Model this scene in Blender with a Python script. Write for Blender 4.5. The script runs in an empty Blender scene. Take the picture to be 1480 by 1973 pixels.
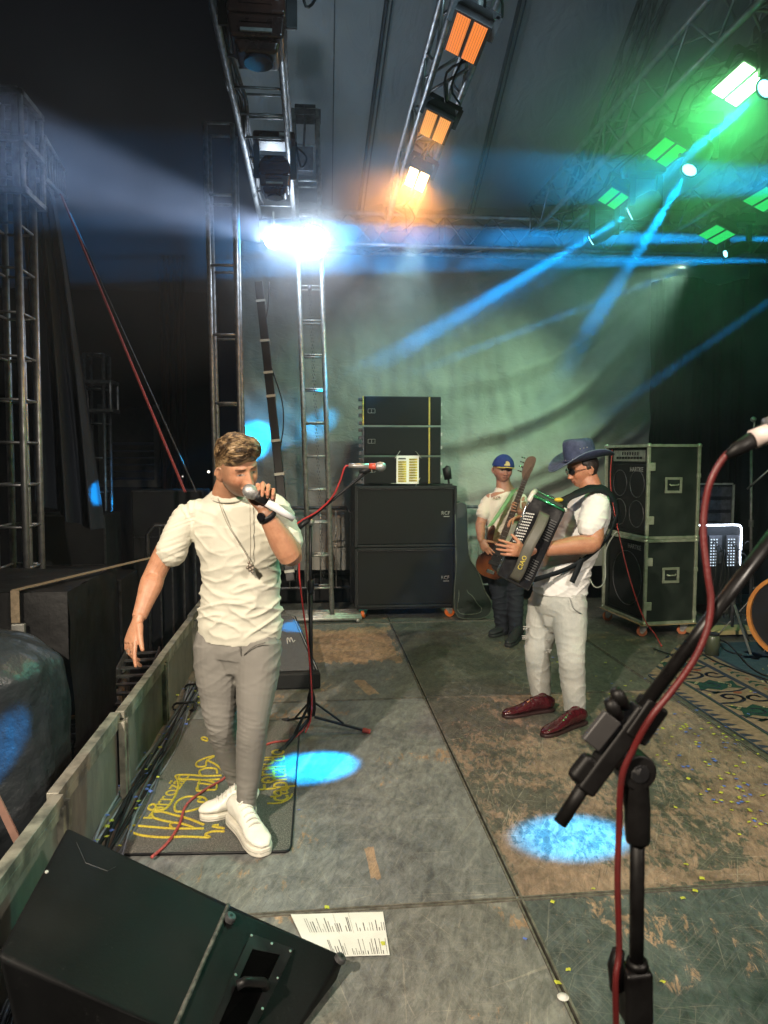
import bpy, bmesh, math, random
import numpy as np
from mathutils import Vector, Matrix, noise
R = math.radians
random.seed(7)
scn = bpy.context.scene
col = scn.collection

# ---------------------------------------------------------------- camera
FPX, CX, CY = 1370.0, 740.0, 986.5
PITCH, YAW, CAMH = math.atan(106.0/1370.0), R(5.7), 1.65
cd = bpy.data.cameras.new('camera')
cam = bpy.data.objects.new('camera', cd); col.objects.link(cam)
cam.location = (0, 0, CAMH)
cam.rotation_euler = (R(90)-PITCH, 0, -YAW)
cd.sensor_fit = 'HORIZONTAL'; cd.sensor_width = 36.0; cd.lens = 36.0*FPX/1480.0
cd.clip_start = 0.05; cd.clip_end = 400
scn.camera = cam
cd.dof.use_dof = True; cd.dof.focus_distance = 3.6; cd.dof.aperture_fstop = 7.5
_cm = cam.rotation_euler.to_matrix()
def ray(px, py):
    return _cm @ Vector(((px-CX)/FPX, -(py-CY)/FPX, -1.0))
def H(px, py, z=0.0):            # point of the place at height z that the photo shows at px,py
    d = ray(px, py); t = (z-CAMH)/d.z
    return Vector((d.x*t, d.y*t, z))
def A(px, py, Y):                # ... at stage depth Y
    d = ray(px, py); t = Y/d.y
    return Vector((d.x*t, Y, CAMH+d.z*t))

# ---------------------------------------------------------------- world, exposure
w = bpy.data.worlds.new('World'); scn.world = w; w.use_nodes = True
w.node_tree.nodes['Background'].inputs[0].default_value = (0.16, 0.18, 0.28, 1)
w.node_tree.nodes['Background'].inputs[1].default_value = 0.012
scn.view_settings.view_transform = 'Standard'
scn.view_settings.look = 'None'
scn.view_settings.exposure = 0.0
scn.view_settings.gamma = 1.0
scn.cycles.use_denoising = True
scn.cycles.max_bounces = 6
scn.cycles.volume_bounces = 0
scn.cycles.volume_step_rate = 2.5
scn.cycles.volume_max_steps = 128
scn.cycles.sample_clamp_indirect = 4.0
scn.cycles.use_light_tree = True
scn.cycles.use_adaptive_sampling = True
scn.cycles.adaptive_threshold = 0.025
scn.cycles.adaptive_min_samples = 24

# ---------------------------------------------------------------- materials
def nodes(name):
    m = bpy.data.materials.new(name); m.use_nodes = True
    nt = m.node_tree
    return m, nt, nt.nodes['Principled BSDF'], nt.nodes, nt.links
def rgba(c): return (c[0], c[1], c[2], 1.0)
def ramp(nt, src, stops):
    r = nt.nodes.new('ShaderNodeValToRGB')
    e = r.color_ramp.elements
    while len(e) < len(stops): e.new(0.5)
    for k, (p, c) in enumerate(stops):
        e[k].position = p; e[k].color = rgba(c) if hasattr(c, '__len__') else (c, c, c, 1)
    nt.links.new(src, r.inputs[0])
    return r.outputs[0]
def coords(nt, scale=(1,1,1), rot=(0,0,0), kind='Object'):
    tc = nt.nodes.new('ShaderNodeTexCoord'); mp = nt.nodes.new('ShaderNodeMapping')
    mp.inputs['Scale'].default_value = scale; mp.inputs['Rotation'].default_value = rot
    nt.links.new(tc.outputs[kind], mp.inputs[0])
    return mp.outputs[0]
def ntex(nt, vec, scale, detail=4, rough=0.55, dist=0.0):
    n = nt.nodes.new('ShaderNodeTexNoise')
    n.inputs['Scale'].default_value = scale; n.inputs['Detail'].default_value = detail
    n.inputs['Roughness'].default_value = rough; n.inputs['Distortion'].default_value = dist
    if vec is not None: nt.links.new(vec, n.inputs['Vector'])
    return n.outputs['Fac']
def mixc(nt, fac, a, b, mode='MIX'):
    x = nt.nodes.new('ShaderNodeMix'); x.data_type = 'RGBA'; x.blend_type = mode
    for sock, v in ((x.inputs[0], fac), (x.inputs[6], a), (x.inputs[7], b)):
        if hasattr(v, 'links'): nt.links.new(v, sock)
        elif hasattr(v, '__len__'): sock.default_value = rgba(v)
        else: sock.default_value = v
    return x.outputs[2]
def mth(nt, op, a, b=None, clamp=False):
    x = nt.nodes.new('ShaderNodeMath'); x.operation = op; x.use_clamp = clamp
    for k, v in enumerate((a, b)):
        if v is None: continue
        if hasattr(v, 'links'): nt.links.new(v, x.inputs[k])
        else: x.inputs[k].default_value = v
    return x.outputs[0]
def bump(nt, src, strength=0.3, dist=0.01, normal=None):
    b = nt.nodes.new('ShaderNodeBump'); b.inputs['Strength'].default_value = strength
    b.inputs['Distance'].default_value = dist
    nt.links.new(src, b.inputs['Height'])
    if normal is not None: nt.links.new(normal, b.inputs['Normal'])
    return b.outputs[0]
def pm(name, c1, c2=None, scale=8, rough=0.6, metal=0.0, bmp=0.0, bscale=None, bdist=0.004, stretch=(1,1,1), rvar=0.1, spec=0.5, lo=0.35, hi=0.65, sss=0):
    m, nt, P, N, L = nodes(name)
    if c2 is None: c2 = tuple(x*0.7 for x in c1)
    v = coords(nt, stretch)
    n = ntex(nt, v, scale, 6)
    L.new(ramp(nt, n, [(lo, c1), (hi, c2)]), P.inputs['Base Color'])
    L.new(ramp(nt, n, [(0.3, max(0, rough-rvar)), (0.7, min(1, rough+rvar))]), P.inputs['Roughness'])
    P.inputs['Metallic'].default_value = metal
    P.inputs['Specular IOR Level'].default_value = spec
    if sss:
        P.inputs['Subsurface Weight'].default_value = sss
        P.inputs['Subsurface Radius'].default_value = (0.012, 0.004, 0.002)
        P.inputs['Subsurface Scale'].default_value = 1.0
    if bmp:
        L.new(bump(nt, ntex(nt, v, bscale or scale*6, 5), bmp, bdist), P.inputs['Normal'])
    return m
def emis(name, c, s, base=(0.02,0.02,0.02)):
    m, nt, P, N, L = nodes(name)
    P.inputs['Base Color'].default_value = rgba(base)
    P.inputs['Emission Color'].default_value = rgba(c)
    P.inputs['Emission Strength'].default_value = s
    return m

# ---------------------------------------------------------------- mesh builder (world coordinates)
ORIG = {}
def _tag(o, label=None, cat=None, group=None, kind=None):
    if label: o['label'] = label
    if cat: o['category'] = cat
    if group: o['group'] = group
    if kind: o['kind'] = kind
    return o
def thing(name, label, cat, loc, group=None, kind=None):
    o = bpy.data.objects.new(name, None); col.objects.link(o)
    o.location = loc; o.empty_display_size = 0.1
    ORIG[o.name] = Vector(loc)
    return _tag(o, label, cat, group, kind)
def perp(d):
    d = Vector(d).normalized()
    a = Vector((0,0,1)) if abs(d.z) < 0.9 else Vector((1,0,0))
    u = d.cross(a).normalized(); v = u.cross(d).normalized()
    return u, v
class MB:
    def __init__(s): s.v = []; s.f = []; s.mi = []; s.M = Matrix.Identity(4); s.cur = 0
    def add(s, vs, fs):
        b = len(s.v); M = s.M
        s.v += [tuple(M @ Vector(p)) for p in vs]
        s.f += [tuple(b+i for i in f) for f in fs]; s.mi += [s.cur]*len(fs)
        return s
    def box(s, c, d, M=None):
        x, y, z = d[0]/2, d[1]/2, d[2]/2
        vs = [Vector((sx*x, sy*y, sz*z)) for sx in (-1,1) for sy in (-1,1) for sz in (-1,1)]
        if M is not None: vs = [M @ p for p in vs]
        vs = [p + Vector(c) for p in vs]
        return s.add(vs, [(0,1,3,2),(4,6,7,5),(0,4,5,1),(2,3,7,6),(0,2,6,4),(1,5,7,3)])
    def box2(s, lo, hi):
        c = [(a+b)/2 for a, b in zip(lo, hi)]; d = [abs(b-a) for a, b in zip(lo, hi)]
        return s.box(c, d)
    def hexa(s, b4, t4):           # bottom loop, top loop
        return s.add(list(b4)+list(t4), [(3,2,1,0),(4,5,6,7),(0,1,5,4),(1,2,6,5),(2,3,7,6),(3,0,4,7)])
    def bar(s, a, b, wd, ht, up=None):
        a, b = Vector(a), Vector(b); d = (b-a)
        if up is None: u, v = perp(d)
        else:
            u = d.normalized().cross(Vector(up)).normalized(); v = u.cross(d.normalized())
        q = [(-1,-1),(1,-1),(1,1),(-1,1)]
        return s.hexa([a+u*i*wd/2+v*j*ht/2 for i,j in q], [b+u*i*wd/2+v*j*ht/2 for i,j in q])
    def tube(s, pts, r, n=8, caps=True, closed=False):
        pts = [Vector(p) for p in pts]
        rs = r if hasattr(r, '__len__') else [r]*len(pts)
        vs = []; fs = []
        K = len(pts)
        t0 = (pts[1]-pts[0]).normalized(); u, v = perp(t0)
        for k in range(K):
            if closed: t = (pts[(k+1)%K]-pts[k-1])
            else: t = pts[min(k+1, K-1)] - pts[max(k-1, 0)]
            if t.length < 1e-9: t = t0
            t.normalize()
            u = (u - t*u.dot(t))
            if u.length < 1e-6: u, _ = perp(t)
            u.normalize(); v = t.cross(u)
            for i in range(n):
                a = 2*math.pi*i/n
                vs.append(pts[k] + (u*math.cos(a)+v*math.sin(a))*rs[k])
        for k in range(K if closed else K-1):
            k2 = (k+1) % K
            for i in range(n):
                j = (i+1) % n
                fs.append((k*n+i, k*n+j, k2*n+j, k2*n+i))
        if caps and not closed:
            fs.append(tuple(range(n))[::-1]); fs.append(tuple((K-1)*n+i for i in range(n)))
        return s.add(vs, fs)
    def cyl(s, a, b, r, n=16, r2=None): return s.tube([a, b], [r, r if r2 is None else r2], n)
    def lathe(s, prof, n=24, M=None, caps=False):
        vs = []; fs = []
        for (r, z) in prof:
            for i in range(n):
                a = 2*math.pi*i/n; p = Vector((r*math.cos(a), r*math.sin(a), z))
                vs.append(M @ p if M is not None else p)
        K = len(prof)
        for k in range(K-1):
            for i in range(n):
                j = (i+1) % n; fs.append((k*n+i, k*n+j, (k+1)*n+j, (k+1)*n+i))
        if caps: fs.append(tuple(range(n))[::-1]); fs.append(tuple((K-1)*n+i for i in range(n)))
        return s.add(vs, fs)
    def ball(s, c, r, n=16, sc=(1,1,1), M=None):
        K = n//2; prof = []
        vs = []; fs = []
        rot = M if M is not None else Matrix.Identity(3)
        for k in range(K+1):
            t = math.pi*k/K
            for i in range(n):
                a = 2*math.pi*i/n
                p = Vector((math.sin(t)*math.cos(a)*sc[0], math.sin(t)*math.sin(a)*sc[1], -math.cos(t)*sc[2]))*r
                vs.append(Vector(c) + rot @ p)
        for k in range(K):
            for i in range(n):
                j = (i+1) % n; fs.append((k*n+i, k*n+j, (k+1)*n+j, (k+1)*n+i))
        return s.add(vs, fs)
    def grid(s, fn, nu, nv, closed_u=False):
        vs = [fn(i/nu, j/nv) for j in range(nv+1) for i in range(nu+1)]
        fs = [(j*(nu+1)+i, j*(nu+1)+i+1, (j+1)*(nu+1)+i+1, (j+1)*(nu+1)+i) for j in range(nv) for i in range(nu)]
        return s.add(vs, fs)
    def prism(s, poly, d):
        poly = [Vector(p) for p in poly]; n = len(poly); d = Vector(d)
        return s.add(poly+[p+d for p in poly], [tuple(range(n))[::-1], tuple(range(n, 2*n))]+[(i, (i+1)%n, n+(i+1)%n, n+i) for i in range(n)])
    def build(s, name, mat=None, parent=None, smooth=False, bevel=0.0, solid=0.0, base=None, label=None, cat=None, group=None, kind=None, subd=0, weld=True, remesh=0, voxel_smooth=0, seg=2):
        me = bpy.data.meshes.new(name)
        if parent is not None: o0 = ORIG[parent.name]
        elif base is not None: o0 = Vector(base)
        else:
            arr = np.array(s.v); o0 = Vector((float(arr[:,0].mean()), float(arr[:,1].mean()), float(arr[:,2].min())))
        me.from_pydata([tuple(Vector(p)-o0) for p in s.v], [], s.f)
        mats = mat if isinstance(mat, (list, tuple)) else [mat]
        for m in mats:
            if m: me.materials.append(m)
        if len(mats) > 1: me.polygons.foreach_set('material_index', s.mi)
        me.validate()
        bm = bmesh.new(); bm.from_mesh(me)
        if weld: bmesh.ops.remove_doubles(bm, verts=bm.verts, dist=1e-5)
        bmesh.ops.recalc_face_normals(bm, faces=bm.faces)
        bm.to_mesh(me); bm.free()
        o = bpy.data.objects.new(name, me); col.objects.link(o)
        ORIG[o.name] = o0
        if parent is not None: o.parent = parent
        else: o.location = o0
        if smooth: me.polygons.foreach_set('use_smooth', [True]*len(me.polygons))
        if remesh:
            md = o.modifiers.new('r', 'REMESH'); md.mode = 'VOXEL'; md.voxel_size = remesh; md.use_smooth_shade = True
            if voxel_smooth:
                md = o.modifiers.new('s', 'SMOOTH'); md.factor = 0.5; md.iterations = voxel_smooth
        if solid:
            md = o.modifiers.new('so', 'SOLIDIFY'); md.thickness = solid; md.offset = 0
        if bevel:
            md = o.modifiers.new('b', 'BEVEL'); md.width = bevel; md.segments = seg; md.limit_method = 'ANGLE'; md.angle_limit = R(35)
            me.polygons.foreach_set('use_smooth', [True]*len(me.polygons))
            md.harden_normals = True
        if subd:
            md = o.modifiers.new('sd', 'SUBSURF'); md.levels = subd; md.render_levels = subd
        return _tag(o, label, cat, group, kind)
def kids(o): return [c for c in bpy.data.objects if c.parent == o]
def copy_tree(o, parent=None, loc=None):
    chs = list(o.children)
    c = o.copy(); col.objects.link(c); c.parent = parent
    if loc is not None: c.location = loc
    ORIG[c.name] = Vector(c.location) if parent is None else ORIG.get(o.name, Vector())
    for ch in chs: copy_tree(ch, c)
    return c
def text(name, body, size, loc, xdir, ydir, mat, parent, extrude=0.0008, font_shear=0, spacing=1.0, align='CENTER', offset=0):
    cu = bpy.data.curves.new(name, 'FONT'); cu.body = body; cu.size = size; cu.extrude = extrude; cu.resolution_u = 3
    cu.align_x = align; cu.align_y = 'CENTER'; cu.space_character = spacing; cu.shear = font_shear; cu.offset = offset
    tmp = bpy.data.objects.new('tmp', cu); col.objects.link(tmp)
    dg = bpy.context.evaluated_depsgraph_get()
    me = bpy.data.meshes.new_from_object(tmp.evaluated_get(dg)); me.name = name
    bpy.data.objects.remove(tmp)
    me.materials.clear(); me.materials.append(mat)
    o = bpy.data.objects.new(name, me); col.objects.link(o)
    x = Vector(xdir).normalized(); y = Vector(ydir); y = (y - x*y.dot(x)).normalized(); z = x.cross(y)
    M = Matrix((x, y, z)).transposed().to_4x4()
    o.parent = parent; M.translation = Vector(loc) - ORIG[parent.name]
    o.matrix_local = M
    return o
def basis(x, y, z, o):
    M = Matrix((Vector(x), Vector(y), Vector(z))).transposed().to_4x4(); M.translation = Vector(o); return M
def aim_basis(o, d, roll=0):     # local -Z points along d
    d = Vector(d).normalized(); z = -d
    q = d.to_track_quat('-Z', 'Y'); M = q.to_matrix() @ Matrix.Rotation(roll, 3, 'Z')
    M = M.to_4x4(); M.translation = Vector(o); return M
def smoothpts(pts, n=6):
    P = [Vector(p) for p in pts]; out = []
    for i in range(len(P)-1):
        p0 = P[max(i-1,0)]; p1 = P[i]; p2 = P[i+1]; p3 = P[min(i+2, len(P)-1)]
        for k in range(n):
            t = k/n
            out.append(0.5*((2*p1)+(p2-p0)*t+(2*p0-5*p1+4*p2-p3)*t*t+(3*p1-p0-3*p2+p3)*t*t*t))
    out.append(P[-1]); return out
# ================================================================ LIGHTS (lamps of the stage rig; fixtures are built below)
def spot(name, loc, target, energy, color, size_deg, blend=0.15, radius=0.04, parent=None):
    l = bpy.data.lights.new(name, 'SPOT'); l.energy = energy; l.color = color
    l.spot_size = R(size_deg); l.spot_blend = blend; l.shadow_soft_size = radius
    o = bpy.data.objects.new(name, l); col.objects.link(o)
    d = Vector(target)-Vector(loc)
    o.rotation_euler = d.to_track_quat('-Z', 'Y').to_euler(); o.location = loc
    return o
WARM = (1.0, 0.80, 0.52); BLUE = (0.0, 0.40, 1.0); CYAN = (0.0, 0.42, 1.0); GREEN = (0.05, 1.0, 0.22); AMBER = (1.0, 0.42, 0.10)
# front truss wash, behind and above the photographer
spot('front_wash_lamp', (-2.3, -1.6, 4.3), (0.45, 3.4, 0.8), 2700, (1.0, 0.86, 0.68), 43, 0.55, 0.07)
spot('front_wash_lamp', (2.9, -1.9, 4.5), (0.8, 3.9, 0.7), 1150, (1.0, 0.88, 0.74), 54, 0.7, 0.08)

# ================================================================ MATERIALS of the setting
M = {}
M['alu'] = pm('aluminium', (0.36,0.36,0.36), (0.20,0.20,0.21), 14, 0.45, 0.75, 0.1)
M['steel'] = pm('galvanised_steel', (0.5,0.5,0.47), (0.28,0.28,0.26), 20, 0.45, 0.7, 0.1)
M['paletape'] = pm('pale_tape', (0.4,0.4,0.36))
M['towersteel'] = pm('dull_tower_steel', (0.22,0.22,0.22), (0.12,0.12,0.12), 20, 0.5, 0.6, 0.1)
M['dark_steel'] = pm('dark_steel', (0.10,0.10,0.11), (0.05,0.05,0.05), 20, 0.45, 0.5, 0.1)
M['black'] = pm('black_plastic', (0.006,0.006,0.007), (0.010,0.010,0.011), 20, 0.5, 0, 0.1, 200, 0.001, spec=0.3)
M['blackrough'] = pm('black_textured_paint', (0.005,0.0055,0.006), (0.010,0.011,0.012), 6, 0.65, 0, 0.5, 260, 0.0015, spec=0.3)
M['grille'] = pm('speaker_grille_foam', (0.006,0.0065,0.007), (0.010,0.011,0.011), 5, 0.8, 0, 0.4, 400, 0.001, spec=0.2)
M['rubber'] = pm('rubber', (0.015,0.015,0.015), (0.03,0.03,0.03), 30, 0.7)
M['blackcloth'] = pm('black_cloth', (0.014,0.015,0.019), (0.022,0.024,0.03), 6, 0.85, 0, 0.3, 60)
M['wood'] = pm('raw_plywood', (0.42,0.29,0.16), (0.30,0.19,0.10), 5, 0.75, 0, 0.2, stretch=(1,8,1))

def tent_mat():
    m, nt, P, N, L = nodes('tent_canvas')
    v = coords(nt)
    n = ntex(nt, v, 1.3, 5)
    L.new(ramp(nt, n, [(0.3, (0.27,0.28,0.28)), (0.7, (0.36,0.365,0.36))]), P.inputs['Base Color'])
    P.inputs['Roughness'].default_value = 0.75
    w_ = ntex(nt, coords(nt, (1.2,0.4,1.2)), 3, 4, 0.5, 1.0)
    L.new(bump(nt, w_, 0.5, 0.06), P.inputs['Normal'])
    return m
M['tent'] = tent_mat()
def backdrop_mat():
    m, nt, P, N, L = nodes('grey_backdrop_cloth')
    v = coords(nt)
    n = ntex(nt, v, 1.6, 8, 0.65, 0.4)
    L.new(ramp(nt, n, [(0.25, (0.16,0.16,0.14)), (0.50, (0.22,0.215,0.19)), (0.75, (0.29,0.285,0.25))]), P.inputs['Base Color'])
    P.inputs['Roughness'].default_value = 0.8
    n1 = ntex(nt, coords(nt, (1,1,2.2), (0, R(20), 0)), 5, 8, 0.62, 1.6)
    n2 = ntex(nt, v, 26, 6, 0.7, 0.8)
    b = bump(nt, n1, 0.35, 0.03)
    vo = nt.nodes.new('ShaderNodeTexVoronoi'); vo.feature = 'DISTANCE_TO_EDGE'; vo.inputs['Scale'].default_value = 3.2
    wv = nt.nodes.new('ShaderNodeVectorMath'); wv.operation = 'ADD'; nz_ = nt.nodes.new('ShaderNodeTexNoise'); nz_.inputs['Scale'].default_value = 2.2; nz_.inputs['Detail'].default_value = 5
    L.new(v, nz_.inputs['Vector']); L.new(v, wv.inputs[0]); L.new(nz_.outputs['Color'], wv.inputs[1]); L.new(wv.outputs[0], vo.inputs['Vector'])
    cr = ramp(nt, vo.outputs['Distance'], [(0.0, 0.0), (0.10, 1.0)])
    b = bump(nt, cr, 0.15, 0.010, b)
    L.new(bump(nt, n2, 0.15, 0.008, b), P.inputs['Normal'])
    return m
M['backdrop'] = backdrop_mat()
M['curtain'] = pm('black_stage_curtain', (0.008,0.011,0.011), (0.014,0.018,0.018), 3, 0.9, 0, 0.4, 30, spec=0.1)

def floor_mat(name, paint1, paint2, wood, amount, patches=(), scr=0.5, seed=0.0, rot=0.0, rough=0.55):
    """painted plywood: film colour, wood showing where it has worn through, scratches"""
    m, nt, P, N, L = nodes(name)
    v0 = coords(nt)
    mp = nt.nodes.new('ShaderNodeMapping'); mp.inputs['Location'].default_value = (seed, seed*1.7, 0); L.new(v0, mp.inputs[0]); v = mp.outputs[0]
    def st(sx, sy, ang):
        q = nt.nodes.new('ShaderNodeMapping'); q.inputs['Rotation'].default_value = (0,0,ang); q2 = nt.nodes.new('ShaderNodeMapping')
        q2.inputs['Scale'].default_value = (sx, sy, 1); L.new(v, q.inputs[0]); L.new(q.outputs[0], q2.inputs[0]); return q2.outputs[0]
    big = ntex(nt, v, 1.6, 9, 0.62, 0.5)
    paint = ramp(nt, big, [(0.3, paint1), (0.7, paint2)])
    grain = ntex(nt, st(30, 2.0, 0.0+rot), 1.5, 6, 0.6)
    woodc = mixc(nt, grain, wood, tuple(x*0.55 for x in wood))
    # worn areas
    fine = ntex(nt, st(9, 3.5, 0.15+rot), 3.0, 12, 0.78, 0.6)
    wear = mth(nt, 'ADD', mth(nt, 'MULTIPLY', big, 0.55), mth(nt, 'MULTIPLY', fine, 0.55))
    mask = ramp(nt, wear, [(max(0,0.72-amount), 0.0), (min(1,0.75-amount), 1.0)])
    # scratches
    sm = None
    for (sx, sy, ang, th) in ((120,2.2,0.35,0.655),(110,2.6,-0.6,0.66),(100,2.0,1.6,0.66),(70, 1.1, 0.55, 0.665), (80, 0.9, -0.9, 0.68), (60, 1.4, 1.25, 0.67), (90, 1.0, -0.25, 0.68), (55, 0.8, 0.1, 0.69)):
        n_ = ntex(nt, st(sx, sy, ang), 1.0, 3, 0.6)
        k = ramp(nt, n_, [(th, 0.0), (th+0.03, 1.0)])
        sm = k if sm is None else mth(nt, 'MAXIMUM', sm, k)
    sm = mth(nt, 'MULTIPLY', sm, scr, True)
    for (x, y, hx, hy, soft, ang) in patches:     # places where the film has torn off with a ragged outline
        q = nt.nodes.new('ShaderNodeMapping'); q.vector_type = 'TEXTURE'
        q.inputs['Location'].default_value = (x, y, 0); q.inputs['Rotation'].default_value = (0,0,ang); q.inputs['Scale'].default_value = (hx, hy, 1)
        L.new(v0, q.inputs[0])
        sp = nt.nodes.new('ShaderNodeSeparateXYZ'); L.new(q.outputs[0], sp.inputs[0])
        ax = mth(nt, 'ABSOLUTE', sp.outputs[0]); ay = mth(nt, 'ABSOLUTE', sp.outputs[1])
        d = mth(nt, 'MAXIMUM', ax, ay)
        nn = ntex(nt, st(11, 2.2, 0), 1.6, 7, 0.6)
        d = mth(nt, 'ADD', d, mth(nt, 'MULTIPLY', mth(nt, 'SUBTRACT', nn, 0.5), soft))
        pk = ramp(nt, d, [(0.86, 1.0), (0.88, 0.0)])
        mask = mth(nt, 'MAXIMUM', mask, pk)
    spots = ramp(nt, ntex(nt, v, 34, 4, 0.7), [(0.60, 0.0), (0.68, 0.6)])
    c = mixc(nt, mask, paint, woodc)
    c = mixc(nt, sm, c, (0.42,0.38,0.30))
    c = mixc(nt, mth(nt, 'MULTIPLY', spots, 0.5), c, tuple(x*0.35 for x in paint1))
    dirt = ramp(nt, ntex(nt, st(26, 9, 0.3), 1.0, 9, 0.8, 0.4), [(0.36, (0.50,0.50,0.51)), (0.64, (1.35,1.34,1.32))])
    c = mixc(nt, 1.0, c, dirt, 'MULTIPLY')
    smudge = ramp(nt, ntex(nt, v, 2.7, 7, 0.7, 1.2), [(0.34, (0.48,0.49,0.50)), (0.56, (1.1,1.1,1.1))])
    c = mixc(nt, 0.8, c, smudge, 'MULTIPLY')
    hair_ = None
    for (sx, sy, ang) in ((190, 3.0, 0.9), (170, 4.0, -0.35), (210, 3.4, 1.9)):
        kk = ramp(nt, ntex(nt, st(sx, sy, ang), 1.0, 2, 0.5), [(0.60, 0.0), (0.66, 1.0)]); hair_ = kk if hair_ is None else mth(nt, 'MAXIMUM', hair_, kk)
    c = mixc(nt, mth(nt, 'MULTIPLY', hair_, scr*0.55), c, (0.30,0.28,0.24))
    darks = ramp(nt, ntex(nt, st(150, 4.0, 0.5), 1.0, 3, 0.6), [(0.62, 0.0), (0.67, 1.0)])
    c = mixc(nt, mth(nt, 'MULTIPLY', darks, scr*1.1, True), c, (0.03,0.032,0.033))
    L.new(c, P.inputs['Base Color'])
    rr = ramp(nt, fine, [(0.3, rough-0.22), (0.7, rough+0.12)])
    L.new(rr, P.inputs['Roughness'])
    hgt = mth(nt, 'SUBTRACT', mth(nt, 'MULTIPLY', fine, 0.5), mth(nt, 'MULTIPLY', mth(nt, 'ADD', mask, sm), 0.3))
    L.new(bump(nt, hgt, 0.35, 0.004), P.inputs['Normal'])
    return m
WOOD = (0.40,0.27,0.17)

# ================================================================ STAGE
XJ = [-0.80, 0.757, 2.45, 4.05, 5.65]          # joints running to the back
YJ = [-1.8, 0.25, 2.48, 4.72, 6.95, 8.0]            # joints across
FL = 'worn plywood stage floor panel '
spec = {
 (0,2): (((0.120,0.130,0.130),(0.178,0.184,0.176), WOOD, 0.085), [(0.25,-0.83,0.022,0.12,1.2,0.05)], 0.25),
 (0,1): (((0.115,0.122,0.116),(0.165,0.166,0.150), WOOD, 0.10), [], 0.25),
 (0,3): (((0.10,0.11,0.105),(0.15,0.15,0.135), WOOD, 0.10), [(0.34,0.36,0.44,0.66,0.9,0.0),(0.39,-0.84,0.05,0.20,0.6,0.25)], 0.3),
 (1,2): (((0.060,0.062,0.052),(0.10,0.095,0.072), (0.31,0.215,0.155), 0.19), [(-0.74,-0.93,0.07,0.22,0.6,0.12),(-0.20,-1.05,0.55,0.04,1.4,0.0)], 0.45),
 (1,1): (((0.040,0.054,0.056),(0.075,0.088,0.084), WOOD, 0.10), [], 0.28),
 (1,3): (((0.05,0.058,0.05),(0.085,0.09,0.072), WOOD, 0.06), [], 0.4),
 (2,2): (((0.055,0.058,0.045),(0.095,0.09,0.065), WOOD, 0.07), [], 0.4),
}
k = 0
for i in range(4):
    for j in range(5):
        s_ = spec.get((i,j), (((0.05,0.055,0.05),(0.085,0.085,0.07), WOOD, 0.08), [], 0.4))
        fm = floor_mat('worn_floor_paint', *s_[0], patches=s_[1], scr=s_[2], seed=3.1*i+7.7*j)
        g = 0.005; dz = random.uniform(-0.002, 0.002)
        mb = MB().box2((XJ[i]+g, YJ[j]+g, -0.03+dz), (XJ[i+1]-g, YJ[j+1]-g, dz))
        o = mb.build('stage_floor', fm, kind='structure', base=((XJ[i]+XJ[i+1])/2, (YJ[j]+YJ[j+1])/2, dz), bevel=0.003,
                 label='stage floor of worn painted plywood panels', cat='floor', group='stage floor panels')
# metal frame edges between the panels, raised lips
em = pm('panel_edge_steel', (0.20,0.19,0.16), (0.09,0.085,0.07), 30, 0.55, 0.5, 0.3)
mb = MB()
for x in XJ[1:4]:
    for s in (-1,1): mb.box2((x+s*0.009-0.004, -1.8, -0.05), (x+s*0.009+0.004, 7.99, 0.0045))
for y in YJ[1:5]:
    for s in (-1,1): mb.box2((-0.80, y+s*0.008-0.0035, -0.05), (5.6, y+s*0.008+0.0035, 0.0040))
mb.build('floor_frame', em, kind='structure', label='steel edge frames between the stage floor panels', cat='floor frame')
MB().box2((-0.93,-1.8,-0.12),(5.6,8.0,-0.056)).build('stage_deck', M['dark_steel'], kind='structure', label='dark steel deck under the plywood stage floor', cat='stage deck')
# edge strip on the left
em2 = floor_mat('edge_board', (0.16,0.15,0.12), (0.24,0.22,0.17), WOOD, 0.12, scr=0.2, seed=5)
MB().box2((-0.975,-1.8,-0.03),(-0.805,7.99,0.006)).build('stage_floor', em2, kind='structure', label='narrow dusty edge board along the low stage side wall', cat='floor', bevel=0.003)
# ground round the stage
gm = pm('asphalt', (0.035,0.036,0.038), (0.055,0.055,0.055), 3, 0.85, 0, 0.4, 80)
MB().box2((-60,-30,-1.45),(60,90,-1.25)).build('ground', gm, kind='structure', label='dark asphalt ground round the stage', cat='ground')

# ---- low side wall (rail) on the left of the stage
def wall_mat(k):
    m, nt, P, N, L = nodes('stained_plywood_panel')
    v = coords(nt, (1, 1.0, 1.0))
    n = ntex(nt, v, 1.7+k*0.25, 10, 0.68, 0.6)
    n2 = ntex(nt, coords(nt, (1, 2.2, 0.8)), 3.5, 9, 0.7)
    c = ramp(nt, n, [(0.30, (0.04,0.042,0.042)), (0.46, (0.115,0.115,0.105)), (0.60, (0.15,0.145,0.125)), (0.76, (0.17,0.11,0.06))])
    c = mixc(nt, ramp(nt, n2, [(0.45,0.0),(0.72,0.55)]), c, (0.27,0.255,0.22))
    L.new(c, P.inputs['Base Color']); P.inputs['Roughness'].default_value = 0.6
    L.new(bump(nt, n2, 0.2, 0.004), P.inputs['Normal'])
    return m
rail_m = pm('worn_yellow_grey_steel', (0.33,0.315,0.26), (0.10,0.10,0.085), 9, 0.5, 0.25, 0.4, 40, lo=0.4, hi=0.62)
sw = thing('stage_side_wall', 'low stained plywood side wall with steel rail along the left stage edge', 'side wall', (-1.0, 3, 0))
XW = -0.945; HZ = 0.42
ys = [0.4, 1.62, 2.62, 3.46, 4.42, 5.55, 6.5, 7.1]
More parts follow.
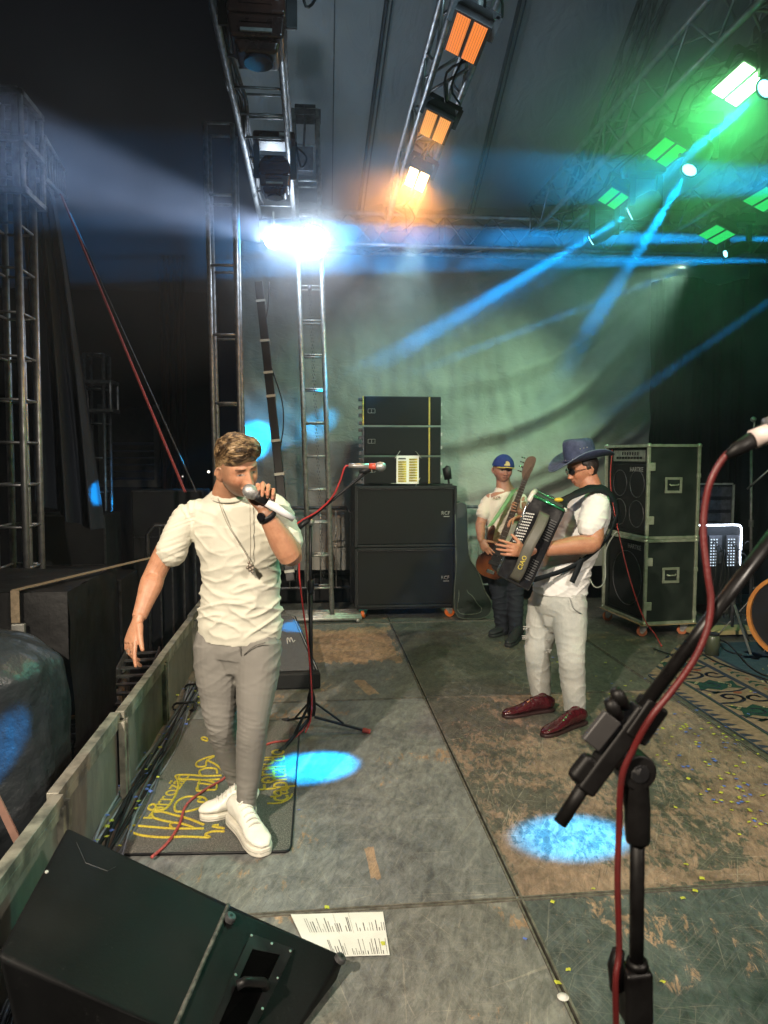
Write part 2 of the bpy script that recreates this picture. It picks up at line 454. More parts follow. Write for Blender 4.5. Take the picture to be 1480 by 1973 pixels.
for a in range(len(ys)-1):
    off = 0.012*math.sin(a*2.3)
    y0, y1 = ys[a]+0.02, ys[a+1]-0.02
    MB().box2((XW-0.008+off, y0, 0.0), (XW+0.008+off, y1, HZ-0.02)).build('panel', wall_mat(a), sw, bevel=0.002)
    mb = MB().box2((XW-0.022+off, y0-0.02, HZ-0.03), (XW+0.022+off, y1+0.012, HZ+0.005))
    mb.box2((XW+0.0165+off, y0-0.02, HZ-0.07), (XW+0.0215+off, y1+0.012, HZ-0.0305))
    mb.build('top_rail', rail_m, sw, bevel=0.004)
    mb = MB()
    for dy in (-0.045, 0.012): mb.box2((XW+0.010, ys[a]+dy, 0.004), (XW+0.040, ys[a]+dy+0.03, HZ-0.035))
    mb.build('post', rail_m, sw, bevel=0.003)

# ================================================================ TRUSSES
def truss(name, label, P0, P1, wd, ht, up, bay=0.3, r=0.022, rl=0.009, mat=None, style='zig', group=None, cat='truss', faces=(0,1,2,3)):
    P0, P1 = Vector(P0), Vector(P1); d = (P1-P0); Ln = d.length; d.normalize()
    u = d.cross(Vector(up)).normalized(); v = u.cross(d)
    mat = mat or M['alu']
    t = thing(name, label, cat, P0, group)
    c = [(-1,-1),(1,-1),(1,1),(-1,1)]
    cp = [u*i*wd/2+v*j*ht/2 for i,j in c]
    for q in cp: MB().cyl(P0+q, P1+q, r, 10).build('chord', mat, t, smooth=True)
    n = max(1, round(Ln/bay))
    for fi in faces:
        a, b = cp[fi], cp[(fi+1)%4]; mb = MB()
        for k in range(n+1):
            pa = P0+d*(Ln*k/n)
            if style == 'ladder': MB().cyl(pa+a, pa+b, rl, 7).build('rung', mat, t, smooth=True)
            else:
                if k in (0, n) or k % 6 == 0: mb.cyl(pa+a, pa+b, rl, 6)
                if k < n:
                    pb = P0+d*(Ln*(k+1)/n)
                    mb.cyl(pa+(a if k % 2 else b), pb+(b if k % 2 else a), rl, 6)
        if mb.v: mb.build('lattice', mat, t, smooth=True)
    return t
ZT = 3.90
# back cross truss
tb = truss('box_truss', 'horizontal back truss spanning above the grey backdrop', (-0.12,7.42,ZT+0.02), (6.2,7.42,ZT+0.02), 0.3, 0.3, (0,0,1), 0.24)
truss('box_truss', 'left overhead truss running to the back, hung with dark lamps', (-0.33,7.2,ZT+0.22), (-0.33,0.5,ZT+0.22), 0.33, 0.3, (0,0,1), 0.36, mat=M['towersteel'], style='ladder')
truss('box_truss', 'middle overhead truss carrying the three amber lamps', (0.85,7.25,ZT+0.12), (0.80,0.5,ZT+0.12), 0.22, 0.24, (0,0,1), 0.34)
truss('box_truss', 'right overhead truss carrying the largest green lit lamps', (2.37,7.25,ZT+0.15), (2.37,0.5,ZT+0.15), 0.30, 0.30, (0,0,1), 0.30)
truss('box_truss', 'far right overhead truss with the lamp nearest the back corner', (3.78,7.25,ZT+0.15), (3.78,2.0,ZT+0.15), 0.30, 0.30, (0,0,1), 0.30)
# dark rafter of the tent roof
# ladder tower behind the singer
la, lb = A(619,1192,7.2), A(588,218,7.2)
lt = truss('ladder_tower', 'tall narrow ladder tower rising behind the singer to the white floodlights', la, lb, 0.225, 0.16, (0,1,0), 0.335, r=0.024, rl=0.011, mat=M['steel'], style='ladder', cat='tower', faces=(0,2))
mb = MB()
for k in range(5): mb.cyl((la.x-0.45+0.02*k, 6.97+k*0.085, 0.05), (la.x+0.40, 6.97+k*0.085, 0.05), 0.022, 10)
mb.cyl((la.x-0.40,6.95,0.03),(la.x-0.30,7.35,0.03),0.02,8); mb.cyl((la.x+0.36,6.95,0.03),(la.x+0.36,7.35,0.03),0.02,8)
mb.build('base_frame', M['steel'], lt, smooth=True)
# hoist head and chain
mb = MB().box2((lb.x-0.15,7.1,lb.z-0.06),(lb.x+0.15,7.3,lb.z+0.0)); mb.cyl((lb.x-0.1,7.2,lb.z+0.03),(lb.x+0.1,7.2,lb.z+0.03),0.05,12)
mb.build('head_block', M['dark_steel'], lt, bevel=0.004)
ch = MB()
ca, cb = A(597,560,7.08), A(624,1120,7.08)
nlk = 90
for k in range(nlk):
    p = ca.lerp(cb, k/nlk); q = ca.lerp(cb, (k+0.62)/nlk); o_ = 0.010
    for s in (-1,1):
        dx = Vector((o_*s,0,0)) if k % 2 else Vector((0,o_*s,0))
        ch.cyl(p+dx, q+dx, 0.0035, 5)
ch.cyl(ca+Vector((0,0,0.05)), ca, 0.02, 8)
ch.build('hoist_chain', M['dark_steel'], label='rusty hoist chain hanging inside the ladder tower', cat='chain', smooth=True)
hb = MB().box2(tuple(A(583,300,7.05)-Vector((0.05,0.06,0.16))), tuple(A(583,300,7.05)+Vector((0.10,0.06,0.06))))
hb.cyl(A(589,205,7.12), A(585,290,7.08), 0.012, 8)
hb.build('chain_hoist', M['dark_steel'], label='dark chain hoist block hanging in the top of the ladder tower', cat='hoist', bevel=0.01)
# second tower, left of the backdrop
ta, tb_ = A(452,1200,6.7), A(425,250,6.7)
truss('ladder_tower', 'ladder tower at the left edge of the backdrop behind the singer\'s head', Vector((ta.x,6.7,-0.9)), tb_, 0.235, 0.25, (0,1,0), 0.6, r=0.022, rl=0.013, mat=M['towersteel'], style='ladder', cat='tower', faces=(0,2))
# leaning dark strut with bands
sa, sb = A(499,545,6.9), A(560,1120,6.2)
st_ = thing('leaning_strut', 'dark leaning box strut with pale tape bands between two towers', 'strut', sb)
MB().bar(sb, sa, 0.075, 0.075, (0,1,0)).build('pole', M['black'], st_, bevel=0.006)
for t in (0.03,0.22,0.34,0.45,0.60,0.68,0.79,0.93): MB().bar(sb.lerp(sa,t)-(sa-sb).normalized()*0.012, sb.lerp(sa,t)+(sa-sb).normalized()*0.012, 0.085, 0.085, (0,1,0)).build('tape_band', M['paletape'], st_)
MB().tube(smoothpts([sb.lerp(sa,t)+Vector((0.05+0.05*math.sin(t*14),-0.03,0.0)) for t in [i/12 for i in range(13)]],4), 0.006, 5).build('cable', M['black'], st_, smooth=True)

# ================================================================ BACKDROP, CURTAIN, TENT ROOF
b0, b1 = A(462,520,8.1), A(1258,520,8.1)
bz0 = A(650,1098,8.1).z
def bd(u, v):
    x = b0.x + (b1.x-b0.x)*u + 0.02*math.sin(v*5)
    top = 4.02 - 0.22*math.exp(-((u-0.72)/0.17)**2) - 0.03*abs(math.sin(u*22))
    if u < 0.1: top -= 0.0
    z = bz0 + (top-bz0)*v
    y = 8.1
    # draped folds sweeping down from the upper right
    for (cx_, cz_, rad, amp, wd) in ((0.34, 4.5, 2.75, 0.15, 0.10), (0.30,4.1,3.0,0.20,0.13), (0.42,5.0,2.55,0.06,0.08), (0.20,4.9,4.1,0.19,0.11)):
        dx = (u-cx_)*(b1.x-b0.x); dz = z-cz_
        d = math.hypot(dx*0.8, dz)-rad+0.05*noise.noise(Vector((u*6,v*5,rad)))
        wgt = max(0.0, min(1.0, (u-0.35)*2.2))
        y += -amp*math.exp(-(d/wd)**2)*wgt + amp*0.6*math.exp(-((d-0.18)/wd)**2)*wgt
    y += 0.045*noise.noise(Vector((u*7, v*4, 1.3))) + 0.020*abs(noise.noise(Vector((u*11-v*5, v*7+u*4, 8.3)))) + 0.018*noise.noise(Vector((u*16+v*9, v*10-u*6, 5)))
    y += 0.012*noise.noise(Vector((u*50, v*9, 3)))
    # diagonal creases low left
    q = u*1.2+v; y += 0.012*math.sin(q*60)*math.exp(-((u-0.1)/0.16)**2)*math.exp(-((v-0.35)/0.3)**2)
    y = 8.1+(y-8.1)*min(1,(1-u)/0.05+0.15)
    return Vector((x, y, z))
MB().grid(bd, 180, 150).build('backdrop', M['backdrop'], smooth=True, label='large creased grey cloth backdrop hanging behind the band', cat='backdrop')
# black gap band at the top of the cloth
c0, c1 = A(1252,545,8.25), A(1640,545,8.25)
def cu(u, v):
    x = c0.x+(c1.x-c0.x)*u; z = -1.0+(c0.z+1.0+0.1*abs(math.sin(u*9)))*v
    f = 0.06*math.sin(u*70+2*math.sin(v*2+u*5))+0.03*math.sin(u*131+v)
    return Vector((x, 8.3+f*(0.5+0.5*(1-v)), z))
MB().grid(cu, 160, 20).build('stage_curtain', M['curtain'], smooth=True, label='black pleated curtain hanging right of the grey backdrop', cat='curtain')
cw = MB().grid(lambda u, v: Vector((5.2+0.05*math.sin(u*60), 8.2-8*u, -1.2+5.4*v)), 120, 6)
cw.build('stage_curtain', M['curtain'], smooth=True, label='black curtain closing the right side of the stage', cat='curtain')

YB = 8.6; ZB = 4.62; SL = math.tan(R(39))
def roof(u, v):
    x = -0.60 - 0.95*v + 9.0*u; y = YB - 6.6*v
    z = ZB + SL*(YB-y)
    sag = 0.05*math.sin((x+0.2)/1.15*math.pi)**2
    return Vector((x, y, z - sag + 0.02*noise.noise(Vector((x,y,0)))))
rt = thing('tent_roof', 'pale grey sloping tent canvas over the back of the stage', 'tent roof', (1, YB, ZB))
MB().grid(roof, 90, 60).build('canvas', M['tent'], rt, smooth=True)
sm_ = pm('seam_webbing', (0.06,0.065,0.07))
for (pa, pb) in (((690,400),(745,-20)), ((903,396),(1003,-20)), ((640,380),(645,-20))):
    pts = []
    for k in range(13):
        t = k/12; px = pa[0]+(pb[0]-pa[0])*t; py = pa[1]+(pb[1]-pa[1])*t
        d = ray(px, py); # plane z = ZB + SL*(YB-y)
        tt = (ZB+SL*YB-CAMH)/(d.z+SL*d.y); pts.append(Vector((d.x*tt, d.y*tt, CAMH+d.z*tt-0.09)))
    if pa[0] == 640: MB().tube(pts, 0.004, 5).build('seam', sm_, rt)
    else: MB().tube(pts, 0.020, 6).build('seam', sm_, rt); MB().tube([p+Vector((0.055,0,0)) for p in pts], 0.008, 6).build('seam', sm_, rt)
# valance: back strip of the canvas under the roof edge
MB().grid(lambda u, v: Vector((-0.60+9.2*u, 8.62+0.04*math.sin(u*70), 3.3+1.36*v)), 80, 4).build('back_flap', M['tent'], rt, smooth=True)
# rafter
def onroof(px, py, dz=-0.25):
    d = ray(px, py); tt = (ZB+dz+SL*YB-CAMH)/(d.z+SL*d.y); return Vector((d.x*tt, d.y*tt, CAMH+d.z*tt))
truss('roof_rafter', 'dark rafter truss sloping under the tent canvas', onroof(1105,395), onroof(1270,-30), 0.16, 0.2, (0,0,1), 0.5, r=0.022, rl=0.014, mat=M['dark_steel'], cat='rafter')
# ================================================================ LAMPS OF THE RIG
M['lampbody'] = pm('lamp_housing', (0.02,0.02,0.022), (0.035,0.035,0.037), 12, 0.5, 0.2, 0.2)
def led_mat(name, c, s, lines=90):
    m, nt, P, N, L = nodes(name)
    P.inputs['Base Color'].default_value = (0.02,0.02,0.02,1); P.inputs['Roughness'].default_value = 0.3
    sp = nt.nodes.new('ShaderNodeSeparateXYZ'); L.new(coords(nt), sp.inputs[0])
    wv = mth(nt, 'SINE', mth(nt, 'MULTIPLY', sp.outputs[0], lines*6.28))
    f = mth(nt, 'ADD', mth(nt, 'MULTIPLY', wv, 0.22), 0.78)
    P.inputs['Emission Color'].default_value = rgba(c)
    L.new(mth(nt, 'MULTIPLY', f, s), P.inputs['Emission Strength'])
    return m
def panel_lamp(px, py, z, ln, wd, roll, mat, label, group, yaw=0.0, lampe=0, lampc=None, zt=None, pitch=0.0):
    p = H(px, py, z)
    Ry = Matrix.Rotation(roll, 3, 'Y') @ Matrix.Rotation(yaw, 3, 'Z') @ Matrix.Rotation(pitch, 3, 'X')
    t = thing('led_panel_lamp', label, 'stage lamp', p, group)
    def W(q): return p + Ry @ Vector(q)
    B = Ry.to_4x4(); B.translation = p
    mb = MB(); mb.M = B
    # housing: tapered box, open face down
    a, b = wd/2+0.014, ln/2+0.014
    mb.hexa([(-a,-b,0.0),(a,-b,0.0),(a,b,0.0),(-a,b,0.0)], [(-a,-b,0.035),(a,-b,0.035),(a,b,0.035),(-a,b,0.035)])
    mb.hexa([(-a,-b,0.035),(a,-b,0.035),(a,b,0.035),(-a,b,0.035)], [(-a*0.7,-b*0.72,0.10),(a*0.7,-b*0.72,0.10),(a*0.7,b*0.72,0.10),(-a*0.7,b*0.72,0.10)])
    for k in range(9): y = -b*0.66+b*1.32*k/8; mb.box((0, y, 0.075), (a*1.5, 0.004, 0.06))
    mb.build('housing', M['lampbody'], t, bevel=0.004)
    for s in (-1,1):
        mb = MB(); mb.M = B; w2 = wd/2*0.86
        mb.box((s*(wd*0.27), 0, -0.003), (w2, ln, 0.004)); mb.build('led_panel', mat, t)
    mb = MB(); mb.M = B
    mb.bar((-a-0.012,0,0.04), (-a-0.012,0,0.17), 0.03, 0.005, (0,1,0)); mb.bar((a+0.012,0,0.04), (a+0.012,0,0.17), 0.03, 0.005, (0,1,0)); mb.bar((-a-0.014,0,0.17), (a+0.014,0,0.17), 0.03, 0.005, (0,1,0))
    mb.build('yoke', M['lampbody'], t)
    MB().cyl(W((0,0,0.17)), Vector((W((0,0,0.17)).x, p.y, zt or p.z+0.26)), 0.014, 8).build('clamp', M['steel'], t)
    if lampe:
        l = bpy.data.lights.new('panel_light', 'AREA'); l.energy = lampe; l.color = lampc; l.shape = 'RECTANGLE'; l.size = wd; l.size_y = ln; l.spread = R(150)
        o = bpy.data.objects.new('panel_light', l); col.objects.link(o); o.matrix_world = B @ Matrix.Translation((0,0,-0.02))
    return t
ZL = 3.70
gA = 'amber lamps under the middle truss'; gG = 'green lamps under the right trusses'
am = emis
panel_lamp(898,75,ZL,0.30,0.165,R(24), led_mat('amber_led', (1.0,0.26,0.04), 1.15), 'deep orange LED panel lamp, nearest of the three on the middle truss', gA, lampe=2, lampc=AMBER)
panel_lamp(838,245,ZL,0.30,0.165,R(24), led_mat('pale_amber_led', (1.0,0.40,0.09), 1.15), 'pale amber LED panel lamp, middle of the three on its truss', gA, lampe=3, lampc=AMBER)
panel_lamp(803,346,ZL,0.31,0.150,R(22), emis('bright_amber_led', (1.0,0.62,0.25), 30), 'glowing white-orange LED panel lamp, farthest on the middle truss', gA, lampe=24, lampc=(1.0,0.36,0.07))
gl = emis('green_led', (0.02,1.0,0.12), 0.85); gl2 = emis('green_led_soft', (0.03,1.0,0.20), 0.85)
panel_lamp(1426,163,ZL,0.30,0.17,R(26), emis('bright_green_led', (0.45,1.0,0.42), 26), 'brilliant white-green LED panel lamp with a wide green glow', gG, lampe=16, lampc=GREEN)
panel_lamp(1283,293,ZL,0.27,0.17,R(26), gl, 'green LED panel lamp above the blue moving head beam', gG, lampe=2.0, lampc=GREEN)
panel_lamp(1182,382,ZL,0.27,0.16,R(26), gl2, 'small green LED panel lamp farthest along the right truss', gG, lampe=2.0, lampc=GREEN)
panel_lamp(1381,452,ZL,0.30,0.20,R(24), gl2, 'green LED panel lamp under the far right truss', gG, lampe=2.0, lampc=GREEN)
panel_lamp(1474,384,ZL,0.30,0.20,R(24), gl2, 'green LED panel lamp cut by the right picture edge', gG, lampe=3, lampc=GREEN)

lensm = emis('blue_beam_lens', (0.25,0.75,1.0), 5)
def moving_head(px, py, z, target, label, energy, size, lens=0.047, loc=None, col_=BLUE, zt=None, lm=None, blend=0.45):
    p = Vector(loc) if loc is not None else H(px, py, z)
    d = (Vector(target)-p).normalized()
    t = thing('moving_head_lamp', label, 'moving head', p, 'blue moving head lamps on the trusses')
    back = p - d*0.16
    MB().tube([p+d*0.0, p-d*0.02, p-d*0.10, p-d*0.2, p-d*0.24], [lens*1.25, lens*1.45, lens*1.75, lens*1.5, lens*0.7], 20).build('head', M['lampbody'], t, smooth=True)
    MB().cyl(p+d*0.004, p+d*0.008, lens*1.05, 24).build('lens', lm or lensm, t, smooth=False)
    MB().tube([p+d*0.012+perp(d)[0]*math.cos(a*math.pi/10)*lens*1.15+perp(d)[1]*math.sin(a*math.pi/10)*lens*1.15 for a in range(20)], 0.006, 6, closed=True).build('lens_ring', M['black'], t, smooth=True)
    c = p-d*0.12; zt = zt or p.z+0.34
    MB().bar((c.x-0.11,c.y,c.z-0.02),(c.x-0.11,c.y,zt-0.07),0.05,0.03,(0,1,0)).build('yoke_arm', M['lampbody'], t, bevel=0.004)
    MB().bar((c.x+0.11,c.y,c.z-0.02),(c.x+0.11,c.y,zt-0.07),0.05,0.03,(0,1,0)).build('yoke_arm', M['lampbody'], t, bevel=0.004)
    MB().box((c.x,c.y,zt-0.03),(0.25,0.17,0.085)).build('base', M['lampbody'], t, bevel=0.01)
    spot('beam_light', p+d*0.03, target, energy, col_, size, blend, 0.02)
    return t
BD = lambda px, py: A(px, py, 8.0)
beamE = 26000
moving_head(1215,411,3.56, BD(490,845), 'lit blue moving head lamp in the middle, between two green lamps', beamE*1.5, 6.6, blend=1.0)
moving_head(1330,325,3.56, H(608,1478,0), 'lit blue moving head lamp beside the green lamp, nearest of its row', beamE*1.0, 5.6, blend=0.7)
moving_head(1140,463,3.56, BD(640,800), 'lit blue moving head lamp lowest in its row, before the back truss', beamE*0.12, 6.0, lens=0.040, blend=1.0)
moving_head(1400,488,3.56, A(176,955,6.2), 'narrow blue moving head lamp under the far right green lamp', beamE*1.3, 1.9, lens=0.034)
moving_head(1478,168,3.60, Vector((-1.225,3.30,0.50)), 'blue moving head lamp at the right picture edge under the brightest lamp', beamE*0.7, 3.0, blend=0.7)
moving_head(0,0,0, A(300,452,6.8), 'moving head lamp beyond the right edge sending the level blue beam', beamE*3.6, 3.8, loc=(5.1,6.9,3.84), zt=4.1)
moving_head(0,0,0, A(556,1222,5.6), 'moving head lamp beyond the right edge lighting the far floor monitor', beamE*0.8, 2.0, loc=(4.6,5.2,3.6), zt=3.9)
moving_head(0,0,0, A(560,505,7.0), 'moving head lamp beyond the right edge sending the lower blue beam', beamE*3.0, 3.4, loc=(5.1,7.0,3.66), zt=4.1)

moving_head(0,0,0, H(1105,1612,0), 'moving head lamp beyond the right edge lighting the worn floor panel', 18000, 5.0, blend=0.7, loc=(4.55,3.2,3.62), zt=4.0)
moving_head(0,0,0, A(900,345,4.5), 'moving head lamp beyond the right edge sending the broad misty beam', beamE*0.6, 6.0, loc=(4.9,4.4,3.47), zt=3.9)
moving_head(0,0,0, H(472,1722,0.30)+Vector((0,0.035,0)), 'moving head lamp beyond the right edge catching the near monitor edge', 2500, 1.7, loc=(4.6,3.4,3.5), zt=3.9)
spot('added_side_wash', (2.4,4.9,3.5), (-0.3,3.1,1.2), 260, (0.15,1.0,0.80), 34, 0.6, 0.06)  # added spot without a fixture, gives the singer a teal rim
spot('added_side_wash', (3.75,3.0,3.2), (3.1,6.3,0.9), 60, (0.30,1.0,0.40), 44, 0.7, 0.06)  # added green spot without a fixture, brightens the road cases
spot('added_blue_wash', (2.47,5.5,3.45), BD(500,835), 1500, BLUE, 15, 1.0, 0.08)  # added soft spot, spreads a blue glow on the backdrop's left
# added fill spots without fixtures, brightening the backdrop and the tent roof
spot('added_wash', (3.4,6.2,3.4), (1.4,8.1,1.5), 430, (0.55,1.0,0.62), 80, 1.0, 0.05)
spot('added_wash', (0.9,6.2,3.5), (0.7,8.1,1.6), 110, (0.62,0.95,0.85), 80, 0.9, 0.1)
spot('added_wash', (0.6,2.4,3.6), (1.2,7.0,5.2), 90, (0.55,0.85,1.0), 110, 0.9, 0.1)
# white floodlights at the head of the ladder tower
wl = emis('white_flood_lens', (0.80,0.90,1.0), 60)
def flood(px, py, Y, r, label, target, e, sz, e2):
    p = A(px, py, Y); t = thing('floodlight', label, 'floodlight', p, 'white floodlights on the ladder tower')
    d = (Vector(target)-p).normalized(); f = (Vector((0,0,1.6))-p).normalized()
    MB().tube([p, p-f*0.05, p-f*0.16, p-f*0.2], [r*1.15, r*1.2, r*1.0, r*0.5], 20).build('housing', M['lampbody'], t, smooth=True)
    MB().cyl(p+f*0.003, p+f*0.008, r, 28).build('lens', wl, t)
    MB().cyl(p-f*0.1, p-f*0.1+Vector((0,0,0.25)), 0.012, 8).build('bracket', M['steel'], t)
    spot('flood_beam', p+f*0.05, target, e, (0.55,0.70,1.0), sz, 0.6, 0.05)
    pl = bpy.data.lights.new('flood_light', 'POINT'); pl.energy = e2; pl.color = (0.72,0.86,1.0); pl.shadow_soft_size = r
    o = bpy.data.objects.new('flood_light', pl); col.objects.link(o); o.location = p+f*(r+0.06)
flood(603,466,6.95,0.135,'large white floodlight blazing at the top of the ladder tower', A(-60,262,3.4), 20000, 8, 34)
flood(527,461,6.95,0.085,'smaller white floodlight left of the blazing one', A(-60,345,3.2), 9000, 5.5, 13)

# dark unlit lamps on the left overhead truss
def dark_lamp(px, py, Y, sc, label, n):
    p = A(px, py, Y); t = thing('moving_head_lamp', label, 'moving head', p, 'dark lamps under the left truss')
    sh = pm('dark_housing', (0.014,0.008,0.008), (0.05,0.018,0.012), 5, 0.3)
    h = MB()
    for (z0,z1,w0,w1) in ((0.17,0.10,0.09,0.14),(0.095,-0.02,0.145,0.15),(-0.025,-0.13,0.15,0.135),(-0.135,-0.19,0.12,0.10)):
        q0 = [p+Vector((i*w0*sc,j*w0*0.9*sc,z0*sc)) for i,j in ((-1,-1),(1,-1),(1,1),(-1,1))]; q1 = [p+Vector((i*w1*sc,j*w1*0.9*sc,z1*sc)) for i,j in ((-1,-1),(1,-1),(1,1),(-1,1))]; h.hexa(q1,q0)
    h.build('head', sh, t, bevel=0.018*sc, seg=3)
    for k in range(5): MB().box(p+Vector((0,-0.138*sc,(0.07-0.045*k)*sc)), (0.16*sc,0.012,0.016*sc)).build('cooling_fin', M['steel'] if k == 4 else sh, t)
    MB().cyl(p+Vector((0,0,-0.19*sc)), p+Vector((0,0,-0.205*sc)), 0.075*sc, 20).build('lens', pm('dark_glass',(0.02,0.02,0.03),rough=0.1), t)
    for s in (-1,1): MB().bar(p+Vector((s*0.175*sc,0,-0.02)), p+Vector((s*0.175*sc,0,0.3*sc)), 0.06*sc, 0.025*sc, (0,1,0)).build('yoke_arm', M['lampbody'], t, bevel=0.008)
    MB().box(p+Vector((0,0,0.33*sc)), (0.40*sc,0.26*sc,0.10*sc)).build('base', sh, t, bevel=0.02)
    MB().box(p+Vector((0.1*sc,-0.14*sc,0.335*sc)), (0.1*sc,0.01,0.03*sc)).build('display', M['steel'], t)
    MB().tube(smoothpts([p+Vector((0.2*sc,0,0.33*sc)), p+Vector((0.25*sc,0,0.1*sc)), p+Vector((0.3*sc,0.1,0.25*sc)), p+Vector((0.1,0.3,0.5*sc))],5), 0.008, 6).build('cable', M['black'], t, smooth=True)
dark_lamp(497,45,3.95,1.0,'big dark reddish moving head lamp hanging at the top edge beside the truss',0)
dark_lamp(530,340,5.6,0.78,'dark unlit moving head lamp hanging just above the floodlights',1)
cb_ = MB()
for q in range(3):
    pts = [Vector((-0.50+0.03*q+0.02*math.sin(k*1.9+q), 0.8+k*0.32, ZT+0.08+0.03*math.cos(k*2.3+q*2)+0.03*(k%2))) for k in range(20)]
    cb_.tube(smoothpts(pts,3), 0.014, 6)
cb_.build('cable_bundle', M['black'], smooth=True, label='black cable bundle taped along the left overhead truss', cat='cables')
for (x0, lab) in ((0.86,'black cables drooping between the amber lamps'),(2.36,'black cables drooping between the green lamps')):
    mb = MB()
    for q in range(2):
        pts = []
        for k in range(14): pts.append(Vector((x0+0.07*math.sin(k*2.1+q)+0.03*q, 2.6+k*0.34, ZT+0.02-0.10*abs(math.sin(k*1.3+q)))))
        mb.tube(smoothpts(pts,4), 0.007, 6)
    mb.build('cable_bundle', M['black'], smooth=True, label=lab, cat='cables')

# ================================================================ HAZE
def volume(name, dens, color=(0.75,0.85,1.0), aniso=0.25, noise_scale=None, lo=0.45, hi=0.7):
    m = bpy.data.materials.new(name); m.use_nodes = True; nt = m.node_tree
    nt.nodes.remove(nt.nodes['Principled BSDF'])
    v = nt.nodes.new('ShaderNodeVolumePrincipled'); v.inputs['Color'].default_value = rgba(color)
    v.inputs['Density'].default_value = dens; v.inputs['Anisotropy'].default_value = aniso
    nt.links.new(v.outputs[0], nt.nodes['Material Output'].inputs['Volume'])
    if noise_scale:
        n = ntex(nt, coords(nt), noise_scale, 4, 0.6, 0.5)
        d = ramp(nt, n, [(lo, 0.0), (hi, 1.0)])
        nt.links.new(mth(nt, 'MULTIPLY', d, dens), v.inputs['Density'])
    return m
MB().box2((-30,-4,-2.5),(12,26,14)).build('haze', volume('haze_air', 0.0018), kind='stuff', label='thin stage haze filling the air', cat='haze')




def puff(c, r, dens, color, nscale, label, lo=0.36, hi=0.68, power=1.3):
    m = bpy.data.materials.new('smoke_puff'); m.use_nodes = True; nt = m.node_tree
    nt.nodes.remove(nt.nodes['Principled BSDF'])
    v = nt.nodes.new('ShaderNodeVolumePrincipled'); v.inputs['Color'].default_value = rgba(color); v.inputs['Anisotropy'].default_value = 0.0
    nt.links.new(v.outputs[0], nt.nodes['Material Output'].inputs['Volume'])
    g = nt.nodes.new('ShaderNodeTexGradient'); g.gradient_type = 'SPHERICAL'; nt.links.new(coords(nt, (1/r[0],1/r[1],1/r[2])), g.inputs[0])
    n = ramp(nt, ntex(nt, coords(nt), nscale, 4, 0.6, 0.6), [(lo, 0.0), (hi, 1.0)])
    nt.links.new(mth(nt, 'MULTIPLY', mth(nt, 'MULTIPLY', mth(nt, 'POWER', g.outputs['Fac'], power), n), dens), v.inputs['Density'])
    MB().ball(c, 1.0, 24, r).build('smoke', m, kind='stuff', label=label, cat='smoke', base=c)
puff(A(592,466,6.75), (0.60,0.42,0.50), 1.7, (0.9,0.95,1.0), 4.0, 'smoke puff added to spread the glare of the white floodlights', 0.25, 0.6, 1.6)  # added volume that imitates the lamps' glare
puff(Vector((0.1,6.6,3.45)), (1.3,1.2,1.15), 0.9, (0.88,0.92,1.0), 1.9, 'curling grey smoke hanging below the white floodlights', 0.40, 0.70)
puff(H(803,346,3.60), (0.75,0.8,0.5), 1.8, (1.0,0.95,0.9), 2.0, 'smoke glowing orange round the far amber lamp', 0.30, 0.65)
puff(H(1426,163,3.62)+Vector((0.1,0.1,0)), (1.6,1.5,0.85), 1.0, (0.9,0.96,0.9), 1.3, 'smoke glowing green round the brightest green lamp', 0.30, 0.68)
puff(Vector((2.7,5.9,3.15)), (3.3,2.6,1.45), 0.22, (0.8,0.88,1.0), 0.8, 'patchy stage smoke drifting through the blue beams', 0.40, 0.70, 0.8)
puff(Vector((-1.8,4.9,3.35)), (2.6,3.0,1.3), 0.10, (0.85,0.9,1.0), 0.7, 'smoke lit by the white beam sweeping to the upper left', 0.30, 0.75, 0.8)
# ================================================================ SPEAKERS AT THE BACK
def rbox(name, lo, hi, mat, parent, bevel=0.008, **k): return MB().box2(lo, hi).build(name, mat, parent, bevel=bevel, **k)
M['mark'] = pm('grey_mark', (0.30,0.30,0.28))
M['white'] = pm('white_print', (0.62,0.62,0.58), rough=0.6)
orange = pm('orange_polyurethane', (0.75,0.17,0.03), (0.6,0.12,0.02), 10, 0.4)
teal = pm('teal_caster_fork', (0.05,0.30,0.26), (0.03,0.2,0.18), 10, 0.4, 0.5)
def caster(parent, x, y, z1, wheelm=None, forkm=None, r=0.055, rot=0.0):
    d = Vector((math.cos(rot), math.sin(rot), 0)); n = Vector((-d.y, d.x, 0))
    c = Vector((x, y, r))+d*0.02
    w_ = MB().tube([c-n*0.018, c-n*0.014, c+n*0.014, c+n*0.018], [r*0.86, r, r, r*0.86], 22).build('caster', wheelm or orange, parent, smooth=False)
    ORIG[w_.name] = ORIG[parent.name]
    MB().cyl(c-n*0.022, c+n*0.022, r*0.42, 14).build('hub', M['steel'], w_)
    mb = MB()
    for s in (-1,1): mb.hexa([c+n*s*0.024+d*a for a in (-0.022,0.022)]+[c+n*s*0.028+d*a for a in (0.022,-0.022)],
                             [Vector((x,y,z1))+n*s*0.024+d*a for a in (-0.04,0.04)]+[Vector((x,y,z1))+n*s*0.028+d*a for a in (0.04,-0.04)])
    mb.box((x,y,z1-0.004),(0.09,0.08,0.008)); mb.build('fork', forkm or M['steel'], w_)
sx0, sx1 = A(684,1190,7.1).x, A(879,1190,7.1).x
zs = [0.115, 0.735, 1.362]
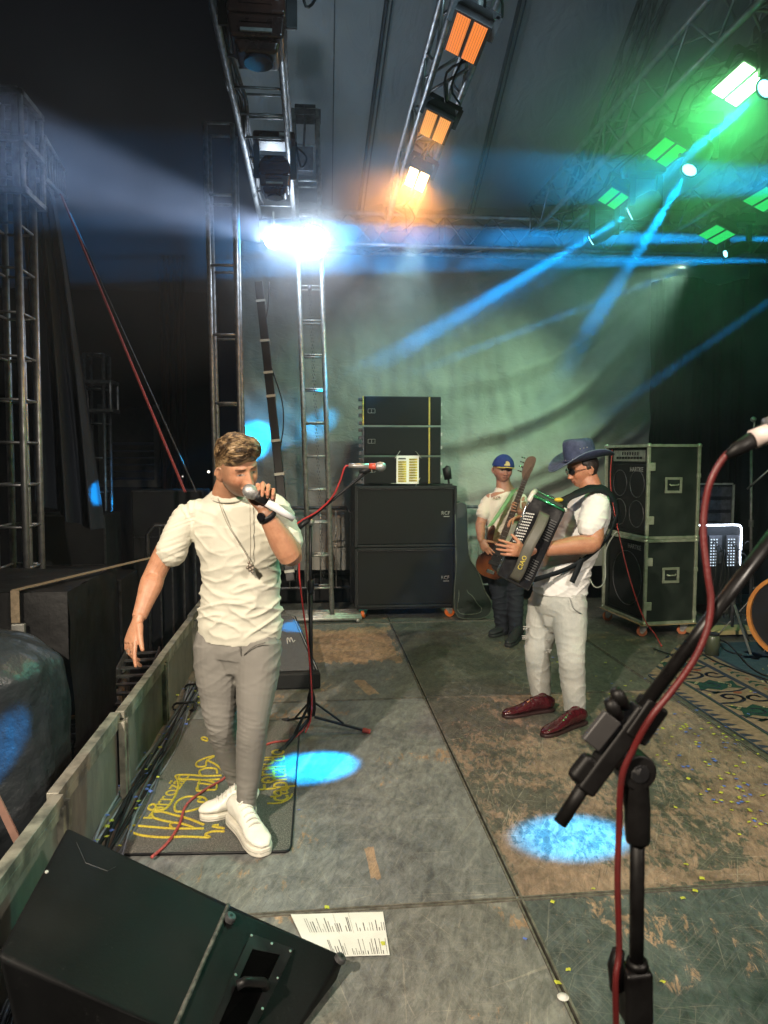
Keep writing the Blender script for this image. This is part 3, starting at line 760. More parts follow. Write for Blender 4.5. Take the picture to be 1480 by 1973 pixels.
for k, lab in ((0,'wide black subwoofer cabinet on casters, lower of the two'), (1,'wide black subwoofer cabinet, upper one carrying the speaker boxes')):
    t = thing('subwoofer', lab, 'subwoofer', ((sx0+sx1)/2, 7.45, zs[k]), 'stacked subwoofers')
    z0, z1 = zs[k]+0.004, zs[k+1]-0.003
    mb = MB(); y0 = 7.10
    mb.box2((sx0,y0,z0),(sx0+0.028,7.85,z1)); mb.box2((sx1-0.028,y0,z0),(sx1,7.85,z1))
    mb.box2((sx0+0.029,y0,z0),(sx1-0.029,7.85,z0+0.026)); mb.box2((sx0+0.029,y0,z1-0.026),(sx1-0.029,7.85,z1)); mb.box2((sx0+0.029,7.80,z0+0.027),(sx1-0.029,7.85,z1-0.027))
    mb.build('cabinet', M['blackrough'], t, bevel=0.006)
    MB().box2((sx0+0.031,y0+0.012,z0+0.029),(sx1-0.031,y0+0.03,z1-0.029)).build('grille', M['grille'], t, bevel=0.008)
    # worn pale edges round the grille
    mb = MB()
    mb.bar((sx0+0.03,y0+0.004,z0+0.028),(sx0+0.03,y0+0.004,z1-0.028),0.003,0.003); mb.bar((sx0+0.03,y0+0.004,z1-0.028),(sx1-0.03,y0+0.004,z1-0.028),0.003,0.003)
    mb.build('edge_trim', M['dark_steel'], t)
    xl = sx1-0.115; zl = (z0+z1)/2+ (0.02 if k else -0.02)
    text('badge', 'RCF', 0.05, (xl, y0+0.009, zl+0.012), (1,0,0), (0,0,1), M['mark'], t)
    mb = MB().box((xl+0.01, y0+0.009, zl-0.022),(0.06,0.002,0.008)); mb.build('badge_line', M['mark'], t)
    for s in (sx0,sx1): MB().box((s+(-0.002 if s==sx0 else 0.002), 7.45, (z0+z1)/2),(0.008,0.16,0.09)).build('handle', M['black'], t, bevel=0.003)
    if k == 0:
        rbox('dolly', (sx0+0.02,7.12,0.101),(sx1-0.02,7.84,0.117), M['blackrough'], t, 0.003)
        caster(t, sx0+0.085, 7.17, 0.100, None, teal, 0.045, R(70)); caster(t, sx1-0.075, 7.17, 0.100, None, None, 0.052, R(10))
        caster(t, sx0+0.085, 7.75, 0.100, None, None, 0.045, R(70)); caster(t, sx1-0.075, 7.75, 0.100, None, None, 0.052, R(10))
ax0, ax1 = A(692,850,7.15).x, A(850,850,7.15).x
za = [1.364, 1.655, 1.957, 2.262]
yel = pm('yellow_amber_strip', (0.42,0.32,0.03), (0.28,0.2,0.02), 8, 0.4, spec=0.8)
labs = ['black line array box at the bottom of three, with a taped note sheet','black line array box between two others on the subwoofers','black line array box on top of the speaker stack']
for k in range(3):
    t = thing('line_array_box', labs[k], 'speaker', ((ax0+ax1)/2,7.4,za[k]), 'line array boxes on the subwoofers')
    z0, z1 = za[k]+0.003, za[k+1]-0.004
    mb = MB().hexa([(ax0+0.05,7.16,z0+0.01),(ax1,7.16,z0+0.01),(ax1-0.02,7.62,z0+0.03),(ax0+0.06,7.62,z0+0.03)],[(ax0+0.05,7.16,z1),(ax1,7.16,z1),(ax1-0.02,7.62,z1-0.02),(ax0+0.06,7.62,z1-0.02)])
    mb.build('cabinet', M['blackrough'], t, bevel=0.006)
    MB().box2((ax0+0.062,7.148,z0+0.02),(ax1-0.135,7.158,z1-0.01)).build('grille', M['grille'], t, bevel=0.003)
    MB().box2((ax1-0.105,7.148,z0+0.02),(ax1-0.012,7.158,z1-0.01)).build('grille', M['grille'], t, bevel=0.003)
    MB().box2((ax1-0.128,7.151,z0+0.013),(ax1-0.113,7.158,z1-0.006)).build('edge_strip', yel, t)
    mb = MB()
    for zz in np.linspace(z0+0.03, z1-0.03, 4): mb.box((ax0+0.022,7.22,zz),(0.045,0.07,0.035)); mb.cyl((ax0+0.0,7.2,zz),(ax0+0.05,7.2,zz),0.012,8)
    mb.build('rigging', M['dark_steel'], t, bevel=0.003)
    MB().box2((ax0+0.036,7.15,z0+0.005),(ax0+0.048,7.16,z1-0.002)).build('side_rail', yel if k==2 else M['dark_steel'], t)
    for s in (0.3,0.75): MB().box((ax1+0.008,7.2,z0+(z1-z0)*s),(0.014,0.05,0.03)).build('latch', M['steel'], t)
    mb = MB(); bx, bz = ax0+0.125, z0+0.15
    for (a_, b_) in (((-0.035,0.02),(0.035,0.02)),((0.035,0.02),(0.035,-0.02)),((0.035,-0.02),(-0.035,-0.02)),((-0.035,-0.02),(-0.035,0.02)),((0,0.02),(0,-0.02))):
        mb.bar((bx+a_[0],7.146,bz+a_[1]),(bx+b_[0],7.146,bz+b_[1]),0.003,0.003)
    mb.build('badge', M['mark'], t)
# taped note sheet
nx0, nz1 = A(764,878,7.14).x, A(764,878,7.14).z; nx1, nz0 = A(807,932,7.14).x, A(807,932,7.14).z
t = thing('note_sheet', 'white note sheet with yellow rows taped to the lowest line array box', 'sheet', ((nx0+nx1)/2,7.14,nz0), None)
paperm = pm('paper', (0.70,0.70,0.66), (0.62,0.62,0.58), 5, 0.7)
MB().box2((nx0,7.140,nz0),(nx1,7.142,nz1)).build('paper', paperm, t)
yp = pm('yellow_highlight', (0.62,0.50,0.06)); mb = MB(); ink = pm('ink', (0.03,0.03,0.035)); mi = MB()
W_ = nx1-nx0; H_ = nz1-nz0
for cxx in (0.07, 0.56):
    for r_ in range(9):
        zt_ = nz1-H_*(0.10+0.094*r_) if cxx > 0.5 else nz1-H_*(0.19+0.085*r_)
        mb.box2((nx0+W_*cxx,7.1385,zt_-H_*0.070),(nx0+W_*(cxx+0.37),7.1395,zt_))
        for q in range(3):
            wl_ = random.uniform(0.15,0.33)
            mi.box2((nx0+W_*(cxx+0.02),7.1370,zt_-H_*(0.022+0.018*q)),(nx0+W_*(cxx+0.02+wl_),7.1380,zt_-H_*(0.014+0.018*q)))
mi.box2((nx0+W_*0.08,7.137,nz1-H_*0.13),(nx0+W_*0.42,7.138,nz1-H_*0.08))
mb.build('yellow_row', yp, t); mi.build('writing', ink, t)
mb = MB()
for (x, z, a) in ((nx0+0.01,nz1+0.01,R(55)),(nx1-0.005,nz1+0.01,R(-50)),(nx0-0.01,nz0+0.005,0),(nx1-0.01,nz0+0.02,R(60))):
    d = Vector((math.cos(a),0,math.sin(a)))*0.045; mb.bar(Vector((x,7.136,z))-d, Vector((x,7.136,z))+d, 0.002, 0.022, (0,1,0))
mb.build('tape', pm('masking_tape', (0.6,0.6,0.5)), t)
# small black pinspot standing on the right end of the subwoofer
p = A(860,930,7.25); t = thing('clip_lamp', 'small black clamp lamp standing on the right end of the upper subwoofer', 'lamp', (p.x,7.25,1.362))
MB().tube([(p.x-0.01,7.25,1.55),(p.x+0.0,7.25,1.54),(p.x+0.02,7.25,1.42)],[0.02,0.045,0.04],14).build('head', M['black'], t, smooth=True)
MB().cyl((p.x+0.03,7.25,1.363),(p.x+0.02,7.25,1.44),0.012,8).build('stem', M['black'], t); MB().box((p.x+0.02,7.25,1.37),(0.08,0.07,0.012)).build('base', M['black'], t)

# ---------------------------------------------------------------- crowd barrier behind
def barrier(x0, x1, y, lab):
    t = thing('crowd_barrier', lab, 'barrier', ((x0+x1)/2,y,0), 'crowd barriers before the backdrop')
    zt = 1.09
    MB().tube([(x0,y,0.02),(x0,y,zt-0.06),(x0+0.06,y,zt),(x1-0.06,y,zt),(x1,y,zt-0.06),(x1,y,0.02)],0.019,8).build('frame', M['dark_steel'], t, smooth=True)
    MB().cyl((x0,y,0.2),(x1,y,0.2),0.014,8).build('bottom_rail', M['dark_steel'], t)
    n = int((x1-x0)/0.16)
    for k in range(1, n): MB().cyl((x0+(x1-x0)*k/n,y,0.2),(x0+(x1-x0)*k/n,y,zt-0.02),0.008,6).build('bar', M['steel'], t, smooth=True)
barrier(-0.78, 0.42, 7.86, 'steel crowd barrier behind the ladder tower and the subwoofers')
barrier(1.52, 2.72, 7.86, 'steel crowd barrier behind the two musicians')
# black cases under the backdrop behind the stage
for (x0,x1,y0,y1,z1,lab) in ((-0.75,-0.1,8.55,9.1,0.30,'low black case under the backdrop, left end'),(0.0,0.55,8.55,9.1,0.24,'low black case under the backdrop, beside the subwoofers')):
    t = thing('equipment_case', lab, 'case', ((x0+x1)/2,y0,-1.2)); rbox('body',(x0,y0,-1.2),(x1,y1,z1),M['blackrough'],t)
    mb = MB(); mb.bar((x0,y0-0.005,z1),(x1,y0-0.005,z1),0.02,0.02); mb.bar((x0,y0-0.005,z1),(x0,y0-0.005,-1.2),0.02,0.02); mb.build('edge', M['dark_steel'], t)
    rbox('handle',(x0+0.2,y0-0.02,z1-0.16),(x0+0.34,y0-0.005,z1-0.08),M['dark_steel'],t,0.004)

# ---------------------------------------------------------------- guitar gig bag leaning on the subwoofers
gbm = pm('green_black_nylon', (0.005,0.010,0.008), (0.008,0.015,0.012), 8, 0.55, 0, 0.3)
piping = pm('pale_piping', (0.10,0.115,0.09))
t = thing('guitar_bag', 'dark green guitar bag with pale piping leaning beside the subwoofers', 'guitar bag', (1.62,7.05,0))
prof = [(0.00,0.02),(0.10,0.0),(0.30,0.0),(0.42,0.05),(0.44,0.16),(0.36,0.28),(0.30,0.42),(0.24,0.52),(0.17,0.60),(0.14,0.75),(0.135,1.10),(0.09,1.17),(0.02,1.17),(-0.02,1.10),(-0.02,0.70),(-0.02,0.5),(-0.04,0.35),(-0.05,0.12)]
prof = [(p.x*0.78, p.z) for p in smoothpts([(a,0,b) for a, b in prof]+[(prof[0][0],0,prof[0][1])], 4)[:-1]]
gx = 1.455
MB().prism([(gx+a, 7.0+b*0.10, b+0.012) for a, b in prof], (0.0,0.14,0)).build('body', gbm, t, bevel=0.02, seg=3)
MB().tube([(gx+a, 6.998+b*0.10, b+0.012) for a, b in prof], 0.0045, 6, closed=True).build('piping', piping, t, smooth=True)
MB().tube([(gx+0.02+0.8*a*0.8, 6.992+b*0.06+0.0, 0.06+b*0.36) for a, b in prof], 0.004, 6, closed=True).build('pocket_seam', piping, t, smooth=True)

# ---------------------------------------------------------------- wedge monitors
def wedge_far():
    t = thing('floor_monitor', 'black wedge floor monitor behind the singer, lit blue on its grille', 'floor monitor', (-0.3,5.2,0))
    F0, F1 = Vector((-0.62,4.98,0.004)), Vector((0.045,4.98,0.004)); T0, T1 = Vector((-0.58,5.74,0.36)), Vector((-0.15,5.78,0.36)); B0, B1 = Vector((-0.58,5.86,0.004)), Vector((-0.15,5.90,0.004))
    U = Vector((0,0,0.11))
    MB().add([F0,F1,F1+U,F0+U,T0,T1,B0,B1],[(0,1,2,3),(3,2,5,4),(4,5,7,6),(6,7,1,0),(1,7,5,2),(0,3,4,6)]).build('cabinet', M['blackrough'], t, bevel=0.012)
    def on(u, v, o=0.0):
        a, b = (F0+U).lerp(T0, v), (F1+U).lerp(T1, v); n = (F1-F0).cross(T0-F0-U).normalized(); n = n if n.z > 0 else -n
        return a.lerp(b, u)+n*o
    q = [(0.04,0.04),(0.95,0.04),(0.93,0.95),(0.05,0.95)]
    MB().hexa([on(*p,0.002) for p in q],[on(*p,0.012) for p in q]).build('grille', pm('speckled_grille', (0.035,0.037,0.042), (0.09,0.095,0.10), 120, 0.6, 0, 0.6, 300), t, bevel=0.003)
    for (a_, b_) in ((q[1],q[2]),(q[3],q[2])): MB().cyl(on(a_[0]+0.02,a_[1],0.008), on(b_[0]+0.02,b_[1]+0.0,0.008), 0.004, 6).build('edge_trim', M['steel'], t)
    sc = [(0.72,0.46),(0.725,0.54),(0.74,0.56),(0.76,0.48),(0.77,0.55),(0.79,0.56),(0.80,0.48),(0.83,0.51)]
    MB().tube([on(u,v,0.015) for u,v in sc],0.0035,5).build('chalk_mark', M['white'], t)
wedge_far()
def wedge_near():
    t = thing('floor_monitor', 'big scuffed black floor monitor in the near left corner seen from behind', 'floor monitor', (-0.5,1.9,0))
    ZA, ZB_, ZC = 0.47, 0.30, 0.085
    P1, P2, P3 = H(128,1590,ZA), H(440,1745,ZB_), H(668,1838,ZC)
    Q1, Q2, Q3 = H(-8,1838,ZA-0.0), H(330,1995,ZB_), H(575,1985,ZC-0.055)
    # near end cap is cut obliquely, out of frame
    mfar = [P1, P2, P3]; 
    low = Vector((0,0,0))
    P1b = Vector((P1.x+0.04, P1.y+0.02, 0.02)); P3b = Vector((P3.x-0.03, P3.y-0.01, 0.004))
    Q1b = Vector((Q1.x+0.10, Q1.y-0.05, 0.02)); Q3b = Vector((Q3.x-0.02, Q3.y, 0.003))
    R1 = H(124,1976,0.34); 
    cabm = pm('scuffed_black_paint', (0.0035,0.0035,0.004), (0.008,0.0085,0.009), 3.5, 0.6, 0, 0.5, 90, 0.0012, rvar=0.10, spec=0.14)
    nt = cabm.node_tree; P = nt.nodes['Principled BSDF']
    src = P.inputs['Base Color'].links[0].from_socket
    sc = ramp(nt, ntex(nt, coords(nt,(1,1,1)), 70, 8, 0.8), [(0.60,0.0),(0.72,1.0)])
    sc2 = ramp(nt, ntex(nt, coords(nt,(2,2,2)), 3.0, 6, 0.7), [(0.45,0.0),(0.62,1.0)])
    c = mixc(nt, mth(nt,'MULTIPLY',mth(nt,'MULTIPLY',sc,sc2),0.5), src, (0.12,0.12,0.115)); nt.links.new(c, P.inputs['Base Color'])
    vs = [P1,P2,P3,P3b,P1b, Q1,Q2,Q3,Q3b,Q1b, R1]
    fs = [(0,1,6,5),(1,2,7,6),(2,3,8,7),(3,4,9,8),(4,0,5,9),(4,3,2,1,0),(5,6,7,8,9)]
    MB().add(vs[:10], fs).build('cabinet', cabm, t, bevel=0.016, seg=3)
    def onB(u, v, o=0.0):   # panel between fold and lower edge: u along P2->P3, v towards the camera
        a = P2.lerp(P3,u); b = Q2.lerp(Q3,u); n = (P3-P2).cross(Q2-P2).normalized(); n = n if n.z > 0 else -n
        return a.lerp(b, v)+n*o
    # handle: frame, flat black plate painting the recess shade, grip bar
    fr = MB(); o = 0.003
    ring_o = [(0.24,0.17),(0.60,0.17),(0.60,1.02),(0.24,1.02)]; ring_i = [(0.30,0.30),(0.52,0.27),(0.52,0.94),(0.30,0.96)]
    for k in range(4):
        a, b = ring_o[k], ring_o[(k+1)%4]; c_, d_ = ring_i[(k+1)%4], ring_i[k]
        fr.hexa([onB(*a,0.0005),onB(*b,0.0005),onB(*c_,0.0005),onB(*d_,0.0005)],[onB(*a,o),onB(*b,o),onB(*c_,o),onB(*d_,o)])
    fr.build('handle_plate', M['black'], t, bevel=0.001)
    MB().hexa([onB(*q,0.0003) for q in ring_i],[onB(*q,0.0018) for q in ring_i]).build('recess_shade_plate', pm('recess_shade_black', (0.0015,0.0015,0.0015), rough=0.95, spec=0.0), t)
    MB().tube([onB(0.30,0.66,0.014), onB(0.34,0.66,0.03), onB(0.48,0.64,0.03), onB(0.52,0.63,0.014)],0.013,12).build('handle', M['black'], t, smooth=True)
    for q in ((0.25,0.19),(0.42,0.20),(0.58,0.21),(0.58,0.50),(0.58,0.80),(0.26,0.55)):
        MB().cyl(onB(*q,0.003),onB(*q,0.0055),0.004,10).build('screw', M['steel'], t)
    for q in ((0.045,0.11),(0.975,0.10)):
        f_ = MB().tube([onB(*q,0.0),onB(*q,0.012),onB(*q,0.015)],[0.019,0.017,0.013],18).build('rubber_foot', M['dark_steel'], t)
        MB().cyl(onB(*q,0.0145),onB(*q,0.0165),0.005,10).build('foot_screw', M['black'], t)
    # worn glued fold strip
    mb = MB(); pts = [P2.lerp(Q2,k/30)+Vector((0,0,0.001+0.002*noise.noise(Vector((k*0.9,0,0))))) for k in range(31)]
    mb.tube(pts,0.0065,8); mb.build('fold_strip', pm('worn_fold', (0.03,0.03,0.028), (0.14,0.135,0.12), 60, 0.6, 0, 0.8, 200), t, smooth=True)
    def onA(u,v,o=0.0):
        a = P1.lerp(P2,u); b = Q1.lerp(Q2,u); n = (P2-P1).cross(Q1-P1).normalized(); n = n if n.z>0 else -n
        return a.lerp(b,v)+n*o
    scm = pm('scratch_grey', (0.04,0.042,0.045))
    mb = MB()
    for pl in ([(0.10,0.10),(0.20,0.22),(0.33,0.20),(0.36,0.14)],): mb.tube([onA(u,v,0.0006) for u,v in pl],0.0010,4)
    mb.build('scratch', scm, t)
    MB().cyl(onA(0.03,0.42,0.0),onA(0.03,0.42,0.004),0.005,10).build('screw', M['white'], t)
    return t
wedge_near()

# ---------------------------------------------------------------- amplifier road cases on the right
edgeM = pm('case_edge_aluminium', (0.50,0.52,0.42), (0.30,0.33,0.24), 14, 0.4, 0.6, 0.2)
casep = pm('black_case_laminate', (0.006,0.010,0.008), (0.011,0.017,0.013), 5, 0.55, 0, 0.3, 120, 0.001)
Cn = Vector((2.994,6.12,0)); fd = Vector((-0.09,0.996,0)).normalized(); sd = Vector((0.996,0.09,0)).normalized()
def cp(a, b, z): return Cn+fd*a+sd*b+Vector((0,0,z))
DEP, WID = 0.76, 0.50
def roadcase(z0, z1, lab, kind):
    t = thing('amplifier_road_case', lab, 'road case', cp(DEP/2,WID/2,z0), 'stacked amplifier road cases')
    def bb(a0,a1,b0,b1,c0,c1,nm,mt,bev=0.003): 
        return MB().hexa([cp(a0,b0,c0),cp(a1,b0,c0),cp(a1,b1,c0),cp(a0,b1,c0)],[cp(a0,b0,c1),cp(a1,b0,c1),cp(a1,b1,c1),cp(a0,b1,c1)]).build(nm,mt,t,bevel=bev)
    bb(0,0.012,0.01,WID,z0,z1,'side_panel',casep); bb(DEP-0.012,DEP,0.01,WID,z0,z1,'side_panel',casep)
    bb(0.013,DEP-0.013,0.01,WID,z0,z0+0.012,'bottom_panel',casep); bb(0.013,DEP-0.013,0.01,WID,z1-0.012,z1,'top_panel',casep); bb(0.013,DEP-0.013,WID-0.012,WID,z0+0.013,z1-0.013,'back_panel',casep)
    # aluminium edges of the near side and the front opening
    e = 0.013
    for (p, q) in ((cp(-0.003,0,z0+e),cp(-0.003,0,z1-e)),(cp(-0.003,WID,z0+e),cp(-0.003,WID,z1-e)),(cp(-0.003,e,z0),cp(-0.003,WID-e,z0)),(cp(-0.003,e,z1),cp(-0.003,WID-e,z1)),
                   (cp(e,-0.001,z0),cp(DEP-e,-0.001,z0)),(cp(e,-0.001,z1),cp(DEP-e,-0.001,z1)),(cp(DEP,-0.001,z0+e),cp(DEP,-0.001,z1-e))):
        MB().bar(p,q,0.026,0.026,(0,0,1) if abs((p-q).z)<0.01 else fd).build('edge_profile', edgeM, t, bevel=0.003)
    for a in (-0.003,DEP):
        for b in (0,WID):
            for z in (z0,z1): MB().ball(cp(a,b,z),0.024,12).build('ball_corner', edgeM, t, smooth=True)
    zm = (z0+z1)/2; h = MB()
    hc = cp(-0.004,WID*0.5,zm+0.06)
    hf = MB()
    for (u0,u1,v0,v1) in ((-0.085,0.085,0.05,0.072),(-0.085,0.085,-0.072,-0.05),(-0.085,-0.062,-0.05,0.05),(0.062,0.085,-0.05,0.05)):
        hf.hexa([hc+sd*u0+Vector((0,0,v0)),hc+sd*u1+Vector((0,0,v0)),hc+sd*u1+Vector((0,0,v1)),hc+sd*u0+Vector((0,0,v1))],[hc-fd*0.007+sd*u0+Vector((0,0,v0)),hc-fd*0.007+sd*u1+Vector((0,0,v0)),hc-fd*0.007+sd*u1+Vector((0,0,v1)),hc-fd*0.007+sd*u0+Vector((0,0,v1))])
    hf.build('handle_dish', edgeM, t, bevel=0.002)
    MB().tube([hc-fd*0.01+sd*-0.045+Vector((0,0,0.01)),hc-fd*0.02+sd*-0.035,hc-fd*0.02+sd*0.035,hc-fd*0.01+sd*0.045+Vector((0,0,0.01))],0.007,8).build('handle', edgeM, t, smooth=True)
    for zz in (z0+0.16, z1-0.19):
        MB().box(cp(-0.010,0.03,zz),(0.06,0.02,0.075)).build('butterfly_latch', edgeM, t, bevel=0.005)
        MB().box(cp(-0.010,WID-0.0,zz-0.08),(0.035,0.02,0.04)).build('latch_plate', edgeM, t, bevel=0.005)
    # speaker cabinet inside, facing the singer
    zt = z1-0.16 if kind == 'top' else z1-0.025
    bb(0.04,DEP-0.03,0.045,WID-0.03,z0+0.016,zt,'speaker_cabinet',M['blackrough'],0.008)
    bb(0.06,DEP-0.05,0.036,0.0445,z0+0.04,zt-0.02,'speaker_grille',M['grille'],0.004)
    if kind == 'top': cones = [(0.24,z0+0.20,0.125),(0.55,z0+0.20,0.125),(0.24,z0+0.48,0.125),(0.55,z0+0.48,0.125)]
    else: cones = [(DEP/2,z0+0.36,0.26)]
    for (a,z,r) in cones:
        c = cp(a,0.034,z); pts = [c+fd*math.cos(i*math.pi/16)*r+Vector((0,0,math.sin(i*math.pi/16)*r)) for i in range(32)]
        MB().tube(pts,0.004,6,closed=True).build('speaker_ring', M['dark_steel'], t, smooth=True)
    text('badge', 'HARTKE', 0.062, cp(DEP*0.33,0.030,zt-0.06), -fd, (0,0,1), M['mark'], t)
    return t
zc = [0.135, 0.905, 1.752]
t1 = roadcase(zc[0], zc[1]-0.014, 'open black road case with one large speaker, lower of two', 'low')
roadcase(zc[1]+0.014, zc[2], 'open black road case holding a four speaker cabinet, upper of two', 'top')
cpx = lambda a, b: (cp(a,b,0).x, cp(a,b,0).y)
MB().hexa([cp(-0.03,-0.03,0.118),cp(DEP+0.03,-0.03,0.118),cp(DEP+0.03,WID+0.03,0.118),cp(-0.03,WID+0.03,0.118)],[cp(-0.03,-0.03,0.119+0.002),cp(DEP+0.03,-0.03,0.121),cp(DEP+0.03,WID+0.03,0.121),cp(-0.03,WID+0.03,0.121)]).build('caster_board', M['wood'], t1)
for (a,b) in ((0.06,0.04),(DEP-0.06,0.04),(0.06,WID-0.05),(DEP-0.06,WID-0.05)): caster(t1, *cpx(a,b), 0.117, pm('brown_caster', (0.45,0.13,0.05)), M['alu'], 0.047, R(160))
# amplifier head
t = thing('bass_amplifier', 'silver front bass amplifier resting in the upper road case', 'amplifier', cp(DEP/2,0.2,zc[2]-0.155))
z0 = zc[2]-0.155
MB().hexa([cp(0.09,0.03,z0),cp(DEP-0.08,0.03,z0),cp(DEP-0.08,WID-0.05,z0),cp(0.09,WID-0.05,z0)],[cp(0.09,0.03,z0+0.125),cp(DEP-0.08,0.03,z0+0.125),cp(DEP-0.08,WID-0.05,z0+0.125),cp(0.09,WID-0.05,z0+0.125)]).build('chassis', M['black'], t, bevel=0.004)
MB().hexa([cp(0.10,0.024,z0+0.012),cp(DEP-0.09,0.024,z0+0.012),cp(DEP-0.09,0.029,z0+0.012),cp(0.10,0.029,z0+0.012)],[cp(0.10,0.024,z0+0.115),cp(DEP-0.09,0.024,z0+0.115),cp(DEP-0.09,0.029,z0+0.115),cp(0.10,0.029,z0+0.115)]).build('front_plate', pm('amp_silver', (0.33,0.34,0.30), (0.22,0.23,0.2), 20, 0.4, 0.6), t, bevel=0.002)
for k in range(9): MB().cyl(cp(0.16+0.052*k,0.023,z0+0.045),cp(0.16+0.052*k,0.008,z0+0.045),0.011,10).build('knob', M['black'], t)
for k in range(7): MB().box(cp(0.22+0.045*k,0.021,z0+0.085),(0.006,0.012,0.03)).build('slider', M['black'], t)
# grey cable looping off the cases, thin red cable down their front
MB().tube(smoothpts([cp(0.5,-0.02,0.93),A(1168,1060,6.7),A(1165,1120,6.6),A(1145,1130,6.6),A(1130,1095,6.7),A(1125,1070,6.9)],6),0.007,6).build('cable', pm('grey_cable', (0.35,0.37,0.33)), smooth=True, label='pale grey cable looping from the road cases behind the accordionist', cat='cable')
redc = pm('red_cable', (0.42,0.03,0.03), (0.30,0.02,0.02), 20, 0.4)
MB().tube(smoothpts([cp(0.6,-0.03,1.72),A(1177,940,6.35),A(1195,1040,6.2),A(1215,1120,6.1),A(1240,1190,6.05),A(1262,1222,6.0),H(1275,1245,0.01)],6),0.005,6).build('cable', redc, smooth=True, label='thin red cable hanging diagonally across the road case front', cat='cable')
# wooden board right of cases
MB().box((3.75,6.15,0.05),(0.62,0.22,0.04)).build('wooden_board', pm('pale_pine', (0.5,0.42,0.22), (0.4,0.32,0.16), 6, 0.6), bevel=0.004, label='pale wooden board lying by the carpet corner', cat='board')

# ---------------------------------------------------------------- rack with glowing strip, drum gear
t = thing('mixer_rack', 'equipment rack with a glowing white LED strip round its edge', 'rack', (4.1,7.0,0))
rx0, rx1 = A(1352,1050,6.9).x, A(1437,1050,6.9).x; rz1 = A(1400,1012,6.9).z
rbox('body',(rx0,6.95,0.12),(rx1,7.5,rz1-0.01),M['blackrough'],t)
for q in range(2): rbox('front_panel',(rx0+0.10+q*0.19,6.93,0.55),(rx0+0.24+q*0.19,6.949,rz1-0.11),M['dark_steel'],t,0.002)
jack = emis('jack_light', (0.7,0.85,1.0), 1.3)
for q in range(6):
    mb = MB()
    for k in range(10): mb.cyl((rx0+0.12+0.03*(q%3)+0.19*(q//3),6.921,rz1-0.15-0.03*k),(rx0+0.12+0.03*(q%3)+0.19*(q//3),6.929,rz1-0.15-0.03*k),0.007,7)
    mb.build('jack_row', jack, t)
strip = emis('white_led_strip', (0.75,0.85,1.0), 9)
MB().tube(smoothpts([(rx0-0.02,6.92,rz1),(rx0+0.2,6.92,rz1+0.0),(rx1-0.1,6.92,rz1),(rx1-0.05,6.92,rz1-0.02),(rx1-0.04,6.92,rz1-0.10),(rx1-0.04,6.92,rz1-0.42)],5),0.009,8).build('led_strip', strip, t, smooth=True)
rb = bpy.data.lights.new('strip_light','AREA'); rb.energy = 3; rb.color = (0.6,0.75,1.0); rb.size = 0.4
ro = bpy.data.objects.new('strip_light', rb); col.objects.link(ro); ro.location = ((rx0+rx1)/2,6.85,rz1+0.05); ro.rotation_euler = (R(60),0,0)
mb = MB()
for q in range(9):
    a = Vector((rx0+0.12+0.045*q,6.92,rz1-0.2-0.04*(q%4))); b = Vector((rx0+0.0+0.06*q,6.75,0.02))
    mb.tube(smoothpts([a,a+Vector((0.0,-0.09,0.02)),a.lerp(b,0.4)+Vector((0.06*math.sin(q*2),-0.1,0)),b+Vector((0,0,0.15)),b],4),0.006,5)
mb.build('patch_cable', M['black'], t, smooth=True)
t = thing('amplifier_stack', 'dim stacked rack units behind the glowing mixer rack', 'rack', (4.2,7.7,0))
qx0, qx1 = A(1343,960,7.6).x, A(1412,960,7.6).x; qz = A(1380,934,7.6).z
rbox('frame',(qx0,7.6,0.0),(qx1,7.95,qz),M['blackrough'],t)
for k in range(5): rbox('unit',(qx0+0.03,7.57,qz-0.13-0.15*k),(qx1-0.03,7.598,qz-0.02-0.15*k),M['dark_steel'],t,0.004)
mb = MB(); mb.bar((qx1,7.59,qz),(qx1,7.59,0.3),0.02,0.02,(0,1,0)); mb.bar((qx0,7.59,qz+0.01),(qx1-0.011,7.59,qz+0.01),0.02,0.02,(0,1,0)); mb.build('edge_profile', edgeM, t)
# kick drum
orangew = pm('orange_wood_hoop', (0.62,0.25,0.06), (0.46,0.16,0.035), 8, 0.35)
dc = A(1532,1190,5.25); da = Vector((-0.80,-0.60,0)).normalized()
t = thing('kick_drum', 'kick drum with orange wooden hoop cut by the right picture edge', 'drum', (dc.x,dc.y,dc.z-0.36))
def ringpts(c, r, n=40): 
    u = Vector((-da.y,da.x,0)); return [c+u*math.cos(2*math.pi*i/n)*r+Vector((0,0,math.sin(2*math.pi*i/n)*r)) for i in range(n)]
for s in (0,-0.42):
    mb = MB(); c = dc+da*s; a = ringpts(c,0.355); b = ringpts(c+da*0.045,0.355); a2 = ringpts(c,0.325); b2 = ringpts(c+da*0.045,0.325); n = 40
    mb.add(a+b+b2+a2, [(i,(i+1)%n,n+(i+1)%n,n+i) for i in range(n)]+[(n+i,n+(i+1)%n,2*n+(i+1)%n,2*n+i) for i in range(n)]+[(2*n+i,2*n+(i+1)%n,3*n+(i+1)%n,3*n+i) for i in range(n)])
    mb.build('hoop', orangew, t, smooth=False)
MB().cyl(dc+da*0.012, dc+da*0.016, 0.322, 40).build('drum_head', pm('black_drum_head', (0.015,0.014,0.014), rough=0.35), t)
MB().cyl(dc-da*0.005, dc-da*0.40, 0.322, 40).build('shell', pm('dark_drum_shell', (0.03,0.02,0.015), rough=0.3), t, smooth=True)
for i in range(8):
    a = 2*math.pi*i/8+0.2; u = Vector((-da.y,da.x,0)); q = dc+u*math.cos(a)*0.345+Vector((0,0,math.sin(a)*0.345)); rr = (q-dc).normalized()
    MB().cyl(q+rr*0.02+da*0.05, q+rr*0.02-da*0.16, 0.005, 6).build('tension_rod', M['alu'], t)
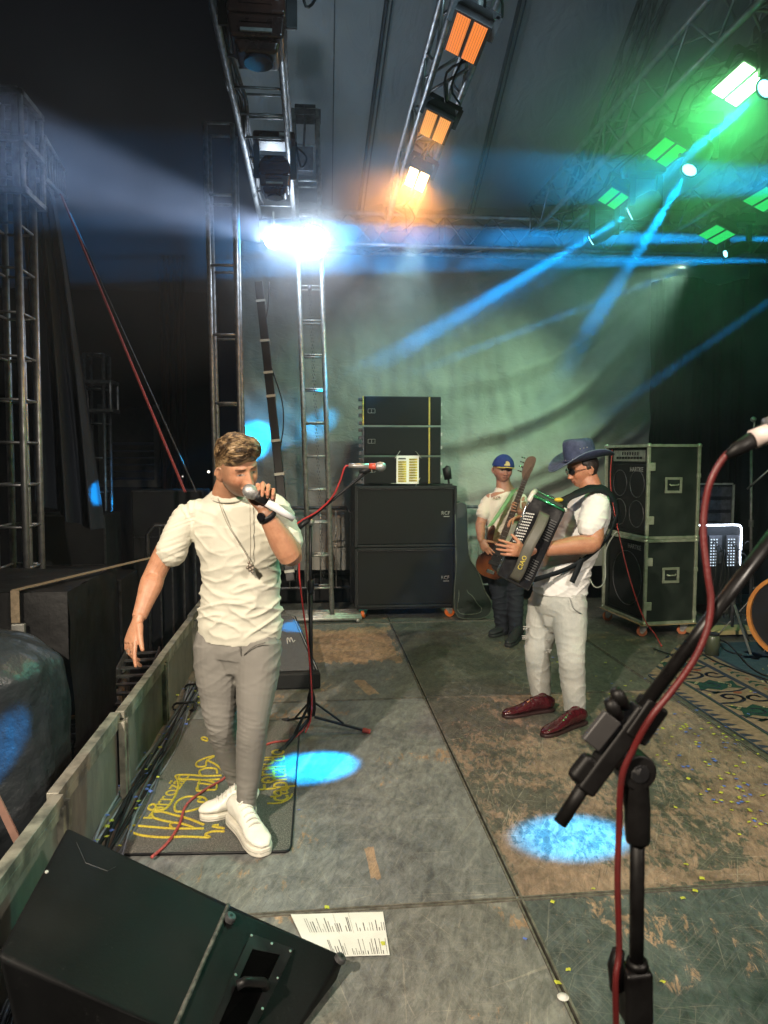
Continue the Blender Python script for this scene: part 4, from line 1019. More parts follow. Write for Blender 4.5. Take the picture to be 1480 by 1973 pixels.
text('drum_badge', 'R', 0.16, dc+da*0.018-Vector((-da.y,da.x,0))*(-0.20)+Vector((0,0,-0.08)), (Vector((da.y,-da.x,0))), (0,0,1), pm('yellow_print', (0.6,0.45,0.03)), t)
for s in (-1,1): MB().cyl(dc-da*0.1+Vector((s*0.2,0,-0.25)), Vector((dc.x+s*0.32-da.x*0.1, dc.y-0.1, 0.005)), 0.009, 8).build('leg', M['alu'], t, smooth=True)
# drum hardware stands
def hstand(px, py0, py1, Y, lab, arm=None):
    a, b = A(px,py0,Y), A(px-3,py1,Y); b.z = 0.18
    t = thing('cymbal_stand', lab, 'stand', (b.x,b.y,0), 'drum hardware stands')
    MB().cyl(b, a, 0.013, 10).build('pole', M['dark_steel'], t, smooth=True)
    MB().cyl(b.lerp(a,0.55)-Vector((0,0,0.03)), b.lerp(a,0.55)+Vector((0,0,0.03)), 0.022, 10).build('collar', M['dark_steel'], t)
    for k in range(3):
        an = k*2.1+0.5; f = Vector((b.x+0.28*math.cos(an), b.y+0.28*math.sin(an), 0.01)); MB().bar(b+Vector((0,0,0.22)), f, 0.02, 0.006).build('leg', M['alu'], t)
    if arm: MB().cyl(arm[0], arm[1], 0.008, 8).build('boom_arm', M['alu'], t, smooth=True)
    return t
hstand(1448, 850, 1240, 5.9, 'black drum stand in front of the glowing rack, with a brass arm', (A(1440,942,5.9), A(1490,898,5.7)))
hstand(1412, 1120, 1260, 5.75, 'short dark drum stand left of the kick drum')
t = thing('clamped_microphone', 'small green lit drum microphone clamped on top of the drum stand', 'microphone', A(1452,850,5.9))
q = A(1455,828,5.88); MB().tube([q,q+Vector((0.03,0,0.02)),q+Vector((0.10,0,0.03))],[0.02,0.028,0.022],12).build('body', M['black'], t, smooth=True)
MB().ball(A(1452,808,5.88),0.025,10).build('wingnut', M['steel'], t, smooth=True); MB().cyl(A(1450,850,5.9),A(1455,805,5.9),0.007,6).build('stem', M['steel'], t)
# cables on the floor round the drums
for (pts, lab) in (([(1260,1250),(1300,1262),(1345,1258),(1380,1275),(1420,1290),(1480,1310)],'black cable snaking in front of the drum gear'),
                   ([(1345,1205),(1360,1225),(1400,1238),(1440,1280),(1470,1300),(1500,1305)],'black cable lying across the blue carpet field'),
                   ([(1330,1180),(1345,1210),(1375,1215),(1395,1250),(1430,1262)],'black cable coiled beside the mixer rack')):
    MB().tube(smoothpts([H(x,y,0.02) for x,y in pts],6),0.007,6).build('cable', M['black'], smooth=True, label=lab, cat='cable')
t = thing('floor_bucket', 'dark green cylinder canister standing at the carpet corner', 'canister', H(1372,1262,0.01))
c = H(1372,1262,0.012); MB().lathe([(0.0,0),(0.055,0),(0.058,0.16),(0.05,0.17),(0,0.17)],20,Matrix.Translation(c)).build('body', pm('olive_plastic', (0.06,0.07,0.04), rough=0.4), t, smooth=True)
MB().lathe([(0.0,0.171),(0.052,0.171),(0.052,0.185),(0,0.19)],20,Matrix.Translation(c)).build('lid', M['black'], t)

# ---------------------------------------------------------------- patterned carpet
def carpet():
    X0, Y0, Y1 = 2.50, 1.5, 5.85
    t = thing('carpet', 'ornate blue, green and tan border carpet under the drum kit', 'carpet', (X0+1.2,4,0.005))
    cm = lambda n, c, c2: pm(n, c, c2, 30, 0.95, 0, 0.5, 300, spec=0.1)
    tan = cm('carpet_tan', (0.25,0.18,0.125), (0.16,0.12,0.085)); navy = cm('carpet_navy', (0.022,0.03,0.05), (0.035,0.045,0.065)); grn = cm('carpet_green', (0.010,0.036,0.028), (0.02,0.06,0.045)); blu = cm('carpet_blue', (0.03,0.06,0.085), (0.05,0.085,0.11)); cream = cm('carpet_cream', (0.45,0.40,0.26), (0.36,0.32,0.2)); rust = cm('carpet_rust', (0.25,0.09,0.05), (0.2,0.07,0.04))
    CA, CB = Vector((X0,5.02,0)), Vector((3.20,5.86,0)); cn = Vector(((CB-CA).y,-(CB-CA).x,0))       # folded away far left corner
    def inside(x, y): return (Vector((x,y,0))-CA).dot(cn) > 0
    MB().prism([(X0,Y0,0.006),(5.15,Y0,0.006),(5.15,Y1,0.006),(3.20,Y1,0.006),(X0,5.02,0.006)],(0,0,0.008)).build('pile', blu, t)
    def clip(mb):
        vs, fs = [], []
        for f in mb.f:
            P_ = [Vector(mb.v[i]) for i in f]; out = []
            for i in range(len(P_)):
                a, b = P_[i], P_[(i+1)%len(P_)]; da, db = (Vector((a.x,a.y,0))-CA).dot(cn), (Vector((b.x,b.y,0))-CA).dot(cn)
                if da > 0: out.append(a)
                if da*db < 0: out.append(a.lerp(b, da/(da-db)))
            if len(out) > 2: fs.append(tuple(range(len(vs),len(vs)+len(out)))); vs += [tuple(p) for p in out]
        mb.v, mb.f, mb.mi = vs, fs, [0]*len(fs); return mb
    z = 0.0145; z2 = 0.0158; z3 = 0.0168
    def quad(mb, x0,x1,y0,y1,zz): mb.add([(x0,y0,zz),(x1,y0,zz),(x1,y1,zz),(x0,y1,zz)],[(0,1,2,3)])
    def poly(mb, pts, zz): mb.add([(x,y,zz) for x,y in pts],[tuple(range(len(pts)))])
    def ribbon(mb, pts, w, zz):
        P = smoothpts([(x,y,0) for x,y in pts],5)
        for a, b in zip(P[:-1],P[1:]):
            d = (b-a).normalized(); n = Vector((-d.y,d.x,0))*w/2; a2 = a-d*w*0.2; b2 = b+d*w*0.2
            mb.add([(q.x,q.y,zz) for q in (a2-n,b2-n,b2+n,a2+n)],[(0,1,2,3)])
    b = MB(); quad(b,X0+0.002,X0+0.16,Y0,Y1,z); quad(b,X0+0.17,X0+0.56,Y0,Y1,z); quad(b,X0+0.60,X0+0.76,Y0,Y1,z); clip(b).build('tan_border', tan, t, weld=False)
    m1 = MB(); m2 = MB(); m3 = MB(); m4 = MB()
    y = Y0
    while y < Y1-0.05:                       # toothed outer edge
        poly(m1,[(X0+0.003,y),(X0+0.075,y+0.012),(X0+0.055,y+0.03),(X0+0.03,y+0.045),(X0+0.003,y+0.05)],z2); y += 0.083
    quad(m2,X0+0.155,X0+0.167,Y0,Y1,z2); quad(m1,X0+0.17,X0+0.185,Y0,Y1,z2); quad(m1,X0+0.555,X0+0.60,Y0,Y1,z2); quad(m1,X0+0.765,X0+0.79,Y0,Y1,z2)
    y = Y0; k = 0; c = X0+0.37
    while y < Y1-0.3:                        # scroll border: green cartouches between hooked spirals
        poly(m2,[(c-0.18,y+0.00),(c-0.10,y+0.05),(c-0.02,y+0.01),(c+0.06,y+0.06),(c+0.18,y+0.03),(c+0.15,y+0.10),(c+0.18,y+0.21),(c+0.07,y+0.17),(c+0.02,y+0.24),(c-0.06,y+0.18),(c-0.18,y+0.24),(c-0.13,y+0.12)],z2)
        ribbon(m1,[(c-0.18,y+0.27),(c-0.06,y+0.28),(c+0.02,y+0.33),(c+0.03,y+0.40),(c-0.03,y+0.44),(c-0.09,y+0.41),(c-0.08,y+0.36),(c-0.04,y+0.36)],0.026,z3)
        ribbon(m1,[(c+0.18,y+0.30),(c+0.10,y+0.29),(c+0.06,y+0.34),(c+0.09,y+0.39),(c+0.14,y+0.40),(c+0.16,y+0.36)],0.024,z3)
        ribbon(m1,[(c-0.18,y+0.05),(c-0.10,y-0.02),(c,y-0.03),(c+0.1,y-0.01),(c+0.18,y+0.04)],0.02,z3)
        ribbon(m1,[(c-0.10,y+0.10),(c-0.04,y+0.06),(c+0.02,y+0.10),(c,y+0.16),(c-0.05,y+0.15)],0.014,z3)
        ribbon(m3,[(c+0.06,y+0.18),(c+0.11,y+0.13),(c+0.08,y+0.08)],0.022,z3); ribbon(m3,[(c-0.13,y+0.16),(c-0.09,y+0.2)],0.02,z3)
        poly(m4,[(c+0.02,y+0.46),(c+0.07,y+0.44),(c+0.10,y+0.48),(c+0.05,y+0.50)],z3)
        ribbon(m2,[(c-0.12,y+0.47),(c-0.06,y+0.49)],0.03,z3)
        y += 0.52; k += 1
    y = Y0+0.05; k = 0
    while y < Y1:                            # arrow motifs in the inner tan band
        if k % 3 == 2: poly(m4,[(X0+0.68,y-0.02),(X0+0.70,y),(X0+0.68,y+0.02),(X0+0.66,y)],z2)
        else: poly(m2,[(X0+0.63,y-0.028),(X0+0.68,y+0.006),(X0+0.73,y-0.028),(X0+0.71,y+0.02),(X0+0.68,y+0.034),(X0+0.65,y+0.02)],z2)
        y += 0.075; k += 1
    random.seed(5)
    for q in range(44):                      # leaf shapes in the blue field
        cx_, cy_ = random.uniform(X0+0.9,5.0), random.uniform(3.6,Y1-0.1); a = random.uniform(0,3.1); l = random.uniform(0.08,0.2)
        ribbon(m3 if q % 3 else m1,[(cx_+l*math.cos(a+s*0.8)*s,cy_+l*math.sin(a+s*0.8)*s) for s in (-1,-0.3,0.3,1)],random.uniform(0.03,0.07),z2+0.0001*q*0.3)
    clip(m1).build('navy_pattern', navy, t, weld=False); clip(m2).build('green_pattern', grn, t, weld=False); clip(m3).build('cream_pattern', cream, t, weld=False); clip(m4).build('rust_pattern', rust, t, weld=False)
carpet()

# ---------------------------------------------------------------- doormat with yellow script
def mat_rug():
    crop = lambda x, y: (200+x/3.524, 1340+y/3.524)
    c = [H(*crop(60,1010),0), H(*crop(1265,1075),0), H(*crop(1345,330),0), H(*crop(1290,180),0), H(*crop(560,130),0)]
    t = thing('doormat', 'dark grey coil doormat with yellow outlined script under the singer', 'doormat', H(420,1500,0))
    a = H(205,1655,0); b = H(560,1645,0); cc = H(578,1392,0); d = H(352,1390,0)
    a = H(205,1652,0)
    poly = smoothpts([a, a.lerp(b,0.5), b-Vector((0.03,0,0)), b+Vector((0,0.04,0))],1)
    P = [a, a.lerp(b,0.97), b.lerp(a,0.008)+Vector((0,0.012,0)), b+Vector((0,0.04,0)), b.lerp(cc,0.95), cc+Vector((-0.03,0,0)), d]
    P = [Vector((p.x,p.y,0.005)) for p in P]
    m, nt, Pn, N, L = nodes('coil_mat')
    v = coords(nt); n = ntex(nt, v, 190, 4, 0.8)
    L.new(ramp(nt, n, [(0.36,(0.035,0.036,0.034)),(0.52,(0.10,0.10,0.09)),(0.66,(0.30,0.29,0.25))]), Pn.inputs['Base Color']); Pn.inputs['Roughness'].default_value = 0.85
    L.new(bump(nt, n, 0.9, 0.006), Pn.inputs['Normal'])
    MB().prism(P,(0,0,0.010)).build('mat_pile', m, t, bevel=0.003)
    MB().tube([p+Vector((0,0,0.005)) for p in P],0.006,6,closed=True).build('edge_binding', M['black'], t, smooth=True)
    ym = pm('yellow_coil', (0.55,0.43,0.03), (0.30,0.23,0.03), 160, 0.8, 0, 0.9, 260)
    S = [ [(820,925),(740,925),(690,945),(715,965),(560,960),(400,965),(250,950),(175,920),(165,895),(200,885),(330,895),(470,905),(610,905),(680,905)],
          [(820,905),(740,890),(780,880)],
          [(470,905),(450,880),(480,865),(560,880),(610,900)],
          [(480,865),(400,850),(340,830),(330,795),(370,785),(470,810),(580,840),(680,880)],
          [(490,790),(480,760),(500,720),(560,690),(640,690),(690,700),(700,740),(640,770),(560,790),(490,790)],
          [(300,770),(310,750),(340,740),(355,760),(335,780),(300,770)],
          [(500,570),(490,545),(560,540),(680,548),(800,545)],[(500,570),(600,572),(700,575),(790,570)],[(500,572),(505,620),(480,690),(420,770),(350,775)],
          [(750,410),(680,430),(630,460),(640,485),(690,480),(700,445),(750,415)],[(700,440),(760,470),(820,520)],
          [(660,545),(650,515),(700,495),(760,500),(770,530)],[(640,600),(660,570)],[(630,630),(640,650),(700,645),(740,640)],[(660,700),(640,720),(700,730)],
          [(670,285),(700,290),(700,310),(670,300),(665,288)],
          [(640,640),(650,600),(740,610)],[(690,575),(760,600),(760,640),(700,640)] ]
    for st in S: MB().tube([p for p in smoothpts([H(*crop(x,y),0.016) for x,y in st],6)],0.0062,6).build('yellow_script', ym, t, smooth=True)
    # small lettering rows in the same yellow
    def row(body, p, q, size, nm):
        a, b = H(*crop(*p),0.0158), H(*crop(*q),0.0158); d = (b-a).normalized()
        text(nm, body, size, a.lerp(b,0.5), d, Vector((-d.y,d.x,0)), ym, t, extrude=0.001)
    row('Forrozão', (360,770),(500,590),0.125,'lettering')
    row('capital do', (1190,745),(1165,350),0.16,'lettering')
    row('Forró', (1110,740),(1090,360),0.16,'lettering')
    for st in ([(1110,735),(1200,730),(1260,700),(1280,670)],[(1130,690),(1200,680),(1200,640),(1260,630)]): MB().tube(smoothpts([H(*crop(x,y),0.016) for x,y in st],5),0.005,6).build('yellow_script', ym, t, smooth=True)
mat_rug()

# ---------------------------------------------------------------- stage-edge cable run, setlist, cables
random.seed(11)
cmats = [M['black'], pm('grey_cable_jacket', (0.10,0.11,0.13), rough=0.4), pm('pale_cable_jacket', (0.28,0.30,0.36), rough=0.4)]
def edge(y, o): 
    c = -0.845 + 0.02*math.sin(y*1.3+0.5); return Vector((c+o, y, 0.012))
for k in range(16):
    o = random.uniform(-0.075,0.075); ph = random.uniform(0,6); fr = random.uniform(1.0,2.2); z = random.uniform(0.0,0.02)
    pts = []; y = 0.9
    while y < 5.25:
        tight = 0.35+0.65*min(1, abs(y-4.6)/0.9)
        pts.append(edge(y, (o+0.028*math.sin(y*fr*2+ph))*tight)+Vector((0,0,z+0.006*math.sin(y*3+ph)))); y += 0.17
    MB().tube(smoothpts(pts,3), random.choice([0.005,0.006,0.0075]), 6).build('edge_cable', cmats[k%3], smooth=True, label='one of the cables bundled along the left stage edge', cat='cable', group='cables run along the stage edge')
for (y, lab_) in ((4.62,'black cord tied round the stage edge cable bundle, nearer the camera'),(5.0,'black cord tied round the far end of the stage edge cable bundle')):
    MB().tube([edge(y+0.02*math.sin(a*3),0)+Vector((math.cos(a)*0.075,0.01*math.sin(a*2),0.02+math.sin(a)*0.03)) for a in [i*math.pi/8 for i in range(16)]],0.008,6,closed=True).build('cable_tie', M['black'], smooth=True, label=lab_, cat='cable tie', group='ties round the cable bundle')
# cables lower left beside the near monitor
for k in range(6):
    pts = [H(-10+k*9,1985,0.02+0.004*k), H(10+k*10,1935-4*k,0.03), H(30+k*8,1905,0.02), H(62+4*k,1880-k*8,0.012)]
    MB().tube(smoothpts(pts,5),0.0055,6).build('edge_cable', cmats[(k+1)%3], smooth=True, label='one of the cables bundled along the left stage edge', cat='cable', group='cables run along the stage edge')
redb = pm('braided_red_cable', (0.42,0.07,0.06), (0.22,0.03,0.03), 120, 0.5, 0, 0.4, 300)
MB().tube(smoothpts([H(292,1652,0.022),H(322,1625,0.022),H(345,1590,0.022),H(360,1550,0.022),H(395,1522,0.022),H(434,1498,0.022),H(480,1455,0.022),H(520,1432,0.022),H(560,1425,0.02),H(585,1405,0.02),A(598,1385,4.18)],6),0.0065,8).build('microphone_cable', redb, smooth=True, label='red cable crossing the doormat to the middle microphone stand', cat='cable')
# setlist
t = thing('setlist_paper', 'white printed paper sheet taped flat on the floor behind the near monitor', 'paper', H(660,1800,0.006))
sa_, sb_, sc_, sd_ = H(560,1762,0.007), H(738,1757,0.007), H(751,1840,0.007), H(600,1845,0.007)
MB().add([sa_,sb_,sc_,sd_],[(0,1,2,3)]).build('sheet', pm('setlist_white', (0.68,0.68,0.65), (0.58,0.58,0.55), 6, 0.7), t, solid=0.0008)
mb = MB(); random.seed(3)
def onS(u,v,z=0.0015): return sa_.lerp(sb_,u).lerp(sd_.lerp(sc_,u),v)+Vector((0,0,z))
for (v0, n0, n1) in ((0.46,0.12,0.985),(0.98,0.28,0.985)):
    u = n0
    while u < n1:
        l = random.choice([0.08,0.14,0.2,0.26,0.34]) if random.random() > 0.15 else 0.0
        w_ = random.choice([0.004,0.006,0.009])
        if l: mb.add([onS(u,v0-l),onS(u+w_,v0-l),onS(u+w_,v0),onS(u,v0)],[(0,1,2,3)])
        u += random.uniform(0.017,0.032)
mb.build('printed_line', ink, t, weld=False)
mb = MB().add([onS(0.45,0.02),onS(0.452,0.02),onS(0.452,0.5),onS(0.45,0.5)],[(0,1,2,3)]); mb.add([onS(0.62,0.02),onS(0.622,0.02),onS(0.622,0.5),onS(0.62,0.5)],[(0,1,2,3)]); mb.build('fold_line', ink, t, weld=False)
# small clear bottle cap
MB().lathe([(0,0.006),(0.012,0.006),(0.013,0.001),(0.018,0.0)],16,Matrix.Translation(H(1085,1921,0.006))).build('bottle_cap', M['white'], smooth=True, label='small pale bottle cap on the front right floor panel', cat='cap')

# ---------------------------------------------------------------- confetti
cy = pm('yellow_confetti', (0.48,0.50,0.05), (0.38,0.40,0.04), 8, 0.6); cb2 = pm('blue_confetti', (0.10,0.16,0.55), (0.08,0.14,0.42), 8, 0.6)
def cmesh(name, m, sz):
    mb = MB(); k = 3
    mb.grid(lambda u,v: Vector(((u-0.5)*sz,(v-0.5)*sz*0.9,0.0016*math.sin(u*5)+0.001*v)),k,k); o = mb.build(name, m, base=(0,0,0)); return o
protoY = cmesh('paper_confetti', cy, 0.0175); protoB = cmesh('paper_confetti', cb2, 0.0175)
_tag(protoY, 'tiny yellow paper confetti square fallen on the stage', 'confetti', 'yellow confetti scattered on the stage')
_tag(protoB, 'tiny blue paper confetti square fallen on the stage', 'confetti', 'blue confetti scattered on the stage')
random.seed(21)
spots_ = []
for (px,py,c) in ((1340,1716,0),(1316,1730,0),(1277,1891,0),(1075,1893,0),(1095,1868,0),(630,1748,0),(1065,1737,0),(1425,1607,0),(1322,1665,0),(1353,1692,0),(1143,1712,0),(283,1608,0),(740,1818,0),(1302,1555,0),(1350,1530,0),(1012,1808,1),(575,1560,1),(1425,1516,1),(1375,1462,1),(1398,1440,1),(1400,1488,0),(1465,1478,0)): spots_.append((H(px,py,0.008),c))
while len(spots_) < 175:
    # density grows towards the drums on the right
    px = random.uniform(1020,1480); py = random.uniform(1240,1600)
    if py > 1330 + (px-1100)*0.75 and random.random() < 0.9: continue
    if random.random() > (px-980)/430: continue
    p = H(px,py,0.008)
    if p.x > 2.5 and random.random() < 0.8: continue
    spots_.append((p+Vector((0,0,0.012 if p.x > 2.5 else 0)), 0 if random.random() < 0.66 else 1))
for q in range(64):
    y = random.uniform(2.2,5.0); spots_.append((edge(y,random.uniform(-0.11,0.09))+Vector((0,0,0.03)), 0 if random.random() < 0.6 else 1))
first = {0:True,1:True}
for (p,c) in spots_:
    pr = protoY if c == 0 else protoB
    if first[c]: o = pr; first[c] = False
    else: o = pr.copy(); col.objects.link(o)
    o.location = p; s_ = random.uniform(0.75,1.2); o.scale = (s_,s_,1); o.rotation_euler = (random.uniform(-0.15,0.15),random.uniform(-0.15,0.15),random.uniform(0,3.1))
# ================================================================ LEFT SIDE BEYOND THE STAGE
# PA tower with sleeve block
t0_, t1_ = A(33,1130,5.3), A(14,185,5.3)
pt = truss('box_truss_tower', 'tall box truss tower at the left picture edge', Vector((t0_.x,5.3,-1.2)), t1_, 0.20, 0.28, (0,1,0), 0.30, r=0.024, rl=0.010, mat=M['alu'], style='ladder', cat='tower')
c = A(18,288,5.3)
mb = MB()
for sx in (-1,1):
    for sy in (-1,1): mb.cyl(c+Vector((sx*0.15,sy*0.18,-0.33)), c+Vector((sx*0.15,sy*0.18,0.30)), 0.02, 8)
for z in (-0.33,0.0,0.30):
    for sx in (-1,1): mb.box(c+Vector((sx*0.15,0,z)),(0.04,0.40,0.035))
    for sy in (-1,1): mb.box(c+Vector((0,sy*0.18,z)),(0.34,0.04,0.034))
mb.build('sleeve_block', M['towersteel'], pt)
truss('box_truss', 'short receding truss arm leaving the head of the left tower', A(48,300,5.5), A(100,352,8.4), 0.26, 0.28, (0,0,1), 0.4, r=0.02, rl=0.01, mat=M['towersteel'], style='ladder', faces=(0,1,2))
# extra inner upright pair
MB().cyl(Vector((A(62,1100,5.3).x,5.25,-1.2)), A(33,330,5.3), 0.019, 8).build('brace_pole', M['alu'], smooth=True, label='bright slanted pole standing beside the left tower', cat='pole')
# hung dark cloth
def cloth(u, v):
    top = A(105,352,6.2); 
    xl = A(48,700,6.2).x + 0.02; xr = A(108+ (192-108)*(v**0.75), 700, 6.2).x
    x = xl+(xr-xl)*u; z0 = A(60,960,6.2).z; z1 = A(190,1018,6.2).z; zb = z0+(z1-z0)*min(1,u*1.4) - (0.0)
    z = top.z + (zb-top.z)*v
    y = 6.2 + 0.07*math.sin(u*17+v*2.5)*(0.25+v) + 0.03*math.sin(u*39+3*v)
    return Vector((x,y,z))
clm = pm('blue_black_mesh_cloth', (0.009,0.014,0.024), (0.016,0.024,0.040), 2, 0.8, 0, 0.3, 70)
MB().grid(cloth, 70, 60).build('hanging_cloth', clm, smooth=True, label='dark hanging cloth beside the left tower with a half blue spot', cat='cloth')
# second tower farther away
a, b = A(190,1060,9.0), A(186,684,9.0)
tt = truss('box_truss_tower', 'dim distant truss tower before the building window', Vector((a.x,9.0,-1.25)), b, 0.22, 0.26, (0,1,0), 0.4, r=0.02, rl=0.01, mat=M['dark_steel'], style='ladder', cat='tower')
c = A(190,765,9.0); mb = MB()
for sx in (-1,1):
    for sy in (-1,1): mb.cyl(c+Vector((sx*0.18,sy*0.16,-0.17)), c+Vector((sx*0.18,sy*0.16,0.17)), 0.022, 8)
for z in (-0.17,0.17):
    for sx in (-1,1): mb.box(c+Vector((sx*0.18,0,z)),(0.05,0.34,0.04))
    for sy in (-1,1): mb.box(c+Vector((0,sy*0.16,z)),(0.38,0.05,0.039))
mb.build('sleeve_block', M['dark_steel'], tt)
# building with louvred window, drain pipes
YBD = 14.0
bt = thing('building', 'dim building behind the stage with a pale framed louvre window', 'building', (-4.5,YBD,-1.25))
wx0, wx1 = A(200,800,YBD).x, A(296,800,YBD).x; wz0, wz1 = A(250,925,YBD).z, A(250,785,YBD).z
bm_ = pm('dark_plaster', (0.030,0.027,0.028), (0.042,0.038,0.037), 2, 0.9, 0, 0.4, 20)
zt = A(250,560,YBD).z
mb = MB().box2((-12,YBD,-1.25),(wx0,YBD+0.3,zt)); mb.box2((wx1,YBD,-1.25),(A(420,800,YBD).x,YBD+0.3,zt)); mb.box2((wx0,YBD,-1.25),(wx1,YBD+0.3,wz0)); mb.box2((wx0,YBD,wz1),(wx1,YBD+0.3,zt))
mb.build('wall', bm_, bt)
fr = pm('pale_window_frame', (0.20,0.19,0.155), (0.16,0.15,0.12)); mb = MB()
mb.box2((wx0-0.1,YBD-0.05,wz0-0.13),(wx1+0.11,YBD+0.02,wz0)); mb.box2((wx1,YBD-0.05,wz0),(wx1+0.11,YBD+0.02,wz1+0.05)); mb.box2((wx0-0.1,YBD-0.05,wz0),(wx0,YBD+0.02,wz1+0.05))
wf = mb.build('window_frame', fr, bt); ORIG[wf.name] = ORIG[bt.name]
for k in range(5): MB().box2((wx0,YBD+0.08,wz0+0.05+0.13*k),(wx1,YBD+0.11,wz0+0.15+0.13*k)).build('louvre', pm('louvre', (0.075,0.07,0.06), (0.06,0.055,0.05)), wf)
MB().box2((wx0,YBD+0.12,wz0+0.72),(wx1,YBD+0.14,wz1)).build('shutter', pm('shutter', (0.06,0.058,0.052), (0.05,0.048,0.045)), wf)
mb = MB()
for k, px in enumerate((312,322,334,346)):
    x = A(px,800,13.2).x; mb.grid(lambda u,v: Vector((x+0.14*u,13.2+0.05*math.sin(u*6.28),-1.2+6.4*v)),6,2)
mb.build('brown_drape', pm('dim_red_brown_cloth', (0.075,0.03,0.02), (0.05,0.022,0.016), 1.5, 0.9), smooth=True, label='dim red brown drape hanging right of the building window', cat='drape')
for (px,py,lab,s) in ((402,909,'tiny white distant lamp beside the singer\'s ear',0.022),(352,918,'tiny dim distant lamp above the singer\'s shoulder',0.014)):
    MB().ball(A(px,py,12.5),s,8).build('distant_lamp', emis('distant_lamp_glow',(1.0,0.9,0.75),4 if s>0.02 else 1.0), smooth=True, label=lab, cat='lamp')
# red strap and thin guy line
sm1 = pm('red_ratchet_strap', (0.40,0.07,0.07), (0.28,0.05,0.05), 30, 0.6)
MB().bar(A(118,376,6.6), A(357,948,5.9), 0.012, 0.045, (0,1,0)).build('ratchet_strap', sm1, label='long red ratchet strap slanting down from the left tower arm', cat='strap')
MB().cyl(A(134,410,6.7), A(378,948,6.1), 0.007, 6).build('guy_line', M['dark_steel'], label='thin dark guy line running beside the red strap', cat='rope')
# covered cases
cov = pm('black_vinyl_cover', (0.005,0.005,0.0055), (0.009,0.009,0.010), 3, 0.55, 0, 0.5, 6, 0.02)
def covered(x0,x1,y0,y1,z1,lab,strap=False):
    t = thing('covered_case', lab, 'case', ((x0+x1)/2,y0,-1.25), 'cases under black covers left of the stage')
    def fn(P):
        n = noise.noise(P*3.2)*0.018+noise.noise(P*9)*0.006; return n
    mb = MB()
    nx, nz = 26, 26
    mb.grid(lambda u,v: Vector((x0+(x1-x0)*u, y0-0.0+fn(Vector((x0+(x1-x0)*u,y0,-1.25+(z1+1.25)*v)))*(1 if 0.02<v<0.98 else 0.3)-0.03*(1-v), -1.25+(z1+1.25)*v)), nx, nz)
    mb.grid(lambda u,v: Vector((x0+(x1-x0)*u, y0+(y1-y0)*v, z1+fn(Vector((u*2,v*2,z1)))*0.6)), nx, 14)
    mb.grid(lambda u,v: Vector((x1+fn(Vector((x1,y0+(y1-y0)*u,v*2)))+0.02*(1-v), y0+(y1-y0)*u, -1.25+(z1+1.25)*v)), 20, nz)
    mb.grid(lambda u,v: Vector((x0, y0+(y1-y0)*u, -1.25+(z1+1.25)*v)), 4, 4)
    mb.build('cover', cov, t, smooth=True, weld=False)
    if strap:
        xs = A(36,1160,y0).x; zt_ = A(36,1200,y0).z
        st = MB().bar((xs,y0-0.045,z1+0.02),(xs,y0-0.05,A(36,1196,y0).z),0.045,0.004,(0,1,0)); st.bar((xs,y0-0.045,z1+0.022),(xs+0.5,y1+0.3,z1+0.03),0.045,0.004,(0,0,1))
        st.build('webbing_strap', pm('brown_webbing', (0.26,0.20,0.13), (0.18,0.14,0.09), 50, 0.8), t)
        q = A(36,1212,y0-0.05); MB().box(q,(0.07,0.03,0.06)).build('ratchet_buckle', M['steel'], t, bevel=0.006)
        q = A(36,1226,y0-0.05); MB().box(q,(0.045,0.012,0.05)).build('red_tag', sm1, t)
    return t
covered(-3.0,-1.36,4.05,4.95,0.905,'large black covered case with a brown strap and ratchet',True)
covered(-2.6,-1.55,5.1,5.75,0.80,'black covered case standing behind the strapped one')
for (x0,x1,y0,z1,lab) in ((-1.95,-1.62,6.1,0.62,'narrow black speaker case left of the barrier'),(-2.9,-2.1,7.4,1.06,'dim olive speaker case below the building window'),(-1.95,-1.2,7.9,1.28,'wide black case stack behind the singer\'s arm')):
    t = thing('equipment_case', lab, 'case', ((x0+x1)/2,y0,-1.25), 'dark cases beyond the stage')
    rbox('body',(x0,y0,-1.25),(x1,y0+0.6,z1),pm('dim_case_black',(0.010,0.010,0.012),(0.016,0.016,0.018),4,0.6),t,0.01)
    mb = MB(); mb.bar((x1,y0-0.004,-1.25),(x1,y0-0.004,z1),0.018,0.018,(0,1,0)); mb.bar((x0,y0-0.004,z1),(x1-0.01,y0-0.004,z1),0.014,0.014,(0,1,0)); mb.bar((x0,y0-0.004,z1-0.5),(x1-0.01,y0-0.004,z1-0.5),0.010,0.010,(0,1,0)); mb.build('edge_profile', M['dark_steel'], t)
t = thing('crowd_barrier', 'dim steel barrier between the dark cases and the singer', 'barrier', (-1.4,6.6,-1.25), 'barriers beyond the stage')
MB().tube([(-1.50,6.6,-1.2),(-1.50,6.6,0.95),(-1.44,6.62,1.03),(-1.05,6.75,1.03)],0.02,8).build('frame', M['dark_steel'], t, smooth=True)
for k in range(4): MB().cyl((-1.40+0.1*k,6.63+0.03*k,-1.0),(-1.40+0.1*k,6.63+0.03*k,1.01),0.010,6).build('bar', M['dark_steel'], t)
